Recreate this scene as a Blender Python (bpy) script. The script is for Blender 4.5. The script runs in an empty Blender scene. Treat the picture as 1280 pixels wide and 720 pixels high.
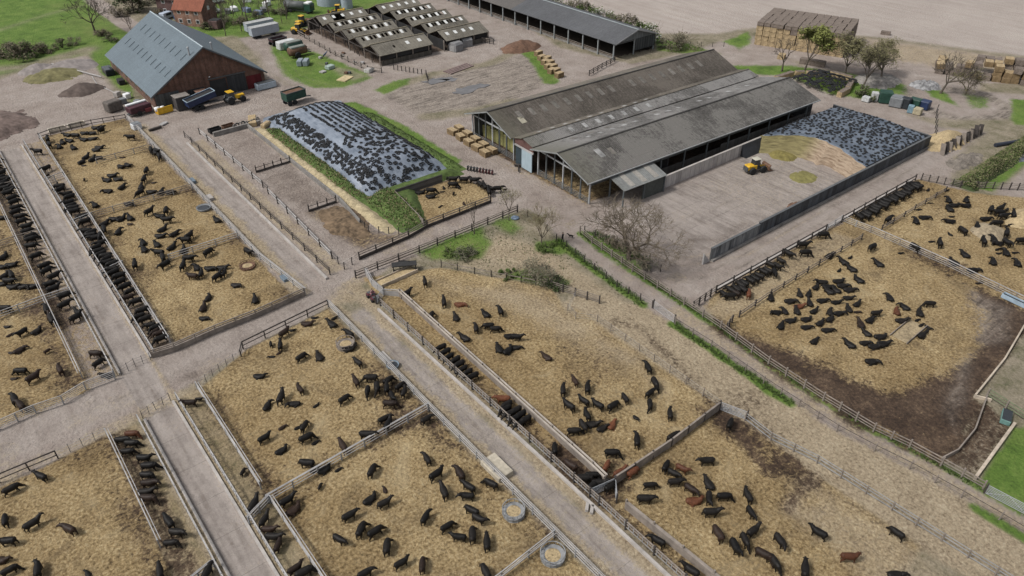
import bpy, bmesh, math, random
import numpy as np
from mathutils import Vector, Matrix
R = random.Random(11)
RN = np.random.RandomState(5)
S = bpy.context.scene
COL = S.collection
PI = math.pi
# ------------------------------------------------------------------ camera
CAM_H, CAM_F, CAM_P, CAM_YAW = 60.0, 930.0, math.radians(35), math.radians(38.4)
cd = bpy.data.cameras.new('camera'); cam = bpy.data.objects.new('camera', cd); COL.objects.link(cam)
cam.location = (0, 0, CAM_H); cam.rotation_euler = (PI/2 - CAM_P, 0, -CAM_YAW)
cd.sensor_width = 36; cd.lens = 36*CAM_F/1280; cd.clip_end = 9000; cd.clip_start = 0.5
S.camera = cam

def uv(x, y, z=0.0):
    """ground position (metres, farm grid) of a survey point"""
    dx, dy = x-640, y-360
    f = CAM_F*math.cos(CAM_P)-dy*math.sin(CAM_P); d = CAM_F*math.sin(CAM_P)+dy*math.cos(CAM_P)
    t = (CAM_H-z)/d; X, Y = dx*t, f*t
    c, s = math.cos(CAM_YAW), math.sin(CAM_YAW)
    return (X*c+Y*s, -X*s+Y*c)

def uvs(*pts): return [uv(*p) for p in pts]

# ------------------------------------------------------------------ world and light
w = bpy.data.worlds.new('World'); S.world = w; w.use_nodes = True
nt = w.node_tree; bg = nt.nodes['Background']
sky = nt.nodes.new('ShaderNodeTexSky'); sky.sky_type = 'NISHITA'; sky.sun_disc = False
SUN_EL, SUN_DIR = 52, (-0.86, 0.30)     # direction on the ground towards the sun
sky.sun_elevation = math.radians(SUN_EL)
sky.sun_rotation = math.atan2(SUN_DIR[0], SUN_DIR[1])
sky.air_density = 1.0; sky.dust_density = 3.0; sky.ozone_density = 1.0
hs = nt.nodes.new('ShaderNodeHueSaturation'); hs.inputs['Saturation'].default_value = 0.25
nt.links.new(sky.outputs[0], hs.inputs['Color']); nt.links.new(hs.outputs[0], bg.inputs[0])
bg.inputs[1].default_value = 0.098
sl = bpy.data.lights.new('sun', 'SUN'); so = bpy.data.objects.new('sun', sl); COL.objects.link(so)
sl.energy = 2.0; sl.angle = math.radians(10); sl.color = (1.0, 0.96, 0.9)
ce, se = math.cos(math.radians(SUN_EL)), math.sin(math.radians(SUN_EL))
dn = Vector((SUN_DIR[0], SUN_DIR[1], 0)).normalized()
so.rotation_euler = Vector((dn.x*ce, dn.y*ce, se)).to_track_quat('Z', 'Y').to_euler()
S.view_settings.view_transform = 'Standard'; S.view_settings.look = 'None'
S.view_settings.exposure = 0.44; S.view_settings.gamma = 1.0
S.render.engine = 'CYCLES'
try:
    S.cycles.use_denoising = True; S.cycles.max_bounces = 6; S.cycles.diffuse_bounces = 3
except Exception: pass

# ------------------------------------------------------------------ materials
def nodes(name):
    m = bpy.data.materials.new(name); m.use_nodes = True
    t = m.node_tree; b = t.nodes['Principled BSDF']
    return m, t, b
def N(t, typ, **k):
    n = t.nodes.new('ShaderNode'+typ)
    for a, v in k.items():
        if a.startswith('i_'):
            key = a[2:]; n.inputs[int(key) if key.isdigit() else key].default_value = v
        else: setattr(n, a, v)
    return n
def ramp(t, fac, stops):
    r = N(t, 'ValToRGB'); e = r.color_ramp.elements
    while len(e) < len(stops): e.new(0.5)
    for el, (p, c) in zip(e, stops):
        el.position = p; el.color = (c[0], c[1], c[2], 1) if not isinstance(c, (int, float)) else (c, c, c, 1)
    t.links.new(fac, r.inputs[0]); return r.outputs[0]
def mix(t, fac, a, b, mode='MIX'):
    n = N(t, 'MixRGB', blend_type=mode)
    for i, v in ((0, fac), (1, a), (2, b)):
        if hasattr(v, 'links') or hasattr(v, 'is_linked'): t.links.new(v, n.inputs[i])
        elif isinstance(v, (int, float)): n.inputs[i].default_value = v if i == 0 else (v, v, v, 1)
        else: n.inputs[i].default_value = (v[0], v[1], v[2], 1)
    return n.outputs[0]
def math_(t, op, a, b=None):
    n = N(t, 'Math', operation=op)
    for i, v in ((0, a), (1, b)):
        if v is None: continue
        if isinstance(v, (int, float)): n.inputs[i].default_value = v
        else: t.links.new(v, n.inputs[i])
    return n.outputs[0]
def noise(t, co, scale, detail=4, rough=.55, dist=0.0):
    n = N(t, 'TexNoise', i_Scale=scale, i_Detail=detail, i_Roughness=rough, i_Distortion=dist)
    t.links.new(co, n.inputs['Vector']); return n.outputs['Fac']
def bump(t, b, h, strength=.5, dist=.1):
    n = N(t, 'Bump', i_Strength=strength, i_Distance=dist)
    t.links.new(h, n.inputs['Height']); t.links.new(n.outputs[0], b.inputs['Normal'])
MC = {}
def M(name, c, rough=.8, var=.3, scale=2.5, metal=0.0, bmp=0.0, spec=.3, rnd=0.0):
    """plain weathered material: two scales of noise move the colour"""
    if name in MC: return MC[name]
    m, t, b = nodes(name)
    co = N(t, 'TexCoord').outputs['Object']
    a = noise(t, co, scale, 5, .6); g = noise(t, co, scale*.23, 3)
    f = math_(t, 'ADD', math_(t, 'MULTIPLY', a, .6), math_(t, 'MULTIPLY', g, .4))
    lo = [x*(1-var) for x in c]; hi = [min(1, x*(1+var)) for x in c]
    col = ramp(t, f, [(.32, lo), (.68, hi)])
    if rnd:
        oi = N(t, 'ObjectInfo').outputs['Random']
        col = mix(t, 1.0, col, ramp(t, oi, [(0, 1-rnd), (1, 1+rnd)]), 'MULTIPLY')
    t.links.new(col, b.inputs['Base Color'])
    b.inputs['Roughness'].default_value = rough; b.inputs['Metallic'].default_value = metal
    b.inputs['Specular IOR Level'].default_value = spec
    if bmp: bump(t, b, a, bmp, .06)
    MC[name] = m; return m
def corrugated(name, c, axis, period=.25, stain=.35, dark=None, rough=.65, metal=0.0, big=.12, patch=.5, bstr=.35, moss=False):
    """profiled sheet: ribs run down the slope, sheet laps and rain streaks vary the tone; axis = direction along the ridge"""
    if name in MC: return MC[name]
    m, t, b = nodes(name)
    tc = N(t, 'TexCoord').outputs['Object']
    sp = N(t, 'SeparateXYZ'); t.links.new(tc, sp.inputs[0])
    al = sp.outputs[0 if axis == 'x' else 1]; dn_ = sp.outputs[1 if axis == 'x' else 0]
    wv = math_(t, 'SINE', math_(t, 'MULTIPLY', al, 2*PI/period))
    st = N(t, 'Mapping'); t.links.new(tc, st.inputs[0])
    st.inputs['Scale'].default_value = (1.6, .16, .3) if axis == 'x' else (.16, 1.6, .3)
    streak = noise(t, st.outputs[0], 2.2, 5, .7)
    patchn = noise(t, tc, big, 4, .65, .6); fine = noise(t, tc, 2.2, 5, .75)
    dk = dark or [x*.45 for x in c]
    f = math_(t, 'ADD', math_(t, 'MULTIPLY', streak, stain), math_(t, 'ADD', math_(t, 'MULTIPLY', patchn, patch), math_(t, 'MULTIPLY', fine, .55)))
    spk = noise(t, tc, 3.4, 3, .8)
    k = (stain+patch+.55)*.5
    col = ramp(t, f, [(max(0, k-.22), dk), (k, c), (min(1, k+.2), [min(1, x*1.35) for x in c])])
    # sheet laps across the slope and between sheets
    lap = math_(t, 'LESS_THAN', math_(t, 'FRACT', math_(t, 'MULTIPLY', al, 1/1.02)), .05)
    lap2 = math_(t, 'LESS_THAN', math_(t, 'FRACT', math_(t, 'MULTIPLY', dn_, 1/1.9)), .035)
    lp = math_(t, 'MULTIPLY', math_(t, 'MAXIMUM', lap, lap2), .22)
    col = mix(t, lp, col, [x*.35 for x in c])
    if moss:
        col = mix(t, ramp(t, spk, [(.56, 0), (.72, .75)]), col, [min(1, x*2.1) for x in c])
        ms = math_(t, 'ADD', math_(t, 'MULTIPLY', al, -.07), math_(t, 'MULTIPLY', patchn, 1.0))
        col = mix(t, ramp(t, ms, [(.05, 0), (.55, .6)]), col, (.105, .102, .075))
    t.links.new(col, b.inputs['Base Color']); b.inputs['Roughness'].default_value = rough
    b.inputs['Metallic'].default_value = metal; b.inputs['Specular IOR Level'].default_value = .25
    bump(t, b, math_(t, 'ADD', wv, math_(t, 'MULTIPLY', fine, 1.2)), bstr, .05)
    MC[name] = m; return m
def panelled(name, c, period=1.2, var=.35, rough=.85, streak=.6, axis='x', gap=.05, dark=None, vert=True):
    """wall of upright panels or boards with run-off streaks"""
    if name in MC: return MC[name]
    m, t, b = nodes(name)
    tc = N(t, 'TexCoord').outputs['Object']
    sp = N(t, 'SeparateXYZ'); t.links.new(tc, sp.inputs[0])
    al = sp.outputs[0 if axis == 'x' else 1] if vert else sp.outputs[2]
    fr = math_(t, 'FRACT', math_(t, 'MULTIPLY', al, 1/period))
    idx = math_(t, 'FLOOR', math_(t, 'MULTIPLY', al, 1/period))
    wn = N(t, 'TexWhiteNoise', noise_dimensions='1D'); t.links.new(idx, wn.inputs['W'])
    mp = N(t, 'Mapping'); t.links.new(tc, mp.inputs[0]); mp.inputs['Scale'].default_value = (2.5, 2.5, .35) if vert else (.6, .6, 3)
    s = noise(t, mp.outputs[0], 1.0, 5, .65); p = noise(t, tc, .9, 4)
    f = math_(t, 'ADD', math_(t, 'MULTIPLY', s, streak), math_(t, 'ADD', math_(t, 'MULTIPLY', p, .4), math_(t, 'MULTIPLY', wn.outputs[0], .3)))
    k = (streak+.7)*.5
    col = ramp(t, f, [(max(0, k-.25), dark or [x*(1-var) for x in c]), (min(1, k+.25), [min(1, x*(1+var)) for x in c])])
    g = math_(t, 'LESS_THAN', fr, gap)
    col = mix(t, math_(t, 'MULTIPLY', g, .75), col, [x*.25 for x in c])
    t.links.new(col, b.inputs['Base Color']); b.inputs['Roughness'].default_value = rough
    b.inputs['Specular IOR Level'].default_value = .2
    bump(t, b, math_(t, 'SUBTRACT', s, g), .3, .04)
    MC[name] = m; return m
def brick(name, c1, c2, mortar, scale=5):
    if name in MC: return MC[name]
    m, t, b = nodes(name)
    tc = N(t, 'TexCoord').outputs['Object']
    sp = N(t, 'SeparateXYZ'); t.links.new(tc, sp.inputs[0])
    cb = N(t, 'CombineXYZ'); t.links.new(math_(t, 'ADD', sp.outputs[0], sp.outputs[1]), cb.inputs[0]); t.links.new(sp.outputs[2], cb.inputs[1])
    br = N(t, 'TexBrick', i_Scale=scale); t.links.new(cb.outputs[0], br.inputs[0])
    br.inputs['Color1'].default_value = (*c1, 1); br.inputs['Color2'].default_value = (*c2, 1); br.inputs['Mortar'].default_value = (*mortar, 1)
    n = noise(t, tc, .5, 5, .7)
    mp = N(t, 'Mapping'); t.links.new(tc, mp.inputs[0]); mp.inputs['Scale'].default_value = (1.6, 1.6, .2)
    st = noise(t, mp.outputs[0], 1, 4)
    col = mix(t, 1, br.outputs[0], ramp(t, n, [(.3, .5), (.7, 1.35)]), 'MULTIPLY')
    col = mix(t, 1, col, ramp(t, st, [(.3, .65), (.6, 1.15)]), 'MULTIPLY')
    t.links.new(col, b.inputs['Base Color']); b.inputs['Roughness'].default_value = .9
    MC[name] = m; return m

GALV = M('galvanised_steel', (.34, .35, .365), .5, .25, 1.5, .35)
PALE = M('pale_rail', (.35, .34, .335), .6, .3, 1.2)
TIMB = M('weathered_timber', (.22, .19, .165), .9, .4, 1.5)
DTIM = M('dark_timber', (.055, .048, .045), .9, .4, 1.5)
PTIM = M('pale_timber', (.42, .36, .29), .9, .35, 1.5)
CONC = M('concrete', (.36, .335, .315), .9, .3, 1.1, bmp=.2)
CONCD = M('stained_concrete', (.19, .18, .17), .9, .45, .9, bmp=.2)
BLACK = M('black_rubber', (.018, .019, .021), .7, .4, 4)
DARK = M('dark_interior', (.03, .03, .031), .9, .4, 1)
DSTEEL = M('dark_steel', (.09, .095, .1), .6, .3, 1.5, .2)
STRAWB = M('straw_bale', (.36, .275, .165), .95, .45, 5, bmp=.8)
WEATH = M('weathered_straw', (.165, .135, .115), .95, .5, 4, bmp=.8)
STRAWL = M('loose_straw', (.36, .28, .165), .95, .5, 4, bmp=1.0)
WHITE = M('white_paint', (.72, .73, .74), .5, .15, 2)
YEL = M('machine_yellow', (.60, .36, .03), .45, .25, 2)
NAVY = M('navy_paint', (.022, .035, .085), .45, .3, 2)
GREENP = M('dark_green_paint', (.022, .06, .045), .5, .35, 2)
REDP = M('dull_red_paint', (.14, .035, .04), .6, .4, 2)
GLASS = M('dark_glass', (.03, .035, .04), .12, .1, 1, spec=.6)
GREYP = M('grey_plastic', (.17, .18, .19), .5, .25, 2)
BLUEG = M('blue_grey_paint', (.30, .38, .45), .5, .25, 1.2)
RUST = M('rusty_steel', (.13, .075, .05), .85, .5, 2)

# ------------------------------------------------------------------ mesh building
class MB:
    def __init__(s): s.v = []; s.f = []
    def add(s, vs, fs):
        k = len(s.v); s.v += [tuple(x) for x in vs]; s.f += [tuple(i+k for i in f) for f in fs]; return s
    def box(s, c, d, rz=0.0, m=None):
        hx, hy, hz = d[0]/2, d[1]/2, d[2]/2
        vs = [(x, y, z) for x in (-hx, hx) for y in (-hy, hy) for z in (-hz, hz)]
        cs, sn = math.cos(rz), math.sin(rz)
        vs = [(c[0]+x*cs-y*sn, c[1]+x*sn+y*cs, c[2]+z) for x, y, z in vs]
        return s.add(vs, [(0, 1, 3, 2), (4, 6, 7, 5), (0, 4, 5, 1), (2, 3, 7, 6), (0, 2, 6, 4), (1, 5, 7, 3)])
    def bb(s, x0, x1, y0, y1, z0, z1): return s.box(((x0+x1)/2, (y0+y1)/2, (z0+z1)/2), (abs(x1-x0), abs(y1-y0), abs(z1-z0)))
    def beam(s, p, q, w_, h_):
        p, q = Vector(p), Vector(q); d = (q-p).normalized()
        up = Vector((0, 0, 1)) if abs(d.z) < .95 else Vector((1, 0, 0))
        a = d.cross(up).normalized()*w_/2; b = a.cross(d).normalized()*h_/2
        vs = [p-a-b, p+a-b, p+a+b, p-a+b, q-a-b, q+a-b, q+a+b, q-a+b]
        return s.add(vs, [(3, 2, 1, 0), (4, 5, 6, 7), (0, 1, 5, 4), (1, 2, 6, 5), (2, 3, 7, 6), (3, 0, 4, 7)])
    def tube(s, pts, rad, n=6, cap=True):
        pts = [Vector(p) for p in pts]; vs = []; fs = []
        if isinstance(rad, (int, float)): rad = [rad]*len(pts)
        for i, p in enumerate(pts):
            d = (pts[min(i+1, len(pts)-1)]-pts[max(i-1, 0)])
            d = d.normalized() if d.length > 1e-6 else Vector((0, 0, 1))
            up = Vector((0, 0, 1)) if abs(d.z) < .9 else Vector((1, 0, 0))
            a = d.cross(up).normalized(); b = d.cross(a)
            for k in range(n):
                an = 2*PI*k/n; vs.append(p+(a*math.cos(an)+b*math.sin(an))*rad[i])
        for i in range(len(pts)-1):
            for k in range(n): fs.append((i*n+k, i*n+(k+1) % n, (i+1)*n+(k+1) % n, (i+1)*n+k))
        if cap: fs.append(tuple(range(n-1, -1, -1))); fs.append(tuple((len(pts)-1)*n+k for k in range(n)))
        return s.add(vs, fs)
    def prism(s, prof, axis, a0, a1):
        """profile of (p, z) extruded along axis 'x' or 'y'"""
        n = len(prof)
        mk = (lambda a, p, z: (a, p, z)) if axis == 'x' else (lambda a, p, z: (p, a, z))
        vs = [mk(a0, p, z) for p, z in prof]+[mk(a1, p, z) for p, z in prof]
        fs = [tuple(range(n)), tuple(range(2*n-1, n-1, -1))]+[(i, n+i, n+(i+1) % n, (i+1) % n) for i in range(n)]
        return s.add(vs, fs)
    def lathe(s, prof, n, c=(0, 0, 0), axis='z'):
        """profile of (r, h) turned about axis"""
        vs = []; fs = []
        for r, h in prof:
            for k in range(n):
                a = 2*PI*k/n; x, y = r*math.cos(a), r*math.sin(a)
                vs.append({'z': (c[0]+x, c[1]+y, c[2]+h), 'y': (c[0]+x, c[1]+h, c[2]+y), 'x': (c[0]+h, c[1]+x, c[2]+y)}[axis])
        for i in range(len(prof)-1):
            for k in range(n): fs.append((i*n+k, i*n+(k+1) % n, (i+1)*n+(k+1) % n, (i+1)*n+k))
        fs.append(tuple(range(n-1, -1, -1))); fs.append(tuple((len(prof)-1)*n+k for k in range(n)))
        return s.add(vs, fs)
    def torus(s, c, R_, r, n=14, m=7, axis='z'):
        vs = []; fs = []
        for i in range(n):
            a = 2*PI*i/n
            for j in range(m):
                b = 2*PI*j/m; q = R_+r*math.cos(b); x, y, z = q*math.cos(a), q*math.sin(a), r*math.sin(b)
                vs.append((c[0]+x, c[1]+y, c[2]+z) if axis == 'z' else (c[0]+x, c[1]+z, c[2]+y))
        for i in range(n):
            for j in range(m): fs.append((i*m+j, ((i+1) % n)*m+j, ((i+1) % n)*m+(j+1) % m, i*m+(j+1) % m))
        return s.add(vs, fs)
    def mesh(s, name, mat=None, smooth=False, fix=True):
        me = bpy.data.meshes.new(name); me.from_pydata(s.v, [], s.f)
        if fix:
            bm = bmesh.new(); bm.from_mesh(me); bmesh.ops.recalc_face_normals(bm, faces=bm.faces); bm.to_mesh(me); bm.free()
        if smooth: me.polygons.foreach_set('use_smooth', [True]*len(me.polygons))
        if mat: me.materials.append(mat)
        return me
    def build(s, name, mat, parent=None, smooth=False, bev=0.0, loc=None, rz=0.0, fix=True):
        me = s.mesh(name, mat, smooth, fix)
        if bev:
            bm = bmesh.new(); bm.from_mesh(me)
            bmesh.ops.bevel(bm, geom=[e for e in bm.edges], offset=bev, segments=1, affect='EDGES'); bm.to_mesh(me); bm.free()
        return link(name, me, parent, loc, rz)
def link(name, me, parent=None, loc=None, rz=0.0):
    o = bpy.data.objects.new(name, me); COL.objects.link(o)
    if parent is not None: o.parent = parent
    if loc is not None: o.location = (loc[0], loc[1], loc[2] if len(loc) > 2 else 0)
    if rz: o.rotation_euler = (0, 0, rz)
    return o
def tag(o, label=None, cat=None, group=None, kind=None):
    if label: o['label'] = label
    if cat: o['category'] = cat
    if group: o['group'] = group
    if kind: o['kind'] = kind
    return o
def thing(name, label, cat, loc=(0, 0, 0), rz=0.0, group=None):
    o = bpy.data.objects.new(name, None); COL.objects.link(o); o.empty_display_size = .3
    o.location = (loc[0], loc[1], loc[2] if len(loc) > 2 else 0); o.rotation_euler = (0, 0, rz)
    return tag(o, label, cat, group)
def copy_tree(o, loc, rz, label=None, group=None):
    def cp(x, par):
        c = x.copy(); COL.objects.link(c); c.parent = par
        for ch in list(x.children): cp(ch, c)
        return c
    r = cp(o, None); r.location = (loc[0], loc[1], loc[2] if len(loc) > 2 else 0); r.rotation_euler = (0, 0, rz)
    if label: r['label'] = label
    if group: r['group'] = group
    return r
# value noise on arrays
_tab = RN.rand(256, 256)
def vnoise(x, y, s):
    x = np.asarray(x, float)*s; y = np.asarray(y, float)*s
    xi = np.floor(x).astype(int); yi = np.floor(y).astype(int); fx = x-xi; fy = y-yi
    fx = fx*fx*(3-2*fx); fy = fy*fy*(3-2*fy)
    g = lambda a, b: _tab[a & 255, b & 255]
    return (g(xi, yi)*(1-fx)+g(xi+1, yi)*fx)*(1-fy)+(g(xi, yi+1)*(1-fx)+g(xi+1, yi+1)*fx)*fy
def fbm(x, y, s, o=4):
    t, a, k = 0, 1, 0
    for i in range(o): t = t+a*vnoise(x+i*17.3, y-i*9.1, s*2**i); k += a; a *= .5
    return t/k
# ------------------------------------------------------------------ ground: one gridded sheet, zones as masks
def axis(segs):
    out = []
    for a, b, s in segs: out += list(np.arange(a, b, s))
    return out
def grow(a, end, s):
    out = []; x = a
    while abs(x) < abs(end): out.append(x); x += s; s *= 1.35
    return out+[end]
gu = sorted(set([round(v, 3) for v in grow(-40, -4000, -2)]+[round(v, 3) for v in axis([(-39, -16, 1.0), (-16, 60, .32), (60, 150, .5), (150, 230, 1.0)])]+[round(v, 3) for v in grow(230, 5000, 2)]))
gv = sorted(set([round(v, 3) for v in grow(-6, -3000, -2)]+[round(v, 3) for v in axis([(-5, 8, 1.0), (8, 90, .32), (90, 168, .5), (168, 290, 1.0)])]+[round(v, 3) for v in grow(290, 5000, 2)]))
GU, GV = np.meshgrid(np.array(gu), np.array(gv)); nv, nu = GU.shape
ZN = ['dirt', 'conc', 'straw', 'mud', 'grass', 'sand', 'field', 'rough', 'rut']
WT = {z: np.zeros_like(GU) for z in ZN}; WT['rough'] += 1
wob = fbm(GU, GV, .35, 3)-.5
def sdist(poly):
    P = np.array(poly, float); d = np.full(GU.shape, 1e9); ins = np.zeros(GU.shape, bool)
    for i in range(len(P)):
        a, b = P[i], P[(i+1) % len(P)]; e = b-a
        wx, wy = GU-a[0], GV-a[1]
        t = np.clip((wx*e[0]+wy*e[1])/max(1e-9, e @ e), 0, 1)
        d = np.minimum(d, (wx-e[0]*t)**2+(wy-e[1]*t)**2)
        c = ((a[1] > GV) != (b[1] > GV))
        with np.errstate(divide='ignore', invalid='ignore'):
            ins ^= c & (GU < (b[0]-a[0])*(GV-a[1])/(b[1]-a[1]+1e-12)+a[0])
    d = np.sqrt(d); return np.where(ins, -d, d)
def Z(zone, poly, soft=.8, amt=1.0, wobble=1.2, px=True):
    pl = uvs(*poly) if px else poly
    sd = sdist(pl)+wob*wobble
    a = np.clip(.5-sd/(2*soft), 0, 1)*amt
    for z in ZN: WT[z] *= (1-a)
    WT[zone] += a
def LN(zone, pts, wd, soft=.5, amt=1.0, wobble=.8, px=True):
    """strip of ground along a line"""
    pl = [np.array(p) for p in (uvs(*pts) if px else pts)]; d = np.full(GU.shape, 1e9)
    for a, b in zip(pl, pl[1:]):
        e = b-a; wx, wy = GU-a[0], GV-a[1]; t = np.clip((wx*e[0]+wy*e[1])/max(1e-9, e @ e), 0, 1)
        d = np.minimum(d, (wx-e[0]*t)**2+(wy-e[1]*t)**2)
    a = np.clip(.5-(np.sqrt(d)-wd/2+wob*wobble)/(2*soft), 0, 1)*amt
    for z in ZN: WT[z] *= (1-a)
    WT[zone] += a
U = lambda z, p, **k: Z(z, p, px=False, **k)
def rect(u0, u1, v0, v1): return [(u0, v0), (u1, v0), (u1, v1), (u0, v1)]
# far land
U('grass', [(-900, 196), (28, 212), (46, 228), (46, 1500), (-900, 1500)], soft=2)
U('field', [(140, 190), (150, 160), (158, 140), (172, 128), (185, 125), (203.5, 100.7), (218.6, 66.9), (330, -190), (3800, -600), (3800, 3800), (120, 3800), (120, 260)], soft=2)
Z('grass', [(200, 0), (330, -8), (520, -20), (520, -2), (430, 20), (415, 30), (300, 48), (290, 45), (240, 48)], soft=2)
# farm yard
Z('dirt', [(-60, 240), (-60, 108), (0, 100), (60, 76), (112, 70), (128, 92), (152, 128), (200, 130), (335, 104), (318, 66), (300, 48), (330, 44), (400, 34), (440, 18), (540, -12), (600, -5), (700, 60), (790, 80), (840, 70), (870, 62), (900, 52), (935, 48), (940, 55), (1000, 82), (1090, 75), (1190, 90), (1280, 112), (1330, 130), (1300, 180), (1195, 240), (1150, 230), (1000, 345), (880, 390), (830, 370), (735, 300), (700, 310), (655, 262), (480, 340), (380, 400), (0, 620), (-60, 620)], soft=1.0)
LN('dirt', [(90, -18), (126, 8), (168, 36), (200, 62)], 5.5)
LN('dirt', [(1060, 100), (1130, 108), (1200, 120), (1300, 128)], 3.5, soft=1.2)
LN('rut', [(1120, 108), (1150, 135), (1200, 150), (1250, 147), (1262, 135), (1230, 118), (1190, 112)], 3.2, soft=1.0)
Z('rough', [(1128, 142), (1180, 150), (1260, 150), (1280, 150), (1300, 190), (1200, 230), (1190, 200), (1230, 165), (1180, 160)], soft=1.5)
Z('dirt', [(930, 46), (1080, 48), (1290, 76), (1290, 106), (1190, 100), (1060, 92), (935, 62)], soft=2)
Z('sand', [(1080, 48), (1290, 76), (1290, 92), (1190, 88), (1085, 70)], soft=3, amt=.7, wobble=3)
# grass patches
Z('grass', [(338, 60), (355, 95), (392, 110), (430, 110), (465, 98), (455, 90), (385, 62), (345, 50)], soft=1.0)
Z('rough', [(395, 78), (440, 86), (462, 96), (440, 104)], soft=1.5, amt=.6)
Z('rough', [(322, 56), (338, 90), (375, 108), (352, 108), (318, 74)], soft=1.0, amt=.5)
Z('grass', [(114, 72), (128, 92), (150, 112), (168, 128), (165, 100), (136, 68), (160, 40), (130, 35), (112, 55)], soft=1.0)
Z('grass', [(-80, 92), (0, 82), (60, 72), (112, 60), (112, 30), (112, 10), (90, -20), (-80, -20)], soft=2.0)
LN('rough', [(-60, 92), (30, 84), (110, 62)], 6, soft=2.5, amt=.75)
LN('rough', [(0, 38), (60, 18), (100, 8)], 4, soft=2.5, amt=.5)
Z('rut', [(545, 92), (610, 82), (655, 68), (692, 78), (690, 104), (640, 125), (580, 146), (530, 150), (478, 118)], soft=1.5)
LN('rough', [(480, 112), (545, 92), (610, 80), (650, 62)], 3.2, soft=1.2)
Z('grass', [(466, 113), (490, 102), (512, 98), (508, 106), (480, 118)], soft=.8)
LN('grass', [(662, 66), (678, 82), (688, 102)], 4, soft=.8)
LN('rough', [(535, 146), (600, 138), (640, 128)], 4, soft=1.5)
Z('grass', [(818, 48), (860, 55), (902, 68), (870, 68), (822, 64)], soft=1.0)
Z('grass', [(905, 52), (935, 40), (938, 54), (925, 62)], soft=1.0)
Z('grass', [(900, 82), (990, 82), (1060, 92), (1130, 105), (1132, 118), (1080, 124), (1040, 118), (985, 96), (930, 92)], soft=1.2)
Z('grass', [(1152, 110), (1175, 112), (1195, 128), (1200, 134), (1165, 122)], soft=.8)
Z('grass', [(1205, 118), (1235, 122), (1238, 134), (1215, 136)], soft=1, amt=.7)
Z('rough', [(1225, 104), (1300, 108), (1300, 120), (1225, 114)], soft=1)
Z('grass', [(1264, 124), (1330, 128), (1330, 160), (1268, 156)], soft=.8)
Z('grass', [(1195, 225), (1222, 236), (1240, 240), (1300, 190), (1300, 158), (1255, 190)], soft=.8)
LN('rough', [(1206, 226), (1240, 206), (1300, 172)], 4.5, soft=1.2, amt=.6)
Z('dirt', [(1240, 245), (1300, 200), (1300, 250)], soft=.8)
# concrete
U('conc', rect(4.95, 8.5, 20, 163), soft=.12, wobble=.12)
U('conc', rect(31.6, 35.0, 12, 76), soft=.6, amt=.75, wobble=.8)
U('conc', rect(30, 33.8, 86, 150), soft=.9, amt=.7, wobble=.8)
U('conc', [(-30, 73.5), (30, 78), (31, 84), (-30, 81)], soft=1.0, amt=.45)
U('conc', rect(80, 122, 55, 74.5), soft=2.5, amt=.8)
U('conc', rect(82, 150, 49.5, 53.5), soft=1.0, amt=.45)
U('sand', rect(96, 122, 56, 73), soft=4, amt=.2, wobble=3)
LN('mud', [(865, 300), (900, 300), (930, 280)], 2.2, soft=1.2, amt=.4)
LN('mud', [(830, 330), (880, 322), (862, 350)], 3.5, soft=2.0, amt=.3)
# straw pens, upper left
U('straw', rect(12.0, 28.3, 84, 165.5), soft=.35, wobble=.5)
U('straw', rect(9.0, 12.0, 84, 164), soft=.3, amt=.45, wobble=.3)
U('mud', rect(9.0, 11.5, 84, 141), soft=.4, amt=.45, wobble=.5)
U('straw', rect(-45, 1.2, 81.5, 175), soft=.35, wobble=.5)
U('straw', rect(1.2, 4.4, 82, 164), soft=.3, amt=.45, wobble=.3)
U('mud', rect(1.2, 3.4, 96, 164), soft=.5, amt=.5, wobble=.5)
U('mud', rect(12, 14.2, 98, 165), soft=1.5, amt=.22, wobble=2)
U('mud', rect(-1.5, 1, 82, 165), soft=1.2, amt=.4, wobble=1.5)
U('mud', rect(26, 28.4, 142, 165), soft=1.2, amt=.3, wobble=1.5)
U('sand', rect(28.5, 30.6, 84, 160), soft=.8, amt=.9, wobble=1.6)
U('sand', [(31, 79), (36, 76), (38, 79), (37, 83), (33, 82)], soft=1.2, amt=.7, wobble=2)
U('sand', rect(34.3, 37.4, 86, 145), soft=.5, amt=.6, wobble=.5)
# dirt pens
U('dirt', rect(38.4, 46.4, 105, 146), soft=.3); U('rut', rect(38.6, 46.2, 106, 123), soft=1.5, amt=.35)
U('mud', rect(38.6, 46.2, 105.4, 145), soft=1.5, amt=.36, wobble=3); U('mud', [(37.5, 88), (46, 94), (46, 105), (40.5, 105)], soft=1.5, amt=.36, wobble=2)
Z('straw', [(386, 266), (420, 258), (470, 292), (506, 292), (460, 310), (450, 315), (425, 290), (405, 280)], soft=1.2, amt=.5)
Z('mud', [(386, 264), (420, 256), (455, 285), (500, 296), (450, 320), (442, 308), (420, 285)], soft=1.2, amt=.45, wobble=2)
# bank round the left heap
U('grass', [(48.0, 140), (52.5, 141), (53.5, 107), (54.5, 102), (62, 102), (56, 100.5), (53, 98), (51.6, 89.8), (49.2, 92), (47.6, 110), (47.0, 130)], soft=.5)
U('sand', [(46.5, 143), (48.6, 143), (47.8, 125), (48.2, 108), (49.8, 92), (50.4, 90), (48.4, 90), (46.5, 108)], soft=.5, amt=.85)
U('grass', [(66, 146), (70.8, 144), (72, 125), (71.5, 106), (68, 101.5), (66.2, 104)], soft=.6)
# small pen below the heap
U('straw', [(53.2, 89.6), (66.2, 89.3), (68.4, 93), (68, 99), (63.8, 100.3), (54.6, 100.2)], soft=.5)
U('sand', rect(58, 65, 100.4, 102.2), soft=.4)
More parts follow.
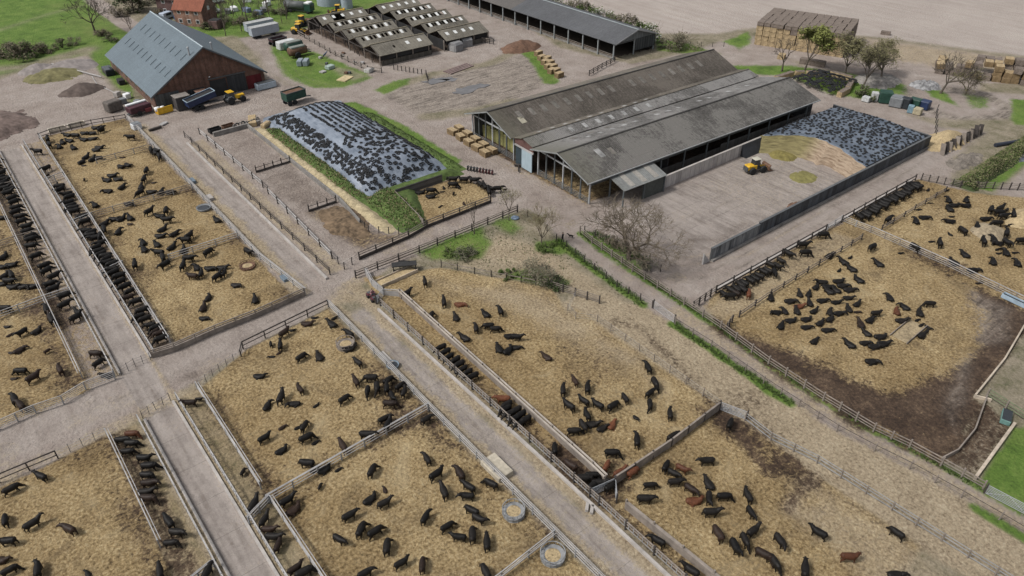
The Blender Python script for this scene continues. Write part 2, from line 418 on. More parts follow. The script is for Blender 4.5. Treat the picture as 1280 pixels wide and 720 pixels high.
# rough corner under the crossroads fence
Z('rough', [(552, 332), (650, 268), (662, 262), (740, 330), (850, 410), (755, 384), (690, 362)], soft=.8)
Z('sand', [(552, 336), (620, 310), (690, 330), (700, 364), (690, 362)], soft=1.5, amt=.6, wobble=3)
Z('sand', [(620, 292), (690, 310), (800, 385), (840, 415), (760, 384), (700, 362), (650, 330), (600, 318)], soft=1.5, amt=.75)
Z('grass', [(520, 315), (560, 298), (600, 284), (612, 305), (600, 322), (540, 326)], soft=1.2)
Z('grass', [(610, 280), (640, 268), (652, 285), (640, 292)], soft=1.2, amt=.8)
Z('grass', [(668, 302), (690, 300), (712, 312), (700, 318), (670, 312)], soft=.8)
Z('grass', [(642, 340), (668, 338), (712, 352), (705, 362), (660, 356), (640, 350)], soft=1.0)
# lower pens
U('straw', [(-30, 10), (.9, 10), (.9, 72.4), (-30, 70)], soft=.35, wobble=.5)
U('straw', rect(1.0, 4.2, 20, 72.5), soft=.3, amt=.5, wobble=.3)
U('mud', rect(1.0, 3.2, 49, 72), soft=.4, amt=.5, wobble=.7)
U('mud', rect(-1.2, 1.0, 45, 62), soft=.8, amt=.35, wobble=1.5)
U('straw', [(8.4, 20), (11.2, 20), (11.2, 74), (8.4, 73.7)], soft=.3, amt=.5, wobble=.3)
U('straw', [(11.2, 12), (30.6, 12), (30.6, 78.6), (18.6, 77.2), (11.4, 73.6)], soft=.35, wobble=.5)
U('mud', [(24, 53.8), (30.6, 53.8), (30.6, 64), (28.8, 66), (26.5, 58)], soft=1.6, amt=.55, wobble=2)
U('mud', [(28.2, 48), (30.6, 47), (30.6, 53.5), (27, 53.5)], soft=1.0, amt=.5, wobble=2)
U('mud', rect(11.3, 13, 54, 72), soft=1.0, amt=.3, wobble=1.5)
U('sand', rect(30.9, 32.3, 12, 78), soft=.7, amt=.95, wobble=1.6)
U('sand', rect(34.7, 36.5, 12, 78), soft=.6, amt=.9, wobble=1.3)
U('sand', rect(3.9, 5.0, 20, 72), soft=.25, amt=.6, wobble=.4); U('sand', rect(8.3, 9.0, 20, 164), soft=.25, amt=.5, wobble=.4); U('sand', rect(4.2, 5.2, 82, 164), soft=.25, amt=.6, wobble=.4)
U('sand', [(-20, 71.4), (11, 73), (12, 75), (-20, 73.2)], soft=.6, amt=.5)
for (a, b_, c, d) in ((12, 28.4, 84, 104), (12, 28.4, 104, 124.6), (12, 28.4, 124.8, 165.4), (-12, 1, 84, 104), (-14, 1, 104, 124), (11.5, 30.7, 54, 77), (11.5, 30.7, 32.5, 53.4), (-20, .9, 44, 72)):
    for q in (rect(a, b_, c, c+1.4), rect(a, b_, d-1.6, d), rect(a, a+1.3, c, d), rect(b_-1.6, b_, c, d)): U('mud', q, soft=1.5, amt=.30, wobble=3)
# middle and right pens
U('sand', [(57, 2), (66, 2), (65, 24), (65, 52), (60, 60), (56, 60)], soft=.6)
U('straw', [(36.6, 10), (57, 10), (57, 58), (55.6, 58), (57.5, 63.4), (48.3, 77.6), (38, 82), (37, 76)], soft=.5, wobble=.7)
U('mud', rect(36.6, 39, 22, 60), soft=.5, amt=.42, wobble=.5)
U('mud', rect(36.6, 40.5, 32.5, 41), soft=1.0, amt=.75, wobble=1.5)
U('mud', rect(39.2, 43, 33, 36.5), soft=1.5, amt=.5, wobble=2)
U('sand', [(44, 78), (57, 64), (57, 56), (57, 45), (54, 38), (52, 50), (50, 60)], soft=2.5, amt=.6, wobble=3)
U('mud', [(47, 46), (52, 43), (54.5, 48), (50, 54)], soft=3, amt=.35, wobble=4)
U('mud', rect(53.8, 56.8, 30, 36.5), soft=1.0, amt=.5, wobble=2)
LN('mud', [(905, 522), (925, 545), (958, 588), (985, 575), (1005, 588), (1018, 598), (985, 635)], 1.6, soft=.8, amt=.85, wobble=1.2)
U('mud', [(53, 22), (57, 20), (57, 33), (54, 31)], soft=1.5, amt=.4, wobble=2)
U('sand', [(50, 20), (57, 22), (57, 4), (48, 4)], soft=2.0, amt=.55, wobble=3)
LN('mud', [(770, 402), (805, 412), (815, 425), (830, 440), (870, 480)], 1.0, soft=.7, amt=.5, wobble=1.2)
U('mud', rect(57.5, 66, 28, 60), soft=2, amt=.12, wobble=4)
LN('mud', [(935, 500), (905, 520), (960, 540)], 3.5, soft=2, amt=.4, wobble=2)
LN('mud', [(850, 470), (905, 515), (990, 590), (1130, 670), (1250, 730)], .9, soft=.5, amt=.3)
PR = [(70.8, 72.2), (70.2, 68.8), (69.4, 59.5), (69.0, 49.4), (68.6, 42.9), (67.6, 34.8), (67.2, 27), (67.2, 20.8), (67.9, 17.1), (68.2, 13.8), (68.4, 9.0), (68.8, -4)]
PL = [(66.5, 72.5), (65.7, 65.7), (64.9, 58.1), (64.8, 51.8), (64.8, 41.3), (64.3, 33.1), (64.1, 23.3), (64.6, 19.2), (65.2, 15.6), (65.7, 10.5), (65.9, 6.9), (66.2, -4)]
U('dirt', PR+PL[::-1], soft=.6, wobble=.7)
U('sand', [(68.8, 50), (68.4, 42.9), (67.4, 34.8), (67.0, 20.8), (68.2, 9), (68.6, -4), (66.4, -4), (65.6, 9), (65, 22), (65.4, 42), (66, 50)], soft=.9, amt=.6, wobble=1.4)
LN('grass', [(66.6, 72.5), (65.5, 65), (64.7, 53)], 1.5, soft=.5, px=False); LN('grass', [(64.6, 47.3), (64.5, 41), (64.0, 33), (63.8, 29)], 1.3, soft=.4, px=False)
LN('grass', [(65.4, 9), (65.8, -5)], 1.2, soft=.4, px=False)
LN('grass', [(p[0]+.1, p[1]) for p in PR], 1.0, soft=.5, px=False)
Z('grass', [(722, 292), (736, 290), (790, 320), (805, 335), (790, 342), (770, 330)], soft=.6)
# big pens on the right
U('straw', [(69.2, 42.5), (71, 47.6), (74.8, 48.6), (130.6, 48.6), (133, 40), (150, 20), (150, -6), (96, -6), (98, 18), (81.4, 16.2), (68.4, 14), (67.6, 20), (67.8, 34)], soft=.5, wobble=.8)
U('sand', [(69.4, 43), (103, 44), (103, 48), (75, 48), (70, 47.6)], soft=1.0, amt=.55)
Z('mud', [(896, 398), (930, 418), (965, 433), (1040, 463), (1100, 487), (1150, 482), (1205, 458), (1230, 425), (1237, 395), (1212, 368), (1228, 362), (1300, 402), (1282, 424), (1226, 500), (1172, 582), (1080, 534), (980, 470), (890, 412)], soft=1.6, amt=.97, wobble=3.0)
Z('mud', [(1236, 392), (1228, 366), (1300, 404), (1282, 424), (1226, 500), (1174, 580), (1150, 560), (1205, 470), (1232, 430)], soft=.9, amt=.95, wobble=1.5)
Z('mud', [(1088, 286), (1150, 312), (1230, 362), (1200, 362), (1130, 322)], soft=1.5, amt=.35, wobble=2)
U('rut', [(96, 18), (103, 21), (104, 28), (90, 20), (82, 17), (74, 15), (76, 18), (88, 21)], soft=1.2, amt=.45)
U('mud', [(105, 36), (109, 40), (109, 30), (106, 20)], soft=1, amt=.5, wobble=2)
U('mud', [(118, 40), (130, 46), (129, 42), (120, 38)], soft=1, amt=.25)
U('mud', rect(88, 129, 44.5, 48.4), soft=1, amt=.2, wobble=2)
U('rough', [(98.2, 17.8), (81.5, 16.2), (81.5, 11), (110, 0), (110, 14)], soft=.6)
U('mud', [(81.0, 14.6), (69.2, 13.8), (69.4, 10.8), (80, 11.6)], soft=.4, amt=.7)
U('grass', [(80, 11.4), (69.2, 10.4), (69.6, -4), (100, -10), (84, 8)], soft=.5)
# floors under the roofs
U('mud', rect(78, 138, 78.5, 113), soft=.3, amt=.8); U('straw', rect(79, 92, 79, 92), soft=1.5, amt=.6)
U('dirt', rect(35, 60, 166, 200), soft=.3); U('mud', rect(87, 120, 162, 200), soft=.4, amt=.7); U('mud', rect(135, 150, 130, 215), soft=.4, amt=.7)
Z('straw', [(560, 168), (612, 188), (660, 215), (740, 250), (735, 262), (690, 240), (620, 205)], soft=1.5, amt=.35, wobble=2)
def TRK(pts, amt=.4, zone='rut'):
    p = [np.array(q) for q in uvs(*pts)]
    for o in (-.95, .95):
        l = []
        for i in range(len(p)):
            d = p[min(i+1, len(p)-1)]-p[max(i-1, 0)]; d = d/np.hypot(*d); l.append(p[i]+np.array([-d[1], d[0]])*o)
        LN(zone, l, .42, soft=.35, amt=amt, wobble=.35, px=False)
for q in ([(150, 125), (230, 140), (330, 122), (420, 112), (480, 128), (560, 178), (640, 232), (720, 285)], [(60, 160), (140, 128), (250, 150), (330, 145), (400, 118), (500, 100), (600, 70), (640, 40)], [(330, 50), (370, 95), (430, 116), (520, 160), (590, 205), (680, 268), (740, 310), (860, 360), (940, 320), (1150, 200), (1195, 165), (1120, 135), (1030, 120)], [(830, 300), (900, 250), (960, 225), (1040, 200)], [(800, 290), (880, 270), (960, 240)], [(740, 305), (820, 350), (900, 340), (1080, 245), (1180, 175)], [(300, 45), (345, 90), (400, 118), (330, 150), (260, 160), (300, 230), (400, 345), (470, 400), (640, 560)], [(0, 565), (150, 505), (280, 445), (400, 370), (460, 335), (560, 290), (660, 255)], [(700, 70), (640, 45), (580, 12)], [(880, 62), (960, 78), (1060, 95), (1120, 115), (1230, 145)], [(430, 98), (560, 78), (640, 50)]): TRK(q)
for q in ([(20, 140), (90, 128), (150, 140)], [(420, 108), (470, 92), (600, 70)], [(840, 330), (930, 315), (1020, 262)], [(280, 120), (330, 135), (350, 110)]): TRK(q, .35, 'sand')
# dusting of loose straw over yard edges
sc = fbm(GU+50, GV, .22, 4); a = np.clip((sc-.60)*4, 0, .35)*WT['dirt']*((GV < 90) & (GU < 75))
WT['dirt'] -= a; WT['sand'] += a
# relief of the bedding: trampled lumps, ruts
lump = fbm(GU, GV, 1.1, 3); big = fbm(GU, GV, .16, 3)
HZ = WT['straw']*(.02+.16*lump+.10*big)+WT['sand']*(.02+.10*lump)+WT['mud']*.06*lump+WT['grass']*.10*lump+WT['rough']*.14*lump+WT['rut']*.35*np.abs(fbm(GU*.35+GV*.2, GV*1.1-GU*.5, .9, 3)-.5)
far_ = (np.abs(GU) > 235) | (GV > 295) | (GV < -5); HZ[far_] = 0
verts = np.stack([GU, GV, HZ], -1).reshape(-1, 3)
dom = np.argmax(np.stack([WT[z] for z in ZN]), 0)

def ground_mat():
    m, t, b = nodes('ground')
    co = N(t, 'NewGeometry').outputs['Position']
    fl = N(t, 'Mapping'); t.links.new(co, fl.inputs[0]); fl.inputs['Scale'].default_value = (1, 1, 0); co = fl.outputs[0]
    n_f = noise(t, co, 4.2, 5, .75); n_m = noise(t, co, 1.5, 5, .7, .6); n_l = noise(t, co, .28, 5, .6); n_xl = noise(t, co, .06, 4, .6)
    edge = math_(t, 'ADD', math_(t, 'MULTIPLY', n_m, .6), math_(t, 'MULTIPLY', n_f, .4))
    vor = N(t, 'TexVoronoi', i_Scale=2.3, feature='F1'); 
    wm = N(t, 'Mapping'); t.links.new(co, wm.inputs[0]); t.links.new(wm.outputs[0], vor.inputs['Vector'])
    vo = vor.outputs['Distance']
    def add(*ts):
        r = ts[0][0] if ts[0][1] == 1 else math_(t, 'MULTIPLY', ts[0][0], ts[0][1])
        for x, k in ts[1:]: r = math_(t, 'ADD', r, math_(t, 'MULTIPLY', x, k))
        return r
    # straw: pale clumps over darker trodden litter
    sf = add((n_m, .45), (n_f, .40), (vo, .25), (n_l, .35))
    n_s = noise(t, co, 3.1, 3, .6); n_v = noise(t, co, 9.0, 2, .6)
    sf = add((n_s, .75), (n_v, .25), (n_m, .22), (n_l, .28))
    straw = ramp(t, sf, [(.52, (.034, .023, .012)), (.63, (.145, .103, .054)), (.74, (.265, .200, .110)), (.86, (.365, .292, .176)), (.96, (.48, .405, .27))])
    straw = mix(t, 1, straw, ramp(t, n_xl, [(.35, (.86, .80, .70)), (.65, (1.16, 1.13, 1.06))]), 'MULTIPLY')
    n_p = noise(t, co, .17, 5, .7, .8)
    straw = mix(t, ramp(t, add((n_p, .75), (n_m, .25)), [(.52, 0), (.66, .72)]), straw, mix(t, n_s, (.055, .038, .022), (.20, .145, .08)))
    straw = mix(t, ramp(t, add((n_p, .7), (n_s, .3)), [(.34, .5), (.46, 0)]), straw, mix(t, n_s, (.30, .24, .14), (.52, .44, .29)))
    sand = ramp(t, add((n_s, .5), (n_v, .2), (n_m, .3), (n_l, .2)), [(.42, (.085, .062, .042)), (.52, (.235, .185, .125)), (.64, (.345, .282, .195)), (.80, (.47, .405, .30))])
    dirt = ramp(t, add((n_m, .3), (n_f, .25), (n_l, .5), (n_xl, .3)), [(.46, (.155, .124, .107)), (.62, (.262, .220, .194)), (.74, (.312, .270, .242)), (.88, (.39, .348, .318))])
    sepc = N(t, 'SeparateXYZ'); t.links.new(co, sepc.inputs[0])
    lm = N(t, 'Mapping'); t.links.new(co, lm.inputs[0]); lm.inputs['Scale'].default_value = (1.2, .09, 0)
    tracks = noise(t, lm.outputs[0], 1.0, 4, .6)
    conc = ramp(t, add((n_m, .2), (n_f, .12), (n_l, .3), (tracks, .4)), [(.42, (.195, .169, .153)), (.55, (.295, .261, .238)), (.68, (.37, .334, .308))])
    # slab joints across and along the feed alleys
    jv = math_(t, 'LESS_THAN', math_(t, 'FRACT', math_(t, 'ADD', math_(t, 'MULTIPLY', sepc.outputs[1], 1/5.2), math_(t, 'MULTIPLY', n_m, .03))), .014)
    cr = noise(t, co, .45, 6, .8, 1.5); crk = math_(t, 'LESS_THAN', math_(t, 'ABSOLUTE', math_(t, 'SUBTRACT', cr, .5)), .006)
    conc = mix(t, math_(t, 'MULTIPLY', math_(t, 'MAXIMUM', jv, crk), .45), conc, (.07, .06, .05))
    conc = mix(t, ramp(t, add((n_l, .6), (n_m, .4)), [(.56, 0), (.70, .55)]), conc, (.165, .133, .110))
    conc = mix(t, ramp(t, add((n_s, .6), (n_l, .35), (n_v, .2)), [(.66, 0), (.76, .55)]), conc, (.34, .275, .18))
    conc = mix(t, ramp(t, add((tracks, .7), (n_m, .3)), [(.34, .45), (.44, 0)]), conc, (.145, .115, .092))
    mud = ramp(t, add((n_m, .35), (n_s, .35), (n_l, .4)), [(.42, (.022, .014, .010)), (.55, (.060, .038, .025)), (.65, (.120, .080, .051)), (.78, (.26, .195, .12))])
    grass = ramp(t, add((n_m, .3), (n_f, .4), (n_l, .5)), [(.43, (.042, .070, .016)), (.58, (.092, .160, .028)), (.78, (.175, .235, .060))])
    grass = mix(t, ramp(t, n_xl, [(.5, 0), (.7, .45)]), grass, (.16, .17, .06))
    rough = ramp(t, add((n_m, .4), (n_f, .4), (n_l, .5)), [(.46, (.075, .085, .038)), (.60, (.175, .155, .105)), (.80, (.31, .265, .205))])
    fm = N(t, 'Mapping'); t.links.new(co, fm.inputs[0]); fm.inputs['Rotation'].default_value = (0, 0, .42); fm.inputs['Scale'].default_value = (.5, .035, 0)
    fur = noise(t, fm.outputs[0], 1.0, 4, .6)
    field = ramp(t, add((fur, .5), (n_l, .2), (n_xl, .4)), [(.40, (.31, .268, .240)), (.60, (.372, .327, .296)), (.75, (.42, .375, .338))])  # field tones lifted slightly: the pale haze of distance put into the colour
    wv = N(t, 'TexWave', i_Scale=.20, i_Distortion=14.0, i_Detail=3.0); wv.inputs['Detail Scale'].default_value = .35; t.links.new(co, wv.inputs[0])
    rm_ = N(t, 'Mapping'); t.links.new(co, rm_.inputs[0]); rm_.inputs['Rotation'].default_value = (0, 0, .5); rm_.inputs['Scale'].default_value = (.16, 1.5, 0)
    rutn = noise(t, rm_.outputs[0], 1.0, 5, .6, 1.4)
    rut = ramp(t, add((rutn, .55), (n_m, .3), (n_l, .3)), [(.46, (.105, .09, .078)), (.58, (.24, .205, .175)), (.76, (.35, .31, .272))])
    # each zone's weight is roughened by noise, sharpened and normalised, so borders fray instead of fading
    tot = None; acc = None
    for z, c, sg, of in (('dirt', dirt, -1.0, 0), ('field', field, -1.0, 0), ('rough', rough, 1.0, 0), ('grass', grass, 1.2, 0), ('rut', rut, -1.0, 0), ('conc', conc, -1.2, 0), ('sand', sand, .7, 0), ('straw', straw, 1.4, 0), ('mud', mud, -1.4, 0)):
        a = N(t, 'Attribute', attribute_name='z_'+z).outputs['Fac']
        k = math_(t, 'MAXIMUM', math_(t, 'ADD', 1.0, math_(t, 'MULTIPLY', math_(t, 'SUBTRACT', edge, .5), 5.0*sg)), .02)
        q = math_(t, 'POWER', math_(t, 'MULTIPLY', a, k), 2.2)
        v = N(t, 'VectorMath', operation='SCALE'); t.links.new(c, v.inputs[0]); t.links.new(q, v.inputs['Scale'])
        if acc is None: acc, tot = v.outputs[0], q
        else:
            ad = N(t, 'VectorMath', operation='ADD'); t.links.new(acc, ad.inputs[0]); t.links.new(v.outputs[0], ad.inputs[1]); acc = ad.outputs[0]; tot = math_(t, 'ADD', tot, q)
    v = N(t, 'VectorMath', operation='SCALE'); t.links.new(acc, v.inputs[0]); t.links.new(math_(t, 'DIVIDE', 1.0, math_(t, 'MAXIMUM', tot, 1e-6)), v.inputs['Scale'])
    col = v.outputs[0]
    t.links.new(col, b.inputs['Base Color'])
    am = N(t, 'Attribute', attribute_name='z_mud').outputs['Fac']
    t.links.new(ramp(t, math_(t, 'MULTIPLY', am, n_l), [(.2, .95), (.6, .62)]), b.inputs['Roughness'])
    b.inputs['Specular IOR Level'].default_value = .25
    asx = N(t, 'Attribute', attribute_name='z_conc').outputs['Fac']
    h = math_(t, 'MULTIPLY', add((n_m, .7), (n_f, .6), (vo, -.4), (wv.outputs['Fac'], .0)), math_(t, 'SUBTRACT', 1.0, math_(t, 'MULTIPLY', asx, .8)))
    bump(t, b, h, .9, .3)
    return m
GMAT = ground_mat()
idx = np.arange(nv*nu).reshape(nv, nu)
quads = np.stack([idx[:-1, :-1], idx[:-1, 1:], idx[1:, 1:], idx[1:, :-1]], -1).reshape(-1, 4)
fz = dom[:-1, :-1].reshape(-1)
fu = GU[:-1, :-1].reshape(-1); fv = GV[:-1, :-1].reshape(-1)
# alleys, lanes and paths carry their own names
ZI = {z: i for i, z in enumerate(ZN)}
cls = np.array([{'dirt': 0, 'conc': 1, 'straw': 2, 'mud': 3, 'grass': 4, 'sand': 5, 'field': 6, 'rough': 7, 'rut': 8}[z] for z in ZN])[fz]
cls = np.where((fu > 64) & (fu < 71) & (fv < 73.5) & ((cls == 0) | (cls == 5)), 9, cls)
names = {0: ('yard_ground', 'structure'), 1: ('concrete_road', 'structure'), 2: ('straw_bedding', 'stuff'), 3: ('mud', 'stuff'), 4: ('grass', 'stuff'), 5: ('trampled_straw', 'stuff'),
         6: ('field', 'structure'), 7: ('rough_grass', 'stuff'), 8: ('rutted_ground', 'structure'), 9: ('path', 'structure')}
for k, (nm, kind) in names.items():
    q = quads[cls == k]
    if not len(q): continue
    used, inv = np.unique(q.reshape(-1), return_inverse=True)
    me = bpy.data.meshes.new(nm); me.vertices.add(len(used)); me.vertices.foreach_set('co', verts[used].reshape(-1))
    me.loops.add(len(inv)); me.loops.foreach_set('vertex_index', inv.astype(np.int32))
    me.polygons.add(len(q)); me.polygons.foreach_set('loop_start', np.arange(0, 4*len(q), 4, dtype=np.int32))
    try: me.polygons.foreach_set('loop_total', np.full(len(q), 4, dtype=np.int32))
    except Exception: pass
    for z in ZN:
        at = me.attributes.new('z_'+z, 'FLOAT', 'POINT'); at.data.foreach_set('value', WT[z].reshape(-1)[used].astype(np.float32))
    me.update(); me.validate(); me.polygons.foreach_set('use_smooth', [True]*len(me.polygons)); me.materials.append(GMAT)
    tag(link(nm, me), kind=kind)
# ------------------------------------------------------------------ fences, gates, kerbs
PM = {}
def post_mesh(h, s, mat, rnd=False):
    k = (round(h, 2), round(s, 2), mat.name, rnd)
    if k not in PM:
        b = MB()
        if rnd: b.tube([(0, 0, -.1), (0, 0, h*.97), (0, 0, h)], [s/2, s/2, s*.42], 7)
        else: b.box((0, 0, h/2-.05), (s, s, h+.1))
        PM[k] = b.mesh('post', mat)
    return PM[k]
def walk(pts, step):
    out = []
    for i, (a, b) in enumerate(zip(pts, pts[1:])):
        L = math.dist(a, b); n = max(1, round(L/step))
        for k in range(n): out.append((a[0]+(b[0]-a[0])*k/n, a[1]+(b[1]-a[1])*k/n))
    out.append(tuple(pts[-1])); return out
def fence(pts, label, rails=((.5, .1, .05, 0), (.9, .1, .05, 0), (1.3, .1, .05, 0)), ph=1.4, ps=.12, sp=3.0, rm=None, pm=None, group=None,
          name='fence', cat='fence', bars=0, barm=None, sag=.02, rpost=False, skew=.03, panel=None, panelm=None):
    """rails: (height, thick across, tall, sideways offset); every rail and every post its own part"""
    rm = rm or TIMB; pm = pm or DTIM
    o = pts[0]; t = thing(name, label, cat, (o[0], o[1], 0), 0, group)
    st = [(x-o[0], y-o[1]) for x, y in walk(pts, sp)]
    jit = [R.uniform(-sag, sag) for _ in st]
    def off(i, d):
        a = st[max(0, i-1)]; b = st[min(len(st)-1, i+1)]; L = math.dist(a, b) or 1
        return (-(b[1]-a[1])/L*d, (b[0]-a[0])/L*d)
    for h, w_, tl, d in rails:
        b = MB()
        for i in range(len(st)-1):
            ox, oy = off(i, d); px, py = off(i+1, d)
            b.beam((st[i][0]+ox, st[i][1]+oy, h+jit[i]), (st[i+1][0]+px, st[i+1][1]+py, h+jit[i+1]), w_, tl)
        b.build('rail', rm, t)
    if bars:
        lo, hi = rails[0][0], rails[-1][0]; b = MB(); hw = .03; dd_ = Vector((pts[-1][0]-o[0], pts[-1][1]-o[1])).normalized(); nn = Vector((-dd_.y, dd_.x))*.03
        xs = [q for p in walk(pts, bars) for q in (math.dist(p, o)-hw, math.dist(p, o)+hw)]; n_ = len(xs)
        for sd in (-1, 1):
            for zz in (lo-.05, lo+.03, hi): b.v += [(dd_.x*x+nn.x*sd, dd_.y*x+nn.y*sd, zz) for x in xs]
        for k in range(2):
            q = k*3*n_
            for i in range(n_-1):
                b.f.append((q+i, q+i+1, q+n_+i+1, q+n_+i))
                if i % 2 == 0: b.f.append((q+n_+i, q+n_+i+1, q+2*n_+i+1, q+2*n_+i))
        for i in range(n_-1):
            b.f.append((i, 3*n_+i, 3*n_+i+1, i+1))
            if i % 2 == 0:
                for e in ((i, i+1),): b.f.append((2*n_+i, 2*n_+i+1, 5*n_+i+1, 5*n_+i))
            else: b.f.append((n_+i, n_+i+1, 4*n_+i+1, 4*n_+i))
        for i in range(n_): b.f.append((n_+i, 2*n_+i, 5*n_+i, 4*n_+i))
        b.build('bar_grille', barm or rm, t)
    if panel:
        b = MB()
        for i in range(len(st)-1): b.beam((*st[i], (panel[0]+panel[1])/2), (*st[i+1], (panel[0]+panel[1])/2), panel[2], panel[1]-panel[0])
        b.build('board_panel', panelm or rm, t)
    me = post_mesh(ph, ps, pm, rpost)
    dd = .07 if rails else 0
    for i, (x, y) in enumerate(st):
        ox, oy = off(i, -dd if not rails or rails[0][3] <= 0 else dd)
        p = link('post', me, t, (x+ox*0, y+oy*0, 0)); p.rotation_euler = (R.uniform(-skew, skew), R.uniform(-skew, skew), R.uniform(-.1, .1)+math.atan2(off(i, 1)[1], off(i, 1)[0]))
    return t
def galv(pts, label, **k):
    a = dict(rails=((.45, .07, .07, 0), (.82, .07, .07, 0), (1.2, .095, .095, 0), (1.05, .07, .07, .26)), ph=1.25, ps=.13, sp=3.0, rm=PALE, pm=GALV, group='galvanised pen fences', skew=.01, sag=.01)
    a.update(k); return fence(pts, label, **a)
def timber(pts, label, **k):
    a = dict(rails=((.45, .05, .15, .08), (.85, .05, .15, .08), (1.25, .05, .16, .08)), ph=1.42, ps=.16, sp=2.8, rm=TIMB, pm=DTIM, group='timber rail fences'); a.update(k); return fence(pts, label, **a)
def wire(pts, label, **k):
    a = dict(rails=((.35, .015, .015, .06), (.75, .015, .015, .06), (1.1, .02, .02, .06)), ph=1.3, ps=.15, sp=3.0, rm=DSTEEL, pm=DTIM, group='post and wire fences', rpost=True, skew=.05); a.update(k); return fence(pts, label, **a)
def gate(a, b, label, bars_=6, h=1.25, mat=None, group='metal field gates', lean=0):
    mat = mat or GALV
    L = math.dist(a, b); rz = math.atan2(b[1]-a[1], b[0]-a[0])
    t = thing('gate', label, 'gate', (a[0], a[1], 0), rz, group)
    f = MB()
    for x in (0, L): f.tube([(x, 0, .15), (x, 0, h)], .04, 6)
    for z in (.15, h): f.tube([(0, 0, z), (L, 0, z)], .04, 6)
    f.tube([(0, 0, .15), (L*.5, 0, h), (L, 0, .15)], .025, 5)
    f.build('gate_frame', mat, t)
    r = MB()
    for k in range(1, bars_): r.tube([(0, 0, .15+(h-.15)*k/bars_), (L, 0, .15+(h-.15)*k/bars_)], .028, 5)
    r.build('bar_grille', mat, t)
    for x in (-.12, L+.12): link('post', post_mesh(1.5, .15, DTIM), t, (x, 0, 0))
    return t
def low_wall(pts, label, wd=.22, h=.35, mat=None, group=None, name='kerb', cat='kerb'):
    o = pts[0]; t = MB()
    for a, b in zip(pts, pts[1:]):
        t.beam((a[0]-o[0], a[1]-o[1], h/2-.05), (b[0]-o[0], b[1]-o[1], h/2-.05), wd, h+.1)
    ob = t.build(name, mat or CONC, None, loc=(o[0], o[1], 0)); return tag(ob, label, cat, group)

# left feed alley: kerb + feed barrier each side, inner rails
FB = dict(rails=((.42, .08, .08, 0), (1.18, .11, .11, 0)), bars=.62, ph=1.3, ps=.12, sp=3.1, rm=PALE, pm=GALV, group='feed barriers along the alleys', name='feed_barrier', cat='feed barrier', barm=GALV, skew=.01)
for (u_, du, v0, v1, nm) in ((4.9, -.55, 82.2, 163.5, 'left side of the upper feed alley'), (8.75, .55, 83, 163.5, 'right side of the upper feed alley'),
                             (4.9, -.55, 22, 72.4, 'left side of the lower feed alley'), (8.35, .5, 22, 73.4, 'right side of the lower feed alley')):
    low_wall([(u_, v0), (u_, v1)], 'low concrete kerb along the '+nm, .26, .3, group='feed alley kerbs')
    fence([(u_+du, v0), (u_+du, v1)], 'pale steel feed barrier of upright bars on the '+nm, **FB)
galv([(1.2, 84.2), (1.3, 165)], 'pale steel rail between far left straw pens and their feed strip')
galv([(11.6, 84.4), (12.3, 164.6)], 'long pale steel rail between upper right-hand pens and their feed strip')
galv([(28.45, 164), (28.45, 96), (29.7, 83.6)], 'long galvanised fence from the blue barn pen down to the cross road')
galv([(30.9, 79), (30.7, 54), (30.8, 14)], 'galvanised fence between lower straw pens and the wide right alley')
galv([(1.0, 72.4), (1.0, 54.3)], 'pale steel rail between bottom left pen and its feed strip')
galv([(11.3, 73.8), (11.2, 55)], 'pale steel rail left of the pen under the crossroads')
galv([(11.3, 52.7), (11.4, 18)], 'pale steel rail along the left of the bottom centre pen')
galv([(11.0, 52.9), (30.6, 53.9)], 'galvanised divider between the two lower centre pens')
galv([(8.6, 51.6), (11.2, 52.8)], 'short galvanised cross fence closing the strip right of lower alley', sp=1.3)
galv([(1.2, 48.2), (4.2, 49.0)], 'short galvanised cross fence in strip left of lower alley', sp=1.5)
galv([(1.2, 48.2), (1.3, 40)], 'galvanised rail running down the bottom edge beside lower left strip')
galv([(30.6, 32.2), (24, 31.8), (16, 31.6)], 'galvanised divider by the white ring feeder at the bottom edge')
TP = dict(rails=((.5, .05, .14, .08), (1.15, .06, .16, .08)), rm=TIMB, pm=DTIM)
galv([(12.2, 124.6), (28.3, 124.7)], 'galvanised divider between second and third upper pens', rm=TIMB)
galv([(17.8, 104), (28.2, 103.9)], 'half-length galvanised divider above the upper pen beside the cross road', rm=PALE)
galv([(18, 145.6), (28, 146.1)], 'half-length grey divider in the straw pen nearest the blue barn', rm=TIMB)
for v_ in (123.6, 105.5, 142.5): galv([(8.9, v_+.2), (12, v_+1)], ['short steel cross rail in the right feed strip at the second divider', 'short steel cross rail low in the right feed strip', 'short steel cross rail high in the right feed strip'][(123.6, 105.5, 142.5).index(v_)], sp=1.5)
for i, v_ in enumerate((145, 124, 104)): galv([(-30, v_-2.5), (-12, v_-1), (1.2, v_), (4.3, v_)], ['top', 'middle', 'lowest'][i]+' galvanised divider across far left pens and strip', rm=PALE if i == 2 else TIMB)
fence([(12.1, 164.9), (14.2, 165.6), (22, 165.8), (28.3, 164.6)], 'dark thin rail fence at the top of the pen by blue barn', rails=((.5, .06, .1, 0), (1.15, .09, .12, 0)), ph=1.3, sp=2.2, rm=DTIM, pm=DTIM, group='dark rail fences')
fence([(8.9, 82.9), (11.6, 82.5), (16.9, 82.9), (22.3, 82.9), (29.6, 83.5)], 'weathered board fence along the upper side of the cross road', rails=((1.25, .12, .14, 0), (1.0, .06, .12, -.1)), panel=(.02, .75, .06), panelm=TIMB, rm=PTIM if False else TIMB, pm=TIMB, ph=1.35, sp=2.6, group='board fences')
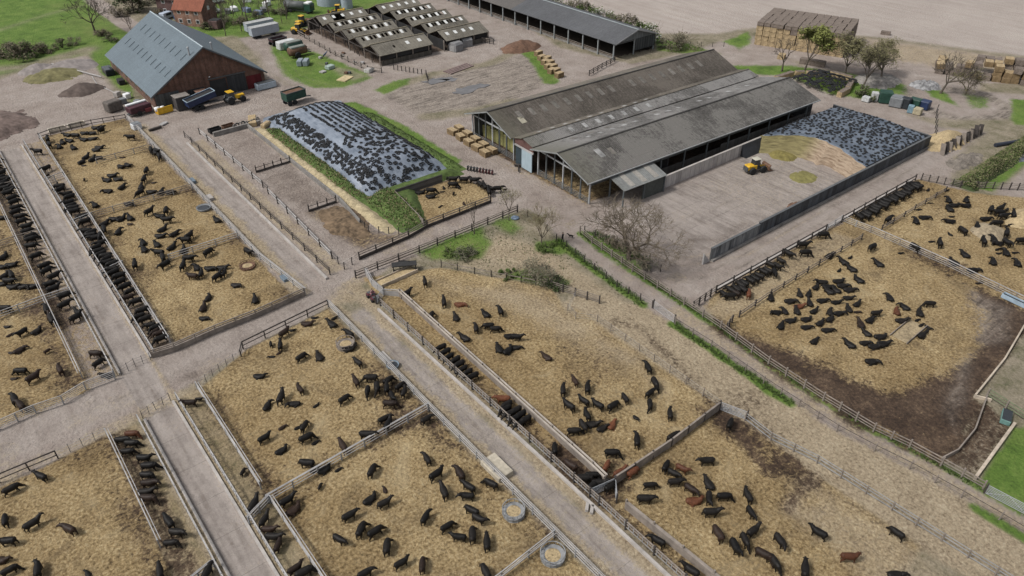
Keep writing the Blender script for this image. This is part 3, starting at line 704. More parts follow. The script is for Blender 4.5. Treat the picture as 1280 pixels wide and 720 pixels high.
galv([(-16, 80.6), (-8.1, 80.9), (-4.4, 81.2), (-1.6, 80.9), (1.0, 81.8), (4.2, 81.7)], 'row of galvanised hurdles along the cross road at left edge', rails=((.3, .05, .05, 0), (.55, .05, .05, 0), (.8, .05, .05, 0), (1.05, .05, .05, 0), (1.28, .08, .08, 0)), sp=2.4)
fence([(-25, 70.5), (-9.4, 72.4), (-4.0, 72.3)], 'dark single rail fence on the lower side of cross road at left', rails=((.55, .05, .1, 0), (1.2, .09, .12, 0)), rm=DTIM, pm=DTIM, ph=1.25, sp=2.5, group='dark rail fences')
wire([(-4.0, 72.3), (1.0, 72.6)], 'thin netting hurdle joining the dark rail to lower left strip', sp=1.2, ps=.06, rm=GALV, pm=DSTEEL)
wire([(11.6, 73.9), (14.5, 75.3), (17.6, 76.2)], 'thin netting fence at the top left of the pen under crossroads', sp=1.1, ps=.07, rm=GALV, pm=DSTEEL)
fence([(17.6, 76.2), (18.4, 77.6), (24.5, 78.3), (30.9, 79)], 'dark rail fence along the top of the pen under crossroads', rails=((.6, .06, .1, 0), (1.2, .12, .14, 0)), rm=DTIM, pm=DTIM, ph=1.25, sp=2.6, group='dark rail fences')
wire([(5.0, 82), (6.8, 82.6), (8.6, 82.6)], 'thin hurdle across the foot of the upper feed alley', sp=.9, ps=.07, rm=DSTEEL, pm=DSTEEL)
wire([(4.8, 72.8), (6.4, 73.4), (8.2, 73.8)], 'thin hurdle across the head of the lower feed alley', sp=.9, ps=.07, rm=DSTEEL, pm=DSTEEL)
# right alley
low_wall([(34.1, 144.6), (33.8, 85.2)], 'long concrete kerb beside the road below the left silage heap', .35, .35)
fence([(34.8, 148), (34.7, 86)], 'dark post and rail fence on kerb beside the upper road', rails=((.7, .05, .1, 0), (1.15, .06, .12, 0)), ph=1.35, ps=.14, sp=4.2, rm=DTIM, pm=DTIM, group='dark rail fences')
timber([(37.6, 147.5), (38.2, 118)], 'upper half of the pale timber rail fence before bare dirt pens', rails=((.55, .06, .18, .05), (1.1, .10, .2, .05)), rm=PTIM if False else PALE, sp=4)
timber([(37.9, 115), (36.9, 89.6)], 'lower half of the pale timber rail fence before bare dirt pens', rails=((.55, .06, .18, .05), (1.1, .10, .2, .05)), rm=PALE, sp=4)
wire([(36.9, 89.6), (37.0, 86), (40, 86.9)], 'short wire fence closing corner of the lowest dirt pen', sp=2)
timber([(39.6, 124.2), (46.2, 124.4)], 'dark cross fence between upper and middle dirt pens', rails=((.25, .2, .3, 0), (1.0, .04, .08, 0)), rm=DTIM, sp=1.6)
timber([(40.6, 105), (45.6, 105.1)], 'dark cross fence between middle and lowest dirt pens', rails=((.25, .25, .3, 0), (1.0, .04, .08, 0)), rm=DTIM, sp=1.6)
low_wall([(46.5, 147), (46.3, 105.3), (45.2, 96)], 'low grey retaining wall between dirt pens and the grassy bank', .35, .8, CONCD, name='retaining_wall', cat='wall')
wire([(45.2, 96), (45.0, 93), (49.5, 88.4)], 'sagging wire fence below the grassy bank', sp=1.6)
timber([(40.0, 86.9), (49, 87.6), (53, 88.6), (65.9, 88.9)], 'dark three-rail fence on upper side of the sloping lane', panel=(.02, .55, .08), panelm=DTIM, sp=3.2)
timber([(37.2, 82.9), (48, 83.0), (58, 83.3), (67.4, 83.6)], 'dark three-rail fence with pale boards on lower side of sloping lane', rails=((.4, .05, .2, .08), (.85, .05, .18, .08), (1.3, .06, .12, -.08)), rm=TIMB, sp=3.3)
wire([(67.4, 83.6), (68.0, 79), (66.5, 72.9)], 'wire fence from the sloping lane to the path head', sp=2.6)
timber([(52.9, 89.3), (53.8, 95.6), (54.4, 100.3)], 'short timber fence on the left of the small straw pen', panel=(.05, .9, .08), sp=2.4)
low_wall([(54.4, 100.4), (63.8, 100.3)], 'dark sleeper wall at the back of small straw pen', .25, 1.5, panelled('sleeper_wall', (.10, .095, .092), .3, vert=False), name='sleeper_wall', cat='wall')
low_wall([(35.8, 74.2), (36.0, 36), (35.9, 14)], 'long low concrete kerb along the right alley', .3, .4)
fence([(36.55, 74.8), (36.6, 36), (36.6, 14)], 'timber and steel feed barrier along the right alley', rails=((.5, .06, .14, 0), (.95, .06, .14, 0), (1.3, .10, .10, 0)), ph=1.5, ps=.17, sp=3.6, rm=TIMB, pm=DTIM, group='feed barriers along the alleys', name='feed_barrier', cat='feed barrier', bars=.6, barm=GALV)
timber([(39.7, 75), (39.1, 36), (39.0, 33.9)], 'double pale board wall along the left of the middle pen', rails=((1.2, .16, .16, -.18), (1.2, .16, .16, .18)), panel=(.02, .95, .22), panelm=TIMB, rm=M('board_tops', (.36, .32, .28), .9, .3, 1.2), sp=3.2, pm=TIMB)
galv([(38.8, 83), (38.0, 79.6), (38.1, 76.6), (39.7, 75)], 'curved sheeted fence behind the quad bike', panel=(.1, 1.0, .05), panelm=PALE, sp=1.8)
gate((36.4, 75.6), (38.1, 76.6), 'short grey gate between the quad bike and the feed barrier')
wire([(48.3, 77.6), (52.5, 71), (57.4, 63.6)], 'low post and rail fence across the top of the middle pen', rails=((.4, .03, .05, .06), (.95, .05, .1, .06)), rm=TIMB, sp=2.3)
timber([(57.4, 63.6), (60.2, 56.8)], 'timber hurdle fence below the big grey bush', rails=((.3, .04, .1, .06), (.6, .04, .1, .06), (.9, .04, .1, .06), (1.2, .04, .1, .06)), sp=1.9)
wire([(58.7, 60), (55.7, 58.2), (55.3, 56.2), (57.1, 54), (56.9, 33.6)], 'faint netting fence along the right of the middle pen', sp=2.5, rm=GALV, pm=TIMB, ps=.12)
wire([(57.5, 30.6), (57.2, 27), (58.3, 22), (58.7, 14), (59.4, 2)], 'faint netting fence along the right of the bottom right pen', sp=2.5, rm=GALV, pm=TIMB, ps=.16, rails=((.3, .03, .12, .06), (.8, .03, .1, .06), (1.15, .03, .1, .06)))
timber([(39.6, 33.2), (48, 33.1), (56.6, 33.5)], 'grey board wall between the middle and bottom right pens', panel=(.02, 1.15, .12), panelm=TIMB, rails=((1.25, .2, .12, 0),), sp=2.8)
gate((56.7, 33.4), (57.7, 30.7), 'galvanised gate at the corner of the bottom right pen')
gate((36.7, 33.6), (39.4, 33.1), 'galvanised gate across the feed strip at the board wall')
gate((38.2, 31.5), (39.4, 32.9), 'short galvanised gate folded beside the feed strip corner', 4)
timber([(38.4, 30.4), (38.9, 20), (39.0, 12)], 'grey board wall right of the feed strip in bottom right pen', panel=(.02, 1.0, .3), panelm=TIMB, rails=((1.05, .34, .1, 0),), sp=3, pm=TIMB)
# path
PRF = [(70.8, 72.2), (70.2, 68.8), (69.4, 59.5), (69.0, 49.4), (68.6, 42.9), (67.6, 34.8), (67.2, 27), (67.2, 20.8), (67.9, 17.1), (68.2, 13.8), (68.4, 9.6)]
wire([(66.5, 70.5), (65.7, 65.7), (64.9, 58.1), (65.2, 51.7)], 'dark post and wire fence beside the upper path', sp=2.4, ps=.16, ph=1.25)
gate((65.2, 51.4), (64.9, 47.6), 'galvanised gate in the fence left of the path', 5, mat=PALE)
wire([(64.8, 47.3), (64.8, 41.3), (64.3, 33.1), (64.1, 23.3), (64.6, 19.2), (65.2, 15.6), (65.7, 10.5), (65.9, 6.9), (66.2, -6)], 'long post and wire fence left of the path', sp=2.8, rm=DTIM, rails=((.4, .02, .02, .06), (.95, .03, .06, .06)), pm=TIMB)
timber(PRF[:4]+[(68.8, 46)], 'upper rail fence on the right of the path', rails=((.4, .04, .1, .06), (.75, .04, .1, .06), (1.1, .05, .12, .06)), sp=2.6, rm=TIMB, pm=TIMB)
timber([(68.8, 46)]+PRF[4:], 'rail fence between the path and muddy pen', rails=((.35, .04, .1, .06), (.7, .04, .1, .06), (1.1, .05, .12, .06)), sp=2.4, rm=TIMB, pm=TIMB)
wire([(71.6, 72), (72.8, 66), (73.6, 60), (72.6, 57)], 'dark wire fence round the foot of big bare tree', sp=2.2, ps=.16)
gate((68.1, 9.2), (68.5, 5.6), 'galvanised gate on grass at the lower right', 6)
wire([(68.6, 5.4), (69, -4)], 'wire fence running off the lower right corner', sp=2.5)
low_wall([(74.6, 48.95), (129, 49.0)], 'concrete kerb between silage road and the right feed strip', .3, .35)
timber([(74.6, 48.5), (101.5, 48.6)], 'dark feed rail along the near part of the silage road', rails=((.55, .06, .14, 0), (1.2, .12, .14, 0)), rm=DTIM, sp=3.6)
timber([(106, 48.6), (129.5, 48.7)], 'dark feed rail along the far part of the silage road', rails=((.55, .06, .14, 0), (1.2, .12, .14, 0)), rm=DTIM, sp=3.6)
timber([(69.2, 48.0), (72, 48.3), (74.6, 48.5)], 'short dark fence at the path corner of the feed strip', sp=1.2)
timber([(72.6, 43), (80, 43.4), (92, 43.6), (103.6, 43.7)], 'low weathered rail down the middle of the right pen', rails=((.5, .05, .2, 0), (.95, .05, .14, 0)), sp=3.0, ph=1.2)
timber([(68.9, 42.2), (70.8, 42.8)], 'broken timber rail end beside the path', sp=1.0)
timber([(108.6, 43.2), (119, 43.3), (129.4, 43.3)], 'low weathered rail in the far right pen', rails=((.5, .05, .2, 0), (.95, .05, .14, 0)), sp=3.0, ph=1.2)
galv([(102.0, 48.6), (106.3, 48.8), (106.6, 44)], 'galvanised hurdles at corner of the silage road feed strip', sp=2.0, rails=((.3, .05, .05, 0), (.6, .05, .05, 0), (.9, .05, .05, 0), (1.2, .07, .07, 0)))
galv([(106.6, 44), (106.4, 32), (105.4, 22), (105, 16)], 'pale hurdle fence between the two big right pens', rails=((.3, .05, .05, 0), (.6, .05, .05, 0), (.9, .05, .05, 0), (1.25, .1, .1, 0)), sp=2.6, rm=PALE, pm=TIMB)
timber([(130.6, 48.2), (133.2, 42.6), (141, 35), (150, 28)], 'hurdle fence at the foot of the hedge bank', rails=((.3, .05, .1, 0), (.6, .05, .1, 0), (.9, .05, .1, 0), (1.2, .05, .1, 0)), sp=1.3, rm=TIMB)
low_wall([(100, 18.6), (91, 17.2), (81.4, 16.4)], 'pale low wall edging the mud on the right', .18, .5, PTIM, name='low_wall', cat='wall')
low_wall([(81.4, 16.4), (82.2, 14.9)], 'stub of pale low wall at the muddy corner', .18, .5, PTIM, name='low_wall', cat='wall')
low_wall([(82.4, 15.5), (76, 13.9), (71.4, 13.6), (68.9, 14.1)], 'curved pale pipe rail across the muddy corner', .12, .6, TIMB, name='pipe_rail', cat='rail')
low_wall([(80.4, 11.6), (69.0, 10.7)], 'pale board kerb between the small mud pen and grass', .3, .5, PTIM, name='board_kerb', cat='kerb')
timber([(82.6, 15.6), (81.8, 11), (84, 6)], 'greenish timber rail fence above the small mud pen', rm=M('green_timber', (.17, .19, .12), .9, .3), pm=TIMB, sp=2.0)
timber([(117, 162.6), (119, 158)], 'broken dark fence at the right end of ruined shed', sp=1.2)
wire([(88, 157), (92, 149), (90, 145)], 'row of dark posts round the scrap grass', sp=1.1, ps=.2)
timber([(82.5, 200), (81.8, 175), (82.6, 160), (84.5, 156.8)], 'long dark rail fence before the ruined cattle shed', rails=((.5, .08, .2, 0), (1.15, .12, .16, 0)), rm=TIMB, sp=3.2)
timber([(134, 128), (128, 126.4), (122, 124.5)], 'dark rail fence at the near end of the long shed', rm=DTIM, sp=2)
wire([(147, 128), (156, 126.5), (165, 119)], 'wire fence on grass beyond the long shed', sp=3)
wire([(163.5, 62), (150, 55.5)], 'leaning dark posts beside the row of tanks', sp=3.0, ps=.16, ph=2.0)

# ------------------------------------------------------------------ buildings
def slope(u0, u1, vA, zA, vB, zB, th=.12, holes=(), nu_=1):
    """roof slope from (vA,zA) to (vB,zB); holes = (ua, ub, ta, tb) really left open"""
    us = sorted({round(x, 3) for x in [u0, u1]+[h[0] for h in holes]+[h[1] for h in holes]})
    ts = sorted({round(x, 3) for x in [0, 1]+[h[2] for h in holes]+[h[3] for h in holes]})
    b = MB(); L = math.hypot(vB-vA, zB-zA); nv_, nz_ = -(zB-zA)/L, (vB-vA)/L
    if nz_ < 0: nv_, nz_ = -nv_, -nz_
    P = lambda u, t, d: (u, vA+(vB-vA)*t-nv_*d, zA+(zB-zA)*t-nz_*d)
    inside = lambda u, t: any(h[0] < u < h[1] and h[2] < t < h[3] for h in holes)
    solid = {}
    for i in range(len(us)-1):
        for j in range(len(ts)-1): solid[i, j] = not inside((us[i]+us[i+1])/2, (ts[j]+ts[j+1])/2)
    for (i, j), s_ in solid.items():
        if not s_: continue
        a, c, p, q = us[i], us[i+1], ts[j], ts[j+1]
        b.add([P(a, p, 0), P(c, p, 0), P(c, q, 0), P(a, q, 0)], [(0, 1, 2, 3)])
        b.add([P(a, p, th), P(a, q, th), P(c, q, th), P(c, p, th)], [(0, 1, 2, 3)])
        for (di, dj, e) in ((-1, 0, ((a, p), (a, q))), (1, 0, ((c, p), (c, q))), (0, -1, ((a, p), (c, p))), (0, 1, ((a, q), (c, q)))):
            if not solid.get((i+di, j+dj), False):
                (x, y), (z, w_) = e
                b.add([P(x, y, 0), P(z, w_, 0), P(z, w_, th), P(x, y, th)], [(0, 1, 2, 3)])
    return b
def patch(u0, u1, vA, zA, vB, zB, t0, t1, lift=.03, th=.03):
    """flat sheet lying on a slope"""
    return slope(u0, u1, vA+(vB-vA)*t0, zA+(zB-zA)*t0+lift, vA+(vB-vA)*t1, zA+(zB-zA)*t1+lift, th)

# --- blue-grey roofed brick barn (local origin 35,166)
def blue_barn():
    t = thing('brick_barn', 'big brick barn with a plain blue-grey metal roof', 'barn', (35, 166, 0))
    W, L, E, H = 24.4, 35.0, 3.5, 11.2
    rm = corrugated('blue_roof', (.118, .150, .174), 'y', .35, .35, [.082, .106, .125], .5, .15, .1, .3, .25)
    bk = brick('rusty_brick', (.115, .055, .038), (.155, .075, .05), (.12, .10, .09), 3.2)
    b = MB(); b.prism([(0, 0), (W, 0), (W, E), (W/2, H-.25), (0, E)], 'y', 0, .35); g1 = b.build('gable_wall', bk, t)
    b = MB(); b.prism([(0, 0), (W, 0), (W, E), (W/2, H-.25), (0, E)], 'y', L-.35, L); b.build('gable_wall', bk, t)
    for x in (0, W-.35): MB().bb(x, x+.35, .35, L-.35, 0, E).build('side_wall', bk, t)
    for sgn in (-1, 1):
        mid = W/2; e = -.7 if sgn < 0 else W+.7
        b = MB(); k = (H-E)/(W/2); ze = E-.7*k
        dx, dz = (mid-e), (H-ze); Ln = math.hypot(dx, dz); nx, nz = -dz/Ln, dx/Ln
        if nz < 0: nx, nz = -nx, -nz
        vs = [(e, -.6, ze), (mid, -.6, H), (mid, L+.6, H), (e, L+.6, ze)]
        b.add(vs+[(x-nx*.18, y, z-nz*.18) for x, y, z in vs], [(0, 1, 2, 3), (7, 6, 5, 4), (0, 4, 5, 1), (1, 5, 6, 2), (2, 6, 7, 3), (3, 7, 4, 0)])
        rf = b.build('roof', rm, t)
        if sgn < 0:
            sk = M('roof_slit', (.10, .13, .15), .5, .2)
            for row, (n, f0, f1, y0, y1) in enumerate(((10, .34, .47, 31.5, 2.2), (9, .66, .79, 31.0, 3.0))):
                for i in range(n):
                    y = y0+(y1-y0)*i/(n-1)
                    if row and i >= 5: y -= .4
                    p = lambda f, d: (e+dx*f+nx*d, ze+dz*f+nz*d)
                    (xa, za), (xb, zb) = p(f0, .02), p(f1, .02); (xc, zc), (xd, zd) = p(f0, .10), p(f1, .10)
                    MB().add([(xa, y, za), (xb, y, zb), (xb, y+.32, zb), (xa, y+.32, za), (xc, y, zc), (xd, y, zd), (xd, y+.32, zd), (xc, y+.32, zc)],
                             [(3, 2, 1, 0), (4, 5, 6, 7), (0, 1, 5, 4), (1, 2, 6, 5), (2, 3, 7, 6), (3, 0, 4, 7)]).build('skylight', sk, rf)
    MB().tube([(W/2, -.6, H+.02), (W/2, L+.6, H+.02)], .14, 8).build('ridge_cap', M('ridge_zinc', (.36, .42, .46), .45, .2), t)
    MB().beam((-.6, -.62, E-.48), (W/2, -.62, H-.1), .08, .3).beam((W/2, -.62, H-.1), (W+.6, -.62, E-.48), .08, .3).build('bargeboard', M('barge', (.09, .1, .11), .7), t)
    dk = panelled('barn_door_boards', (.045, .047, .05), .4)
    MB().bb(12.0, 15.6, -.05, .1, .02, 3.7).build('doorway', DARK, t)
    MB().bb(15.8, 20.0, -.14, -.02, .05, 3.9).build('sliding_door', dk, t)
    MB().bb(20.2, 23.6, -.12, -.02, .05, 3.0).build('sliding_door', panelled('red_door', (.12, .022, .025), .5), t)['label'] = 'dark red sliding door'
    MB().bb(.15, 5.2, -.10, -.02, .05, 3.2).build('cladding_panel', panelled('grey_cladding', (.075, .08, .085), .5), t)
    MB().bb(7.0, 10.6, -.09, -.02, .05, 2.8).build('cladding_panel', dk, t)
    MB().bb(11.8, 20.2, -.2, -.06, 4.0, 4.25).build('door_track', DSTEEL, t)
    MB().lathe([(.0, 0), (.2, .05), (.2, .12), (.0, .2)], 8, (12.2, -.25, 4.6), 'z').build('lamp', WHITE, t)
    for x, y, h in ((9.6, 1.2, 1.5), (14.6, 1.4, 1.4)):
        zr = E+(H-E)*(1-abs(x-W/2)/(W/2))
        c = MB().lathe([(.16, -.2), (.16, h), (.24, h+.05), (.24, h+.2), (.04, h+.35)], 8, (x, y, zr)); c.build('vent_pipe', GALV, t)
    wn = M('barn_window', (.06, .065, .07), .3)
    for i in range(9): MB().bb(-.04, .05, 2.2+i*3.7, 3.4+i*3.7, 1.3, 2.3).build('window', wn, t)
blue_barn()
def lean_box(loc, rz, d, label, mat, top):
    t = thing('store_box', label, 'store box', loc, rz, 'boxes against the barn gable')
    MB().bb(-d[0]/2, d[0]/2, -d[1]/2, d[1]/2, .1, d[2]).build('body', mat, t, bev=.04)
    MB().bb(-d[0]/2-.08, d[0]/2+.08, -d[1]/2-.08, d[1]/2+.08, d[2]+.002, d[2]+.12).build('lid', top, t)
lean_box((39.7, 163.4), 0.05, (3.0, 2.4, 2.9), 'tall dark bin with pale lid against the barn gable', M('dark_ply', (.06, .055, .055), .9), M('bin_lid', (.21, .19, .175), .9))
lean_box((44.2, 164.2), 0.03, (2.2, 1.6, 2.7), 'dark bin with rusty lid beside the barn doorway', M('dark_ply', (.06, .055, .055), .9), M('rusty_lid', (.22, .135, .10), .9))

# --- ruined five-span cattle shed
def ruined_shed():
    t = thing('cattle_shed', 'ruined five-span cattle shed with holes punched through its grey roofs', 'cattle shed', (86, 161, 0))
    rm = corrugated('asbestos_grey', (.150, .138, .115), 'x', .3, .6, [.064, .058, .05], .9, .0, .16, .6, .3)
    rm2 = corrugated('asbestos_pale', (.20, .175, .13), 'x', .3, .5, [.10, .086, .066], .9, .0, .2, .6, .3)
    W = 7.9; U1, UG0, UG1, U2 = 0.4, 16.0, 20.0, 33.6
    sky_m = M('roof_light_sheet', (.62, .63, .62), .5, .2)
    for k in range(5):
        v0 = k*W; vm = v0+W/2; v1 = v0+W
        ze, zr = 2.8, 4.4
        sh = k*.9 if k < 5 else 0
        for (ua, ub) in ((U1+sh*.3, UG0), (UG1, U2-k*.0)):
            n = 6 if ua < 5 else 7
            hol = []
            if 1 <= k <= 3:
                pos = np.linspace(ua+1.2, ub-1.8, n*2)
                hol = [(p, p+.75, .52, .86) for i, p in enumerate(pos) if i % 3 != 1]
                wht = [(p, p+.75, .52, .86) for i, p in enumerate(pos) if i % 3 == 1]
            elif k == 4: hol = [(ua+4, ua+7.5, .1, .9)] if ua < 5 else []; wht = [(p, p+.8, .5, .78) for p in np.linspace(ua+1.5, ub-2, 5)]
            else: wht = [(p, p+.9, .40, .68) for p in np.linspace(ua+(5.6 if ua < 5 else 1.5), ub-(3 if ua < 5 else 4.5), 3 if ua < 5 else 4)][(1 if ua < 5 else 0):]; hol = [(ua+5.2, ua+5.8, .4, .6)] if ua < 5 else []
            r1 = slope(ua, ub, v0-.35*(k == 0), ze-.14*(k == 0), vm, zr, .1, hol).build('roof', rm if k else rm, t)
            for a, b_, c, d in wht: patch(a, b_, v0, ze, vm, zr, c, d, .025).build('roof_light', sky_m, r1)
            slope(ua, ub, vm+.02, zr-.01, v1, ze, .1, ()).build('roof', rm2, t)
            MB().beam((ua, vm, zr+.06), (ub, vm, zr+.06), .4, .06).build('ridge_cap', rm2, t)
    # posts and remaining walls
    pm_ = post_mesh(2.8, .22, TIMB)
    for k in range(6):
        for x in np.arange(.8, 34, 4.7): link('post', pm_, t, (x, min(k*W, 39.2)+(.25 if k == 0 else 0), 0))
    wall = panelled('shed_boards', (.085, .078, .068), .35)
    for (a, b_) in ((1.0, 15.6), (20.4, 33.4)):
        MB().bb(a, b_, .05, .16, 0, 1.2).build('wall', wall, t); MB().bb(a, b_, .4, .5, 1.25, 2.5).build('wall', DARK, t)
    MB().bb(.5, 33.5, 39.4, 39.6, 0, 2.7).build('wall', wall, t); MB().bb(33.4, 33.6, .4, 39.2, 0, 2.6).build('wall', wall, t)
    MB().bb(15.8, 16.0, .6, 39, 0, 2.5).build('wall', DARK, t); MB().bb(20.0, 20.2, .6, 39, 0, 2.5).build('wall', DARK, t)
    for k in range(5):
        b = MB()
        for i in range(4):
            x = R.uniform(.6, 2.2); b.beam((x, k*W+1.5*i+1, .0), (x+R.uniform(-.5, .5), k*W+1.5*i+1.6, R.uniform(1.5, 3)), .14, .14)
        b.beam((.5, k*W+.2, 2.65), (.5, k*W+W-.2, 2.65), .15, .2); b.beam((.5, k*W+.2, 2.8), (.5, k*W+W/2, 4.3), .15, .2); b.build('roof_truss', DTIM, t)
ruined_shed()
for i, (x, y, rz) in enumerate(((108.4, 160.0, .2), (112.6, 161.6, -.15))):
    t = thing('calf_hutch', ['grey calf hutch nearer the ruined shed corner with pale front', 'plain grey calf hutch standing behind the other by ruined shed'][i], 'calf hutch', (x, y, 0), rz, 'calf hutches')
    MB().prism([(-1.3, 0), (1.3, 0), (1.3, 1.7), (.8, 2.2), (-.8, 2.2), (-1.3, 1.7)], 'x', -1.4, 1.4).build('shell', M('hutch_grey', (.20, .20, .205), .7), t, bev=.05)
    MB().bb(-1.46, -1.39, -.8, .8, .1, 1.5).build('doorway', M('hutch_front', (.28, .28, .28), .7) if i == 0 else DARK, t)

# --- long open-fronted shed
def long_shed():
    t = thing('long_shed', 'long open-fronted livestock shed with dark grey roof and steel posts', 'livestock shed', (134.7, 129, 0))
    W, L, E, H = 14.6, 86.0, 4.1, 6.4
    ra = corrugated('shed_roof_slate', (.088, .091, .098), 'y', .4, .5, [.056, .058, .062], .8, .0, .1, .4, .3)
    rb = corrugated('shed_roof_brown', (.100, .093, .088), 'y', .4, .5, [.065, .06, .057], .8, .0, .1, .4, .3)
    def sl(x0, z0, x1, z1, y0, y1, m):
        dx, dz = x1-x0, z1-z0; n = math.hypot(dx, dz); nx, nz = -dz/n, dx/n
        if nz < 0: nx, nz = -nx, -nz
        vs = [(x0, y0, z0), (x1, y0, z1), (x1, y1, z1), (x0, y1, z0)]
        return MB().add(vs+[(x-nx*.12, y, z-nz*.12) for x, y, z in vs], [(0, 1, 2, 3), (7, 6, 5, 4), (0, 4, 5, 1), (1, 5, 6, 2), (2, 6, 7, 3), (3, 7, 4, 0)]).build('roof', m, t)
    for y0, y1, m in ((-.6, 41, ra), (41.02, L, rb)):
        sl(-.5, E, W/2, H, y0, y1, m); sl(W/2, H, W+.5, E, y0, y1, m)
    MB().beam((W/2, -.6, H+.05), (W/2, L, H+.05), .5, .08).build('ridge_cap', M('ridge_grey', (.26, .29, .30), .7), t)
    MB().beam((-.45, -.66, E-.05), (W/2, -.66, H-.05), .06, .28).beam((W/2, -.66, H-.05), (W+.45, -.66, E-.05), .06, .28).build('bargeboard', GALV, t)
    pm_ = MB().bb(-.14, .14, -.14, .14, 0, E-.1).mesh('post', M('steel_post', (.24, .26, .265), .6, .2))
    for i in range(16): link('post', pm_, t, (0, .3+i*5.6, 0))
    for y in (.2,):
        for x in (W/2-.2, W-.2):
            MB().bb(x-.13, x+.13, y-.13, y+.13, 0, 5.9 if x < W-1 else E-.1).build('post', M('steel_post', (.24, .26, .265), .6, .2), t)
    cl = panelled('dark_cladding', (.05, .053, .055), .5)
    MB().bb(W-.1, W, 0, L, 0, E-.15).build('wall', cl, t)
    MB().bb(7.5, W-.1, .02, .1, 1.0, E-.1).build('wall', panelled('slat_cladding', (.06, .065, .067), .9, gap=.2), t)
    MB().prism([(0.0, E-.1), (W, E-.1), (W/2, H-.2)], 'y', .05, .12).build('gable_cladding', panelled('gable_grey', (.14, .15, .155), .5), t)
    MB().bb(.3, .5, 0, L, .02, .55).build('wall', CONCD, t)
    for z in (.9, 1.25): MB().beam((.1, .3, z), (.1, L, z), .06, .08).build('rail', TIMB, t)
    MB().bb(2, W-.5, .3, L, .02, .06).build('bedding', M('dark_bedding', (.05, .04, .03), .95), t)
    MB().beam((0, .2, E-.35), (W, .2, E-.35), .14, .25).build('tie_beam', DSTEEL, t)
long_shed()

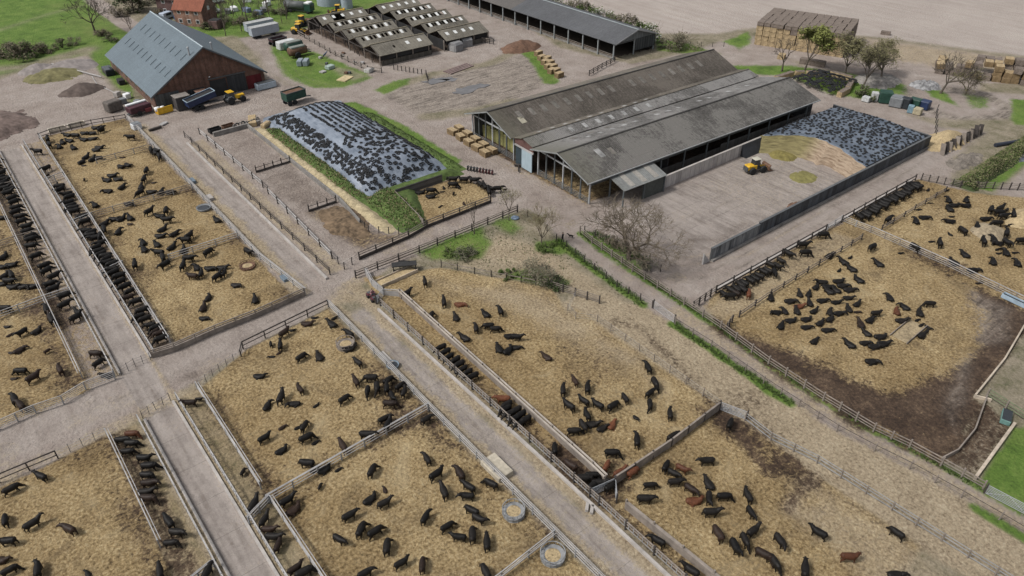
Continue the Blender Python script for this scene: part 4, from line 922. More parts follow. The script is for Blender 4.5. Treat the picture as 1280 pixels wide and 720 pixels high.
# --- triple-span barn in the middle
def big_barn():
    t = thing('triple_barn', 'huge triple-span barn with mossy grey corrugated roofs and open near gables', 'barn', (77, 77.3, 0), math.radians(-1.9))
    L = 62.5
    r_dark = corrugated('mossy_shaded_roof', (.088, .077, .066), 'x', .34, .55, [.042, .036, .030], .92, .0, .09, .8, .35, True)  # north span slope away from the sun; shade put into this darker mossy tone
    r_mid = corrugated('lichen_roof', (.122, .108, .090), 'x', .34, .55, [.062, .055, .046], .92, .0, .09, .8, .35, True)
    r_pale = corrugated('pale_asbestos_roof', (.142, .137, .132), 'x', .34, .55, [.066, .062, .058], .92, .0, .12, .9, .35, True)
    r_s3 = corrugated('speckled_roof', (.108, .103, .096), 'x', .34, .55, [.048, .045, .042], .92, .0, .13, .9, .4, True)
    lite = M('pale_roof_light', (.27, .27, .265), .7, .6, .8); dull = M('dull_roof_light', (.135, .125, .112), .8, .45, 1.5)
    # (v, z) profile: south eave .4 ... north eave 36
    A0, AR, A1 = (.0, 4.7), (8.0, 7.1), (15.4, 5.15)
    B0, BR, B1 = (15.5, 5.3), (18.4, 6.0), (21.0, 5.2)
    C0, CR, C1 = (21.1, 5.1), (28.5, 7.8), (36.2, 5.0)
    def sl(p, q, m, ua=0.0, ub=L): return slope(ua, ub, p[0], p[1], q[0], q[1], .12).build('roof', m, t)
    a1 = sl(A0, AR, r_s3); a2 = sl((AR[0], AR[1]-.01), A1, r_pale); b1 = sl(B0, BR, r_pale, .6); b2 = sl((BR[0], BR[1]-.01), B1, r_mid, .6); c1 = sl(C0, CR, r_dark); c2 = sl((CR[0], CR[1]-.01), C1, r_mid)
    def lights(rf, p, q, us, t0, t1, m, wd=.95, prob=1.0):
        for u_ in us:
            if R.random() > prob: continue
            patch(u_, u_+wd, p[0], p[1], q[0], q[1], t0, t1, .025).build('roof_light', m, rf)
    lights(a1, A0, AR, (6.5,), .52, .78, lite, 1.1); lights(a1, A0, AR, (4.2, 9), .5, .7, dull)
    lights(a2, AR, A1, np.arange(7, 60, 2.9), .46, .58, lite, .85, .7); lights(a2, AR, A1, np.arange(8, 30, 4.1), .72, .85, dull, 1.2, .8)
    lights(b1, B0, BR, np.arange(7, 34, 3.3), .25, .7, lite, .8, .9); lights(b2, BR, B1, np.arange(5, 40, 3.0), .2, .55, lite, .8, .85)
    lights(c1, C0, CR, np.arange(5, 56, 2.9), .50, .76, dull, .95, .95); lights(c1, C0, CR, (4.5,), .34, .56, M('pale_straw_light', (.30, .28, .22), .8), 1.2); lights(c2, CR, C1, np.arange(8, 58, 4.2), .45, .7, dull, 1.3, .9)
    for (r_, m) in ((AR, DARK), (CR, DARK), (BR, r_mid)):
        MB().beam((0, r_[0], r_[1]+.06), (L, r_[0], r_[1]+.06), .34, .08).build('ridge_cap', m if m is r_mid else M('dark_ridge', (.05, .048, .046), .9), t)
    steel = M('barn_steel', (.33, .34, .35), .6, .3); dsteel = M('barn_dark_steel', (.09, .10, .105), .6, .3)
    for (p, r_, q) in ((A0, AR, A1), (C0, CR, C1)):
        b = MB(); b.beam((-.04, p[0], p[1]-.06), (-.04, r_[0], r_[1]-.06), .06, .22); b.beam((-.04, r_[0], r_[1]-.06), (-.04, q[0], q[1]-.06), .06, .22); b.build('bargeboard', M('barge_pale', (.22, .23, .23), .7), t)
        MB().beam((1.5, p[0]+1, p[1]-.35), (1.5, q[0]-.3, q[1]-.35), .16, .26).build('tie_beam', steel, t)
        for k in range(7):
            v = p[0]+1.1+(q[0]-p[0]-1.6)*k/6
            zt = (p[1]+(r_[1]-p[1])*(v-p[0])/(r_[0]-p[0]) if v < r_[0] else q[1]+(r_[1]-q[1])*(q[0]-v)/(q[0]-r_[0]))-.25
            MB().bb(1.4, 1.62, v-.12, v+.12, 0, zt).build('post', steel if k in (0, 6, 3) else dsteel, t)
        for k in range(6):
            v = p[0]+1.1+(q[0]-p[0]-1.6)*k/6; d = (q[0]-p[0]-1.6)/6
            b = MB()
            for z in (.3, .6, .9, 1.2): b.beam((1.3, v+.15, z), (1.3, v+d-.15, z), .05, .05)
            b.bb(1.28, 1.32, v+.12, v+.2, .1, 1.25); b.bb(1.28, 1.32, v+d-.2, v+d-.12, .1, 1.25)
            b.build('gate_panel', M('gate_dull', (.17, .18, .185), .6), t)
    # middle bay front
    MB().prism([(15.6, 4.1), (21.0, 4.1), (21.0, 5.05), (18.4, 5.8), (15.6, 5.15)], 'x', .85, 1.0).build('fascia', M('brown_fascia', (.115, .062, .055), .9), t)
    MB().bb(.75, .95, 15.5, 21.1, 3.75, 4.08).build('door_track', PALE, t)
    MB().bb(.8, .92, 15.9, 18.9, .1, 3.72).build('sliding_door', panelled('blue_door', (.33, .41, .46), .6, .15), t)
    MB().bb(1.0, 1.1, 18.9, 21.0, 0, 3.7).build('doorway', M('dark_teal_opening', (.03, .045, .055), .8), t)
    # long sides, far end, inner partitions
    cl = panelled('barn_green_grey', (.085, .09, .088), .6)
    MB().bb(1.6, L-1, 1.1, 1.2, 3.3, 4.75).build('side_cladding', cl, t)
    MB().bb(34, L-.8, 1.0, 1.09, 0, 2.2).build('side_wall', panelled('grey_block', (.075, .072, .068), 1.0), t)
    MB().bb(12, 33.9, 1.0, 1.15, 0, 1.6).build('side_wall', panelled('dark_block', (.06, .058, .056), 1.0), t)
    MB().beam((-.2, -.08, 4.62), (L, -.08, 4.62), .16, .16).build('gutter', M('gutter_grey', (.26, .27, .275), .6), t)
    for x in np.arange(6, L-1, 6.0): MB().bb(x-.12, x+.12, .85, 1.08, 0, 4.5).build('post', dsteel, t)
    MB().bb(1.6, L-.8, 35.2, 35.35, 0, 4.9).build('side_cladding', cl, t)
    MB().prism([(1, 0), (35.3, 0), (35.3, 5.0), (28.5, 7.5), (21, 5.0), (15.5, 5.0), (8, 6.8), (1, 4.7)], 'x', L-.8, L-.65).build('end_wall', panelled('end_cladding', (.10, .105, .108), .6, axis='y'), t)
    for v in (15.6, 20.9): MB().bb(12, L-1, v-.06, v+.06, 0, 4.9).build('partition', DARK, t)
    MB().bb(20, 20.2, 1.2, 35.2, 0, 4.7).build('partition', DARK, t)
    b = MB(); 
    for k in range(9): b.bb(3.2+R.uniform(0, .4), 5.2, 23+k*1.35, 24.25+k*1.35, 0, 2.4+R.uniform(-.5, .6))
    b.build('hay_stack', M('greenish_hay', (.23, .22, .09), .95, .4), t, bev=.05)
    # lean-to
    lt = slope(5.0, 15.0, -3.4, 3.2, .9, 4.45, .1).build('lean_to_roof', corrugated('lean_to_grey', (.17, .175, .17), 'x', .34, .6, [.10, .10, .098]), t)
    lights(lt, (-3.4, 3.2), (.9, 4.45), (6.8, 9.6, 12.4), .1, .92, M('lean_pale', (.28, .265, .24), .85, .3), 1.1)
    for x in (5.2, 10, 14.8): MB().bb(x-.1, x+.1, -3.2, -3.0, 0, 3.1).build('post', dsteel, t)
    MB().bb(9.8, 14.9, -3.0, -2.9, 0, 3.0).build('side_cladding', M('lean_dark', (.07, .075, .07), .9), t)
big_barn()

# --- silage clamp on the right
wm_n = panelled('pale_concrete_panels', (.385, .36, .345), 1.25, .3, .9, .7)
wm_s = panelled('tarred_panels', (.045, .052, .062), 1.0, .6, .55, .9, dark=(.018, .02, .024))
wm_e = panelled('grey_panels', (.15, .155, .16), 1.0, .5, .7, .9, dark=(.05, .055, .06))
def clamp_wall(name, label, u0, u1, v0, v1, h, mat, foot=True):
    t = thing(name, label, 'silage wall', (min(u0, u1), min(v0, v1), 0))
    du, dv = abs(u1-u0), abs(v1-v0)
    MB().bb(0, du, 0, dv, 0, h).build('wall', mat, t)
    if foot and du > dv: MB().bb(0, du, -.42, -.003, 0, .35).build('foot', CONCD, t)
    MB().bb(-.02, du+.02, -.05, dv+.05, h+.002, h+.1).build('coping', M('coping_dark', (.10, .105, .11), .8) if mat is not wm_n else CONC, t)
    return t
clamp_wall('clamp_wall', 'pale concrete panel wall between the barn and silage floor', 90.6, 122, 74.4, 74.7, 2.2, wm_n, False)
clamp_wall('clamp_wall', 'long black tarred panel wall of the silage clamp', 92, 145.1, 54.3, 54.6, 2.4, wm_s)
clamp_wall('clamp_wall', 'grey stained near end of the long silage clamp wall', 80.6, 91.98, 54.3, 54.6, 2.1, wm_e)
clamp_wall('clamp_wall', 'dark wall at the far end of the covered silage', 144.8, 145.1, 54.7, 75.0, 2.4, wm_s, False)
tag(MB().prism([(0, 0), (1.6, 0), (0, 1.9)], 'y', 0, .25).build('wall_end', PALE, None, loc=(78.9, 54.35, 0)), 'pale sloping concrete end block of the clamp wall', 'wall end')
# ------------------------------------------------------------------ heaps
def sheet_mat(name, c1, c2, scale=.35):
    m, t, b = nodes(name); tc = N(t, 'TexCoord').outputs['Object']
    mp = N(t, 'Mapping'); t.links.new(tc, mp.inputs[0]); mp.inputs['Scale'].default_value = (1.6, .35, 1)
    a = noise(t, mp.outputs[0], 1.0, 5, .65, .8); p = noise(t, tc, scale, 4)
    f = math_(t, 'ADD', math_(t, 'MULTIPLY', a, .6), math_(t, 'MULTIPLY', p, .5))
    t.links.new(ramp(t, f, [(.42, c1), (.68, c2)]), b.inputs['Base Color']); b.inputs['Roughness'].default_value = .38
    b.inputs['Specular IOR Level'].default_value = .5; bump(t, b, a, .5, .12); return m
def puddle(pts, label):
    g = random.Random(len(label)); c = np.array(uvs(*pts)).mean(0); vs = []
    P = [np.array(p) for p in uvs(*pts)]
    for a, b_ in zip(P, P[1:]+P[:1]):
        for k in range(4): q = a+(b_-a)*k/4; vs.append((q[0]-c[0]+g.uniform(-.4, .4), q[1]-c[1]+g.uniform(-.4, .4), 0))
    n = len(vs); b = MB(); b.add(vs+[(x, y, -.3) for x, y, z in vs], [tuple(range(n))]+[(i, (i+1) % n, n+(i+1) % n, n+i) for i in range(n)])
    tag(b.build('puddle', WET, None, loc=(c[0], c[1], .15)), kind='structure')
WET = M('muddy_water', (.12, .115, .115), .12, .3, .5, spec=.6)
puddle([(528, 103), (545, 98), (566, 97), (560, 101), (540, 106)], 'a'); puddle([(570, 112), (600, 105), (612, 107), (600, 111), (580, 119), (566, 118)], 'bb'); puddle([(548, 100), (572, 98), (566, 103)], 'ccc')
def heightfield(name, f, u0, u1, v0, v1, step, mat, parent=None, zmin=.02, loc=None):
    us = np.arange(u0, u1+step*.5, step); vs = np.arange(v0, v1+step*.5, step)
    A, B = np.meshgrid(us, vs); Zz = f(A, B); ny, nx = A.shape
    co = np.stack([A-(loc[0] if loc else 0), B-(loc[1] if loc else 0), np.maximum(Zz, -.05)], -1).reshape(-1, 3)
    i = np.arange(ny*nx).reshape(ny, nx)
    q = np.stack([i[:-1, :-1], i[:-1, 1:], i[1:, 1:], i[1:, :-1]], -1).reshape(-1, 4)
    zz = Zz.reshape(-1); q = q[(zz[q] > zmin).any(1)]
    used, inv = np.unique(q.reshape(-1), return_inverse=True)
    me = bpy.data.meshes.new(name); me.from_pydata(co[used].tolist(), [], inv.reshape(-1, 4).tolist())
    me.polygons.foreach_set('use_smooth', [True]*len(me.polygons)); me.materials.append(mat)
    return link(name, me, parent, None if parent is not None else loc)
def sm(x, a, b):
    t = np.clip((x-a)/(b-a), 0, 1); return t*t*(3-2*t)
# left heap: long domed clamp, footprint u 50.6-67.5, v 103-147
def heap_l(A, B):
    wob_ = (fbm(A, B, .25, 3)-.5)
    c = 59.0; hw = 9.0+wob_*1.6
    x = np.clip(np.abs(A-c)/hw, 0, 1.2); prof = np.clip(1-x**2.4, 0, 1)**.8
    end = sm(B, 102.6, 109)*sm(-B, -148.5, -139)
    return 3.5*prof*end+.12*(fbm(A, B, .9, 3)-.5)*(prof > 0)
hl = thing('silage_heap', 'domed silage heap under a pale blue-grey plastic sheet', 'silage heap', (59, 125, 0))
heightfield('plastic_sheet', heap_l, 50, 68.5, 102, 149, .35, sheet_mat('blue_grey_sheet', (.105, .13, .17), (.25, .285, .34)), hl, .03, (59, 125))
# its grassy banks are part of the ground
gm = M('bank_grass', (.072, .108, .030), .95, .55, 1.6, bmp=.8)
def bank_l(A, B):
    base = 1.0*sm(A, 47.4, 49.6)*(1-sm(A, 50.0, 51.6))*sm(B, 100.0, 112)*(1-sm(B, 138, 142))
    tail = 1.0*sm(A-(B-88)*-.0, 48.6, 51.2)*(1-sm(A-(B-90)*.42, 52.4, 54.4))*sm(B, 88.8, 91.5)*(1-sm(B, 101, 104))
    top = .9*sm(B, 100.3, 101.4)*(1-sm(B, 102.6, 104.4))*sm(A, 51, 53)*(1-sm(A, 66, 69))
    z = np.maximum(np.maximum(base, tail), top)
    return z+(z > .02)*.22*(fbm(A, B, 1.3, 3)-.45)
tag(heightfield('grass_bank', bank_l, 46.4, 70, 88, 143, .4, gm, None, .05), kind='structure')
def bank_r(A, B):
    z = .9*sm(A, 67.0, 68.2)*(1-sm(A, 68.8, 70.4))*sm(B, 101.5, 105)*(1-sm(B, 132, 139))
    return z+(z > .02)*.22*(fbm(A, B, 1.3, 3)-.45)
tag(heightfield('grass_bank', bank_r, 65.5, 72.5, 101, 148, .4, gm, None, .05), kind='structure')
def dry_edge(A, B):
    z = .5*sm(A, 46.6, 47.6)*(1-sm(A, 48.0, 49.2))*sm(B, 90, 94)*(1-sm(B, 141, 144)); return z*(0.5+fbm(A, B, 1.2, 3))
tag(heightfield('dry_grass', dry_edge, 46.3, 49.6, 89, 145, .3, M('dry_grass', (.36, .30, .19), .95, .5, 2.5, bmp=1.0), None, .05), kind='stuff')
# right clamp: block of silage, cut face and sheet
def heap_r(A, B):
    edge = np.interp(B, [54.7, 57, 60, 64.5, 67, 70, 72, 73.4, 74.7], [122.4, 123.0, 124.0, 124.8, 124.6, 123.4, 121.6, 120.0, 119.4])+.5*(vnoise(B, B*0, .9)-.5)
    z = (2.45+.85*np.sin(np.clip((B-54.7)/20, 0, 1)*PI))*(1-.10*sm(A, 134, 145))
    return z, edge
def sil_sheet(A, B):
    z, e = heap_r(A, B); return np.where(A > e+.2, z+.10*(fbm(A, B, .8, 3)-.5), -1.0)
hr = thing('silage_clamp', 'silage block under a dark tyre-covered sheet with a cut tan face', 'silage clamp', (128, 64.6, 0))
heightfield('plastic_sheet', sil_sheet, 118, 144.6, 54.9, 74.6, .4, sheet_mat('dark_sheet', (.05, .065, .09), (.15, .178, .22)), hr, .03, (128, 64.6))
fm_, ft, fb = nodes('silage_face')
ftc = N(ft, 'TexCoord').outputs['Object']; fmp = N(ft, 'Mapping'); ft.links.new(ftc, fmp.inputs[0]); fmp.inputs['Scale'].default_value = (.5, .5, 4)
fa = noise(ft, fmp.outputs[0], 1.0, 5, .65, .4); sp_ = N(ft, 'SeparateXYZ'); ft.links.new(ftc, sp_.inputs[0])
tan_ = ramp(ft, fa, [(.32, (.13, .085, .055)), (.5, (.275, .21, .15)), (.7, (.37, .295, .22))]); ol = ramp(ft, fa, [(.3, (.09, .075, .035)), (.6, (.215, .185, .085))])
ys = N(ft, 'MapRange'); ft.links.new(sp_.outputs[1], ys.inputs[0]); ys.inputs['From Min'].default_value = 0; ys.inputs['From Max'].default_value = 3
ft.links.new(mix(ft, ys.outputs[0], tan_, ol), fb.inputs['Base Color']); fb.inputs['Roughness'].default_value = .95; bump(ft, fb, fa, .8, .2)
b = MB(); vs_ = np.arange(54.7, 74.71, .5); zs = np.linspace(0, 1, 7)
for v in vs_:
    z, e = heap_r(np.array([123.0]), np.array([v])); z, e = float(z[0]), float(e[0])
    for s in zs:
        sl_ = (1-s)*(2.6 if v > 63 else 1.6); b.v.append((e+.25-sl_*(1.2-s*.4)+.3*(float(vnoise(v, s*3, 1.1))-.5)-128, v-64.6, z*s+.02*(s == 1)))
n7 = len(zs)
for i in range(len(vs_)-1):
    for j in range(n7-1): b.f.append((i*n7+j, i*n7+j+1, (i+1)*n7+j+1, (i+1)*n7+j))
b.build('cut_face', fm_, hr, smooth=True)
def heap(name, cu, cv, ru, rv, h, mat, label, cat='heap', sharp=1.3, kind=None, rough_=.25, group=None):
    def f(A, B):
        n = (fbm(A+cu, B, .5, 3)-.5); r = np.sqrt(((A-cu)/ru)**2+((B-cv)/rv)**2)+n*.5
        return h*np.clip(1-r, 0, 1)**(1/sharp)*(1+.3*n)+rough_*(fbm(A, B, 1.4, 3)-.5)*(r < .95)
    o = heightfield(name, f, cu-ru*1.4, cu+ru*1.4, cv-rv*1.4, cv+rv*1.4, max(.25, ru/16), mat, None, .03, (cu, cv))
    return tag(o, label, cat, group, kind)
OLIVE = M('olive_silage', (.175, .16, .06), .95, .4, 2, bmp=.6)
heap('silage_spill', uv(1003, 222)[0], uv(1003, 222)[1], 2.8, 2.0, .4, OLIVE, 'small yellow-green silage heap on the clamp floor')
heap('silage_spill', 120.2, 69.8, 2.2, 2.8, .9, M('olive_dark', (.17, .145, .05), .95, .45, 2, bmp=.6), 'olive silage crumbled at the foot of the cut face')
heap('fallen_silage', 105.2, 56.4, 2.2, 1.1, .35, RUST, 'thin brown scrapings beside the tarred wall')
tag(MB().prism([(0, 0), (1.3, 0), (.35, 1.5), (0, 2.25)], 'x', 0, 6.5).build('sheet_roll', M('black_sheet', (.025, .027, .032), .5, .4), None, loc=(120.2, 74.3, 0), rz=PI), 'loose black sheet hanging against the pale clamp wall', 'plastic sheet')
SOIL = M('dark_soil', (.105, .082, .072), .95, .4, 1.2, bmp=.5); GRAV = M('grey_gravel', (.23, .205, .195), .95, .3, 1.2, bmp=.5); PINK = M('pink_brown_muck', (.14, .105, .092), .95, .6, 1.6, bmp=1.0)
heap('gravel_heap', 22.5, 203.5, 6.0, 5.0, 1.7, M('mossy_yellow', (.155, .142, .068), .95, .5, 1.2, bmp=.5), 'yellow-green heap on the far left yard')
heap('gravel_heap', 26.8, 207.5, 7.0, 4.5, 1.9, GRAV, 'long grey gravel heap behind the yellow-green one')
heap('gravel_heap', 20.5, 210.0, 4.0, 3.5, 1.8, GRAV, 'small grey gravel heap at the left of the heaps', group=None)
heap('soil_heap', 25.3, 188.3, 4.4, 3.6, 2.0, SOIL, 'brown conical soil heap on the far left yard')
heap('muck_heap', 5.5, 177.5, 8.0, 8.5, 2.4, PINK, 'low pinkish brown muck heap at the left edge')
heap('muck_heap', 122.8, 151.2, 6.0, 4.0, 2.2, RUST, 'rusty brown muck heap behind the rutted ground')
heap('muck_ridge', 43.6, 98.0, 3.4, 5.8, .75, M('rotting_straw', (.135, .095, .060), .95, .75, 1.6, bmp=1.0), 'rotting straw heap in the lowest dirt pen')
heap('dirt_heap', 92.5, 206, 6.5, 3.5, 1.8, M('coal_dark', (.03, .028, .03), .95, .4), 'black coal-like heap behind the ruined shed')
heap('straw_heap', 151.0, 53.6, 6.5, 3.2, 2.2, STRAWL, 'loose straw heap behind the leaning black boards')
heap('straw_heap', 121.5, 32.5, 3.4, 2.6, 1.1, M('grey_straw', (.27, .22, .15), .95, .5, 3, bmp=1.0), 'grey straw mound with cattle round it in the far right pen')
heap('straw_heap', 130, 31, 4, 2.5, 1.4, STRAWL, 'pale straw mound at the edge of far right pen')
heap('stone_scraps', 172, 80, 6, 5, .9, M('grey_rubble', (.24, .225, .21), .95, .5, 1.5, bmp=1), 'grey rubble heap beside the farm track', rough_=.9)
heap('stone_scraps', 178, 71.5, 3.5, 3, 1.1, M('white_rubble', (.22, .22, .225), .9, .75, 1.6, bmp=1), 'heap of white plastic and rubble under the bare tree', rough_=1.6)
heap('stone_scraps', 158, 41.6, 6, 3, .7, M('tyre_scrap', (.085, .095, .115), .9, .7, 2.0, bmp=1), 'blue-black scrap of old sheet behind the leaning boards', rough_=.8)
heap('brush_pile', 145, 47.0, 5.5, 2.2, .8, M('brushwood', (.16, .14, .12), .95, .6, 3, bmp=1), 'pile of brushwood beside the silage road bend', rough_=.9)
t = thing('board_screen', 'row of leaning black boards holding back the loose straw', 'board screen', (144, 51.0, 0))
for i in range(17):
    x = i*.95; MB().beam((x, 0, 0), (x+R.uniform(-.2, .3), R.uniform(-.2, .2)+.5, 2.0+R.uniform(-.3, .4)), .85, .12).build('board', DTIM if i % 3 else TIMB, t)
tag(MB().tube([(0, 0, .4), (9, -3.4, .4)], .4, 8).build('sheet_bundle', M('navy_sheet', (.03, .035, .05), .5), None, loc=(155.5, 46.5, 0)), 'rolled dark blue sheet lying behind the boards', 'sheet roll')

# ------------------------------------------------------------------ tyres
TY = MB().torus((0, 0, .1), .285, .10, 12, 6).mesh('tyre', BLACK, True)
tyres = []
def on(f, x, y):
    e = .2; z = lambda a, c: float(np.asarray(f(np.array([a]), np.array([c])))[0]); z0 = z(x, y)
    n = Vector((-(z(x+e, y)-z(x-e, y))/(2*e), -(z(x, y+e)-z(x, y-e))/(2*e), 1)).normalized(); return z0, n
hlz = lambda A, B: np.maximum(heap_l(A, B), 0)
hrz = lambda A, B: heap_r(A, B)[0]
def put(x, y, f, lab, s=1.0, lift=0):
    z, n = on(f, x, y)
    if z < .15: return
    tyres.append((Vector((x, y, z+lift))-n*.0, n, lab, s*.86))
LB = ('tyre in the dense band of tyres along the left heap foot', 'tyre in the parallel tyre rows over the left heap top', 'loose tyre scattered on the near slope of the left heap', 'tyre holding the sheet on the right silage clamp', 'discarded tyre in the walled tyre dump')
for i in range(430):
    y = R.uniform(104.5, 146.5); x = R.uniform(51.2, 53.9)
    put(x, y, hlz, LB[0], R.uniform(.8, 1.1), R.uniform(-.05, .1))
for r_ in range(9):
    x0 = 56.4+r_*1.22; lo = 120 if r_ < 7 else 108; y = 147.0
    while y > lo:
        y -= R.uniform(.52, .74)
        if R.random() < .16: continue
        put(x0+R.uniform(-.12, .12)+(146-y)*.015, y, hlz, LB[1], R.uniform(.85, 1.12))
for i in range(270):
    x = R.uniform(55, 66.0); y = R.uniform(104, 121.5)
    if x < 55+(121-y)*.0 and R.random() < .5: continue
    put(x, y, hlz, LB[2], R.uniform(.8, 1.25))
for i in range(40): put(R.uniform(52.8, 56), R.uniform(104, 113), hlz, LB[2], R.uniform(.8, 1.2))
gx = 119.5
while gx < 144.5:
    gy = 55.2
    while gy < 74.6:
        x, y = gx+R.uniform(-.35, .35), gy+R.uniform(-.35, .35); z, e = heap_r(np.array([x]), np.array([y]))
        if x > float(e[0])+.7 and R.random() < (.82 if x > float(e[0])+4 else .5): put(x, y, hrz, LB[3], R.uniform(.68, .95))
        gy += .74
    gx += .74
def dump_z(A, B):
    r = np.maximum(np.abs((A-160.6)/6.4), np.abs((B-87)/6.0)); return 1.9*np.clip(1.15-r, 0, 1)+.2
for i in range(330):
    x, y = R.uniform(155, 166), R.uniform(81.5, 92.5)
    if (x-160.6)*.55-(y-87)*-.9 > 6.5: continue
    put(x, y, dump_z, LB[4], R.uniform(.9, 1.3), R.uniform(0, .3))
CP = Vector((0, 0, CAM_H)); tyres.sort(key=lambda q: (q[0]-CP).length)
base = MB(); n_t = len(TY.vertices); tv = [v.co.copy() for v in TY.vertices]; tf = [tuple(p.vertices) for p in TY.polygons]
# each pile keeps its own individuals; what is past the count of single tyres goes to one mass
GL = {LB[0]: 'tyres along the foot of the left heap', LB[1]: 'tyre rows on the left heap', LB[2]: 'tyres on the near slope of the left heap', LB[3]: 'tyres on the right clamp', LB[4]: 'tyres in the dump'}
for i, (p, n, lab, s) in enumerate(tyres):
    q = n.to_track_quat('Z', 'Y').to_matrix().to_4x4(); mt = Matrix.Translation(p) @ q @ Matrix.Rotation(R.uniform(-.25, .25), 4, 'X') @ Matrix.Diagonal((s, s, s, 1))
    if i < 298:
        o = bpy.data.objects.new('tyre', TY); COL.objects.link(o); o.matrix_world = mt; tag(o, 'black '+lab, 'tyre', GL[lab])
    else: base.add([mt @ v for v in tv], tf)
tag(base.build('tyre_mass', BLACK, None, True, fix=False), 'mass of black tyres on the silage sheets and in the dump', 'tyres', kind='stuff')

# ------------------------------------------------------------------ bales
BM = {}
def bale_mesh(d, kind):
    k = (d, kind)
    if k not in BM:
        bm = bmesh.new(); bmesh.ops.create_cube(bm, size=1)
        bmesh.ops.subdivide_edges(bm, edges=bm.edges, cuts=2, use_grid_fill=True)
        for v in bm.verts:
            v.co = Vector((v.co.x*d[0], v.co.y*d[1], (v.co.z+.5)*d[2]))
            v.co += Vector((R.uniform(-.04, .04), R.uniform(-.04, .04), R.uniform(-.03, .03)*(v.co.z > .1)))
        me = bpy.data.meshes.new('bale'); bm.to_mesh(me); bm.free()
        me.materials.append(STRAWB); me.materials.append(WEATH if kind != 'side' else M('brown_bale_side', (.19, .135, .075), .95, .5, 5, bmp=.8))  # side faces: weathered brown, with the shade of the sides put into the colour
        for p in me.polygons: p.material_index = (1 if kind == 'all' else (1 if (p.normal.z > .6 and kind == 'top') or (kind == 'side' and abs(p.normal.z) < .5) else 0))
        BM[k] = me
    return BM[k]
ORD = ['first', 'second', 'third', 'fourth', 'fifth', 'sixth', 'seventh', 'eighth', 'ninth', 'tenth', 'eleventh', 'twelfth', 'thirteenth', 'fourteenth', 'fifteenth', 'sixteenth', 'seventeenth', 'eighteenth', 'nineteenth', 'twentieth']
def bale(me, loc, rz, label, group):
    o = link('straw_bale', me, None, loc, rz); return tag(o, label, 'bale', group)
# big stack: front from (174,115) to (182,95), 16.5 m deep
o0 = Vector((173.0, 115.5)); fx = (Vector((181.0, 94.6))-o0); FL = fx.length; fx.normalize(); dx_ = Vector((-fx.y, fx.x))
rz0 = math.atan2(fx.y, fx.x); NW, ND, NH = 13, 5, 5; bw, bd, bh = FL/NW, 3.2, 1.22
for h in range(NH):
    for i in range(NW):
        for d in range(ND):
            if not (h == NH-1 or d == 0 or i == 0 or i == NW-1): continue
            q = o0+fx*((i+.5)*bw+R.uniform(-.1, .1)+(-.5 if h == 0 else (.35 if h == NH-1 else 0))*(0))+dx_*((d+.5)*bd+R.uniform(-.12, .12)-(.15 if h == NH-1 and d == 0 else 0))
            top = h == NH-1; kd = 'all' if top or (d > 0) else ('all' if R.random() < .12 and h == NH-2 else 'plain')
            lay = ['bottom', 'second', 'middle', 'fourth', 'top'][h]
            row = 'front' if d == 0 else ('back' if d == ND-1 else ORD[d])
            bale(bale_mesh((bw*.93, bd*.97, bh*(.8 if top else .96)), kd), (q.x, q.y, h*bh), rz0+R.uniform(-.02, .02)*(1+top),
                 ('weathered grey' if kd == 'all' else 'golden')+f' bale, {lay} layer, {row} row, {ORD[i]} from left, large stack', 'bales of the large stack')
# loose rows of bales
def bale_rows(pts, d, lab, group, rz):
    for i, (x, y) in enumerate(pts):
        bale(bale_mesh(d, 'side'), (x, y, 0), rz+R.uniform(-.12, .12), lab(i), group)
pb = [uv(565.6+10.1*k, 165+6.65*k, .5) for k in range(5)]+[uv(574+10.2*k, 161+6.9*k, .5) for k in range(5)]
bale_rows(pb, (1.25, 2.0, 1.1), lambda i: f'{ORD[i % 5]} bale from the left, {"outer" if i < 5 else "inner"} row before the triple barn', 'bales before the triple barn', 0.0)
TR_ = 0
pb = [uv(673+4.2*k, 67+5.5*k, .5) for k in range(5)]+[uv(684+3.7*k, 74+5.0*k, .5) for k in range(5)]+[uv(699, 94, .5)]
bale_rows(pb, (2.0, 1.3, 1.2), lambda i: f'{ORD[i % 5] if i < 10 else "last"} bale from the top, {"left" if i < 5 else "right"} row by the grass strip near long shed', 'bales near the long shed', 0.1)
# old collapsed stack at the right edge
o1, fx1 = Vector((189, 75)), (Vector((199.5, 52))-Vector((189, 75))); L1 = fx1.length; fx1.normalize(); d1 = Vector((-fx1.y, fx1.x)); rz1 = math.atan2(fx1.y, fx1.x)
for h in range(4):
    for i in range(13):
        for d in range(3):
            if h == 2 and (i < 3 or R.random() < .25): continue
            if h == 3 and (i < 6 or R.random() < .5 or d == 0): continue
            if h == 1 and i in (4, 5) : continue
            if h < 2 and d > 0 and i > 0: continue
            q = o1+fx1*((i+.5)*L1/13+R.uniform(-.2, .2))+d1*(d*2.6+R.uniform(-.3, .3))
            old = R.random() < .6
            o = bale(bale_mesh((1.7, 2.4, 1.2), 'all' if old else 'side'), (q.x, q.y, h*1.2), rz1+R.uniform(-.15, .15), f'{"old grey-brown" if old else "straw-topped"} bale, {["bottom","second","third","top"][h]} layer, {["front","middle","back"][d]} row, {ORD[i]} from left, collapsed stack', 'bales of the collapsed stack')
            if R.random() < .3: o.rotation_euler[1] = R.uniform(-.4, .4)
bale(bale_mesh((1.6, 2.2, 1.1), 'plain'), (168.8, 104, 0), rz0, 'dark-sided lone bale behind the light green tree', 'loose single bales')
bale(bale_mesh((6.0, 1.8, 1.3), 'all'), (170.5, 96.3, 0), rz0, 'long dark hedge-like bale row under the light green tree', 'loose single bales')
bale(bale_mesh((2.4, 1.2, .9), 'all'), (208.5, 98.5, 0), rz0, 'single brown bale out on the edge of the ploughed field', 'loose single bales')
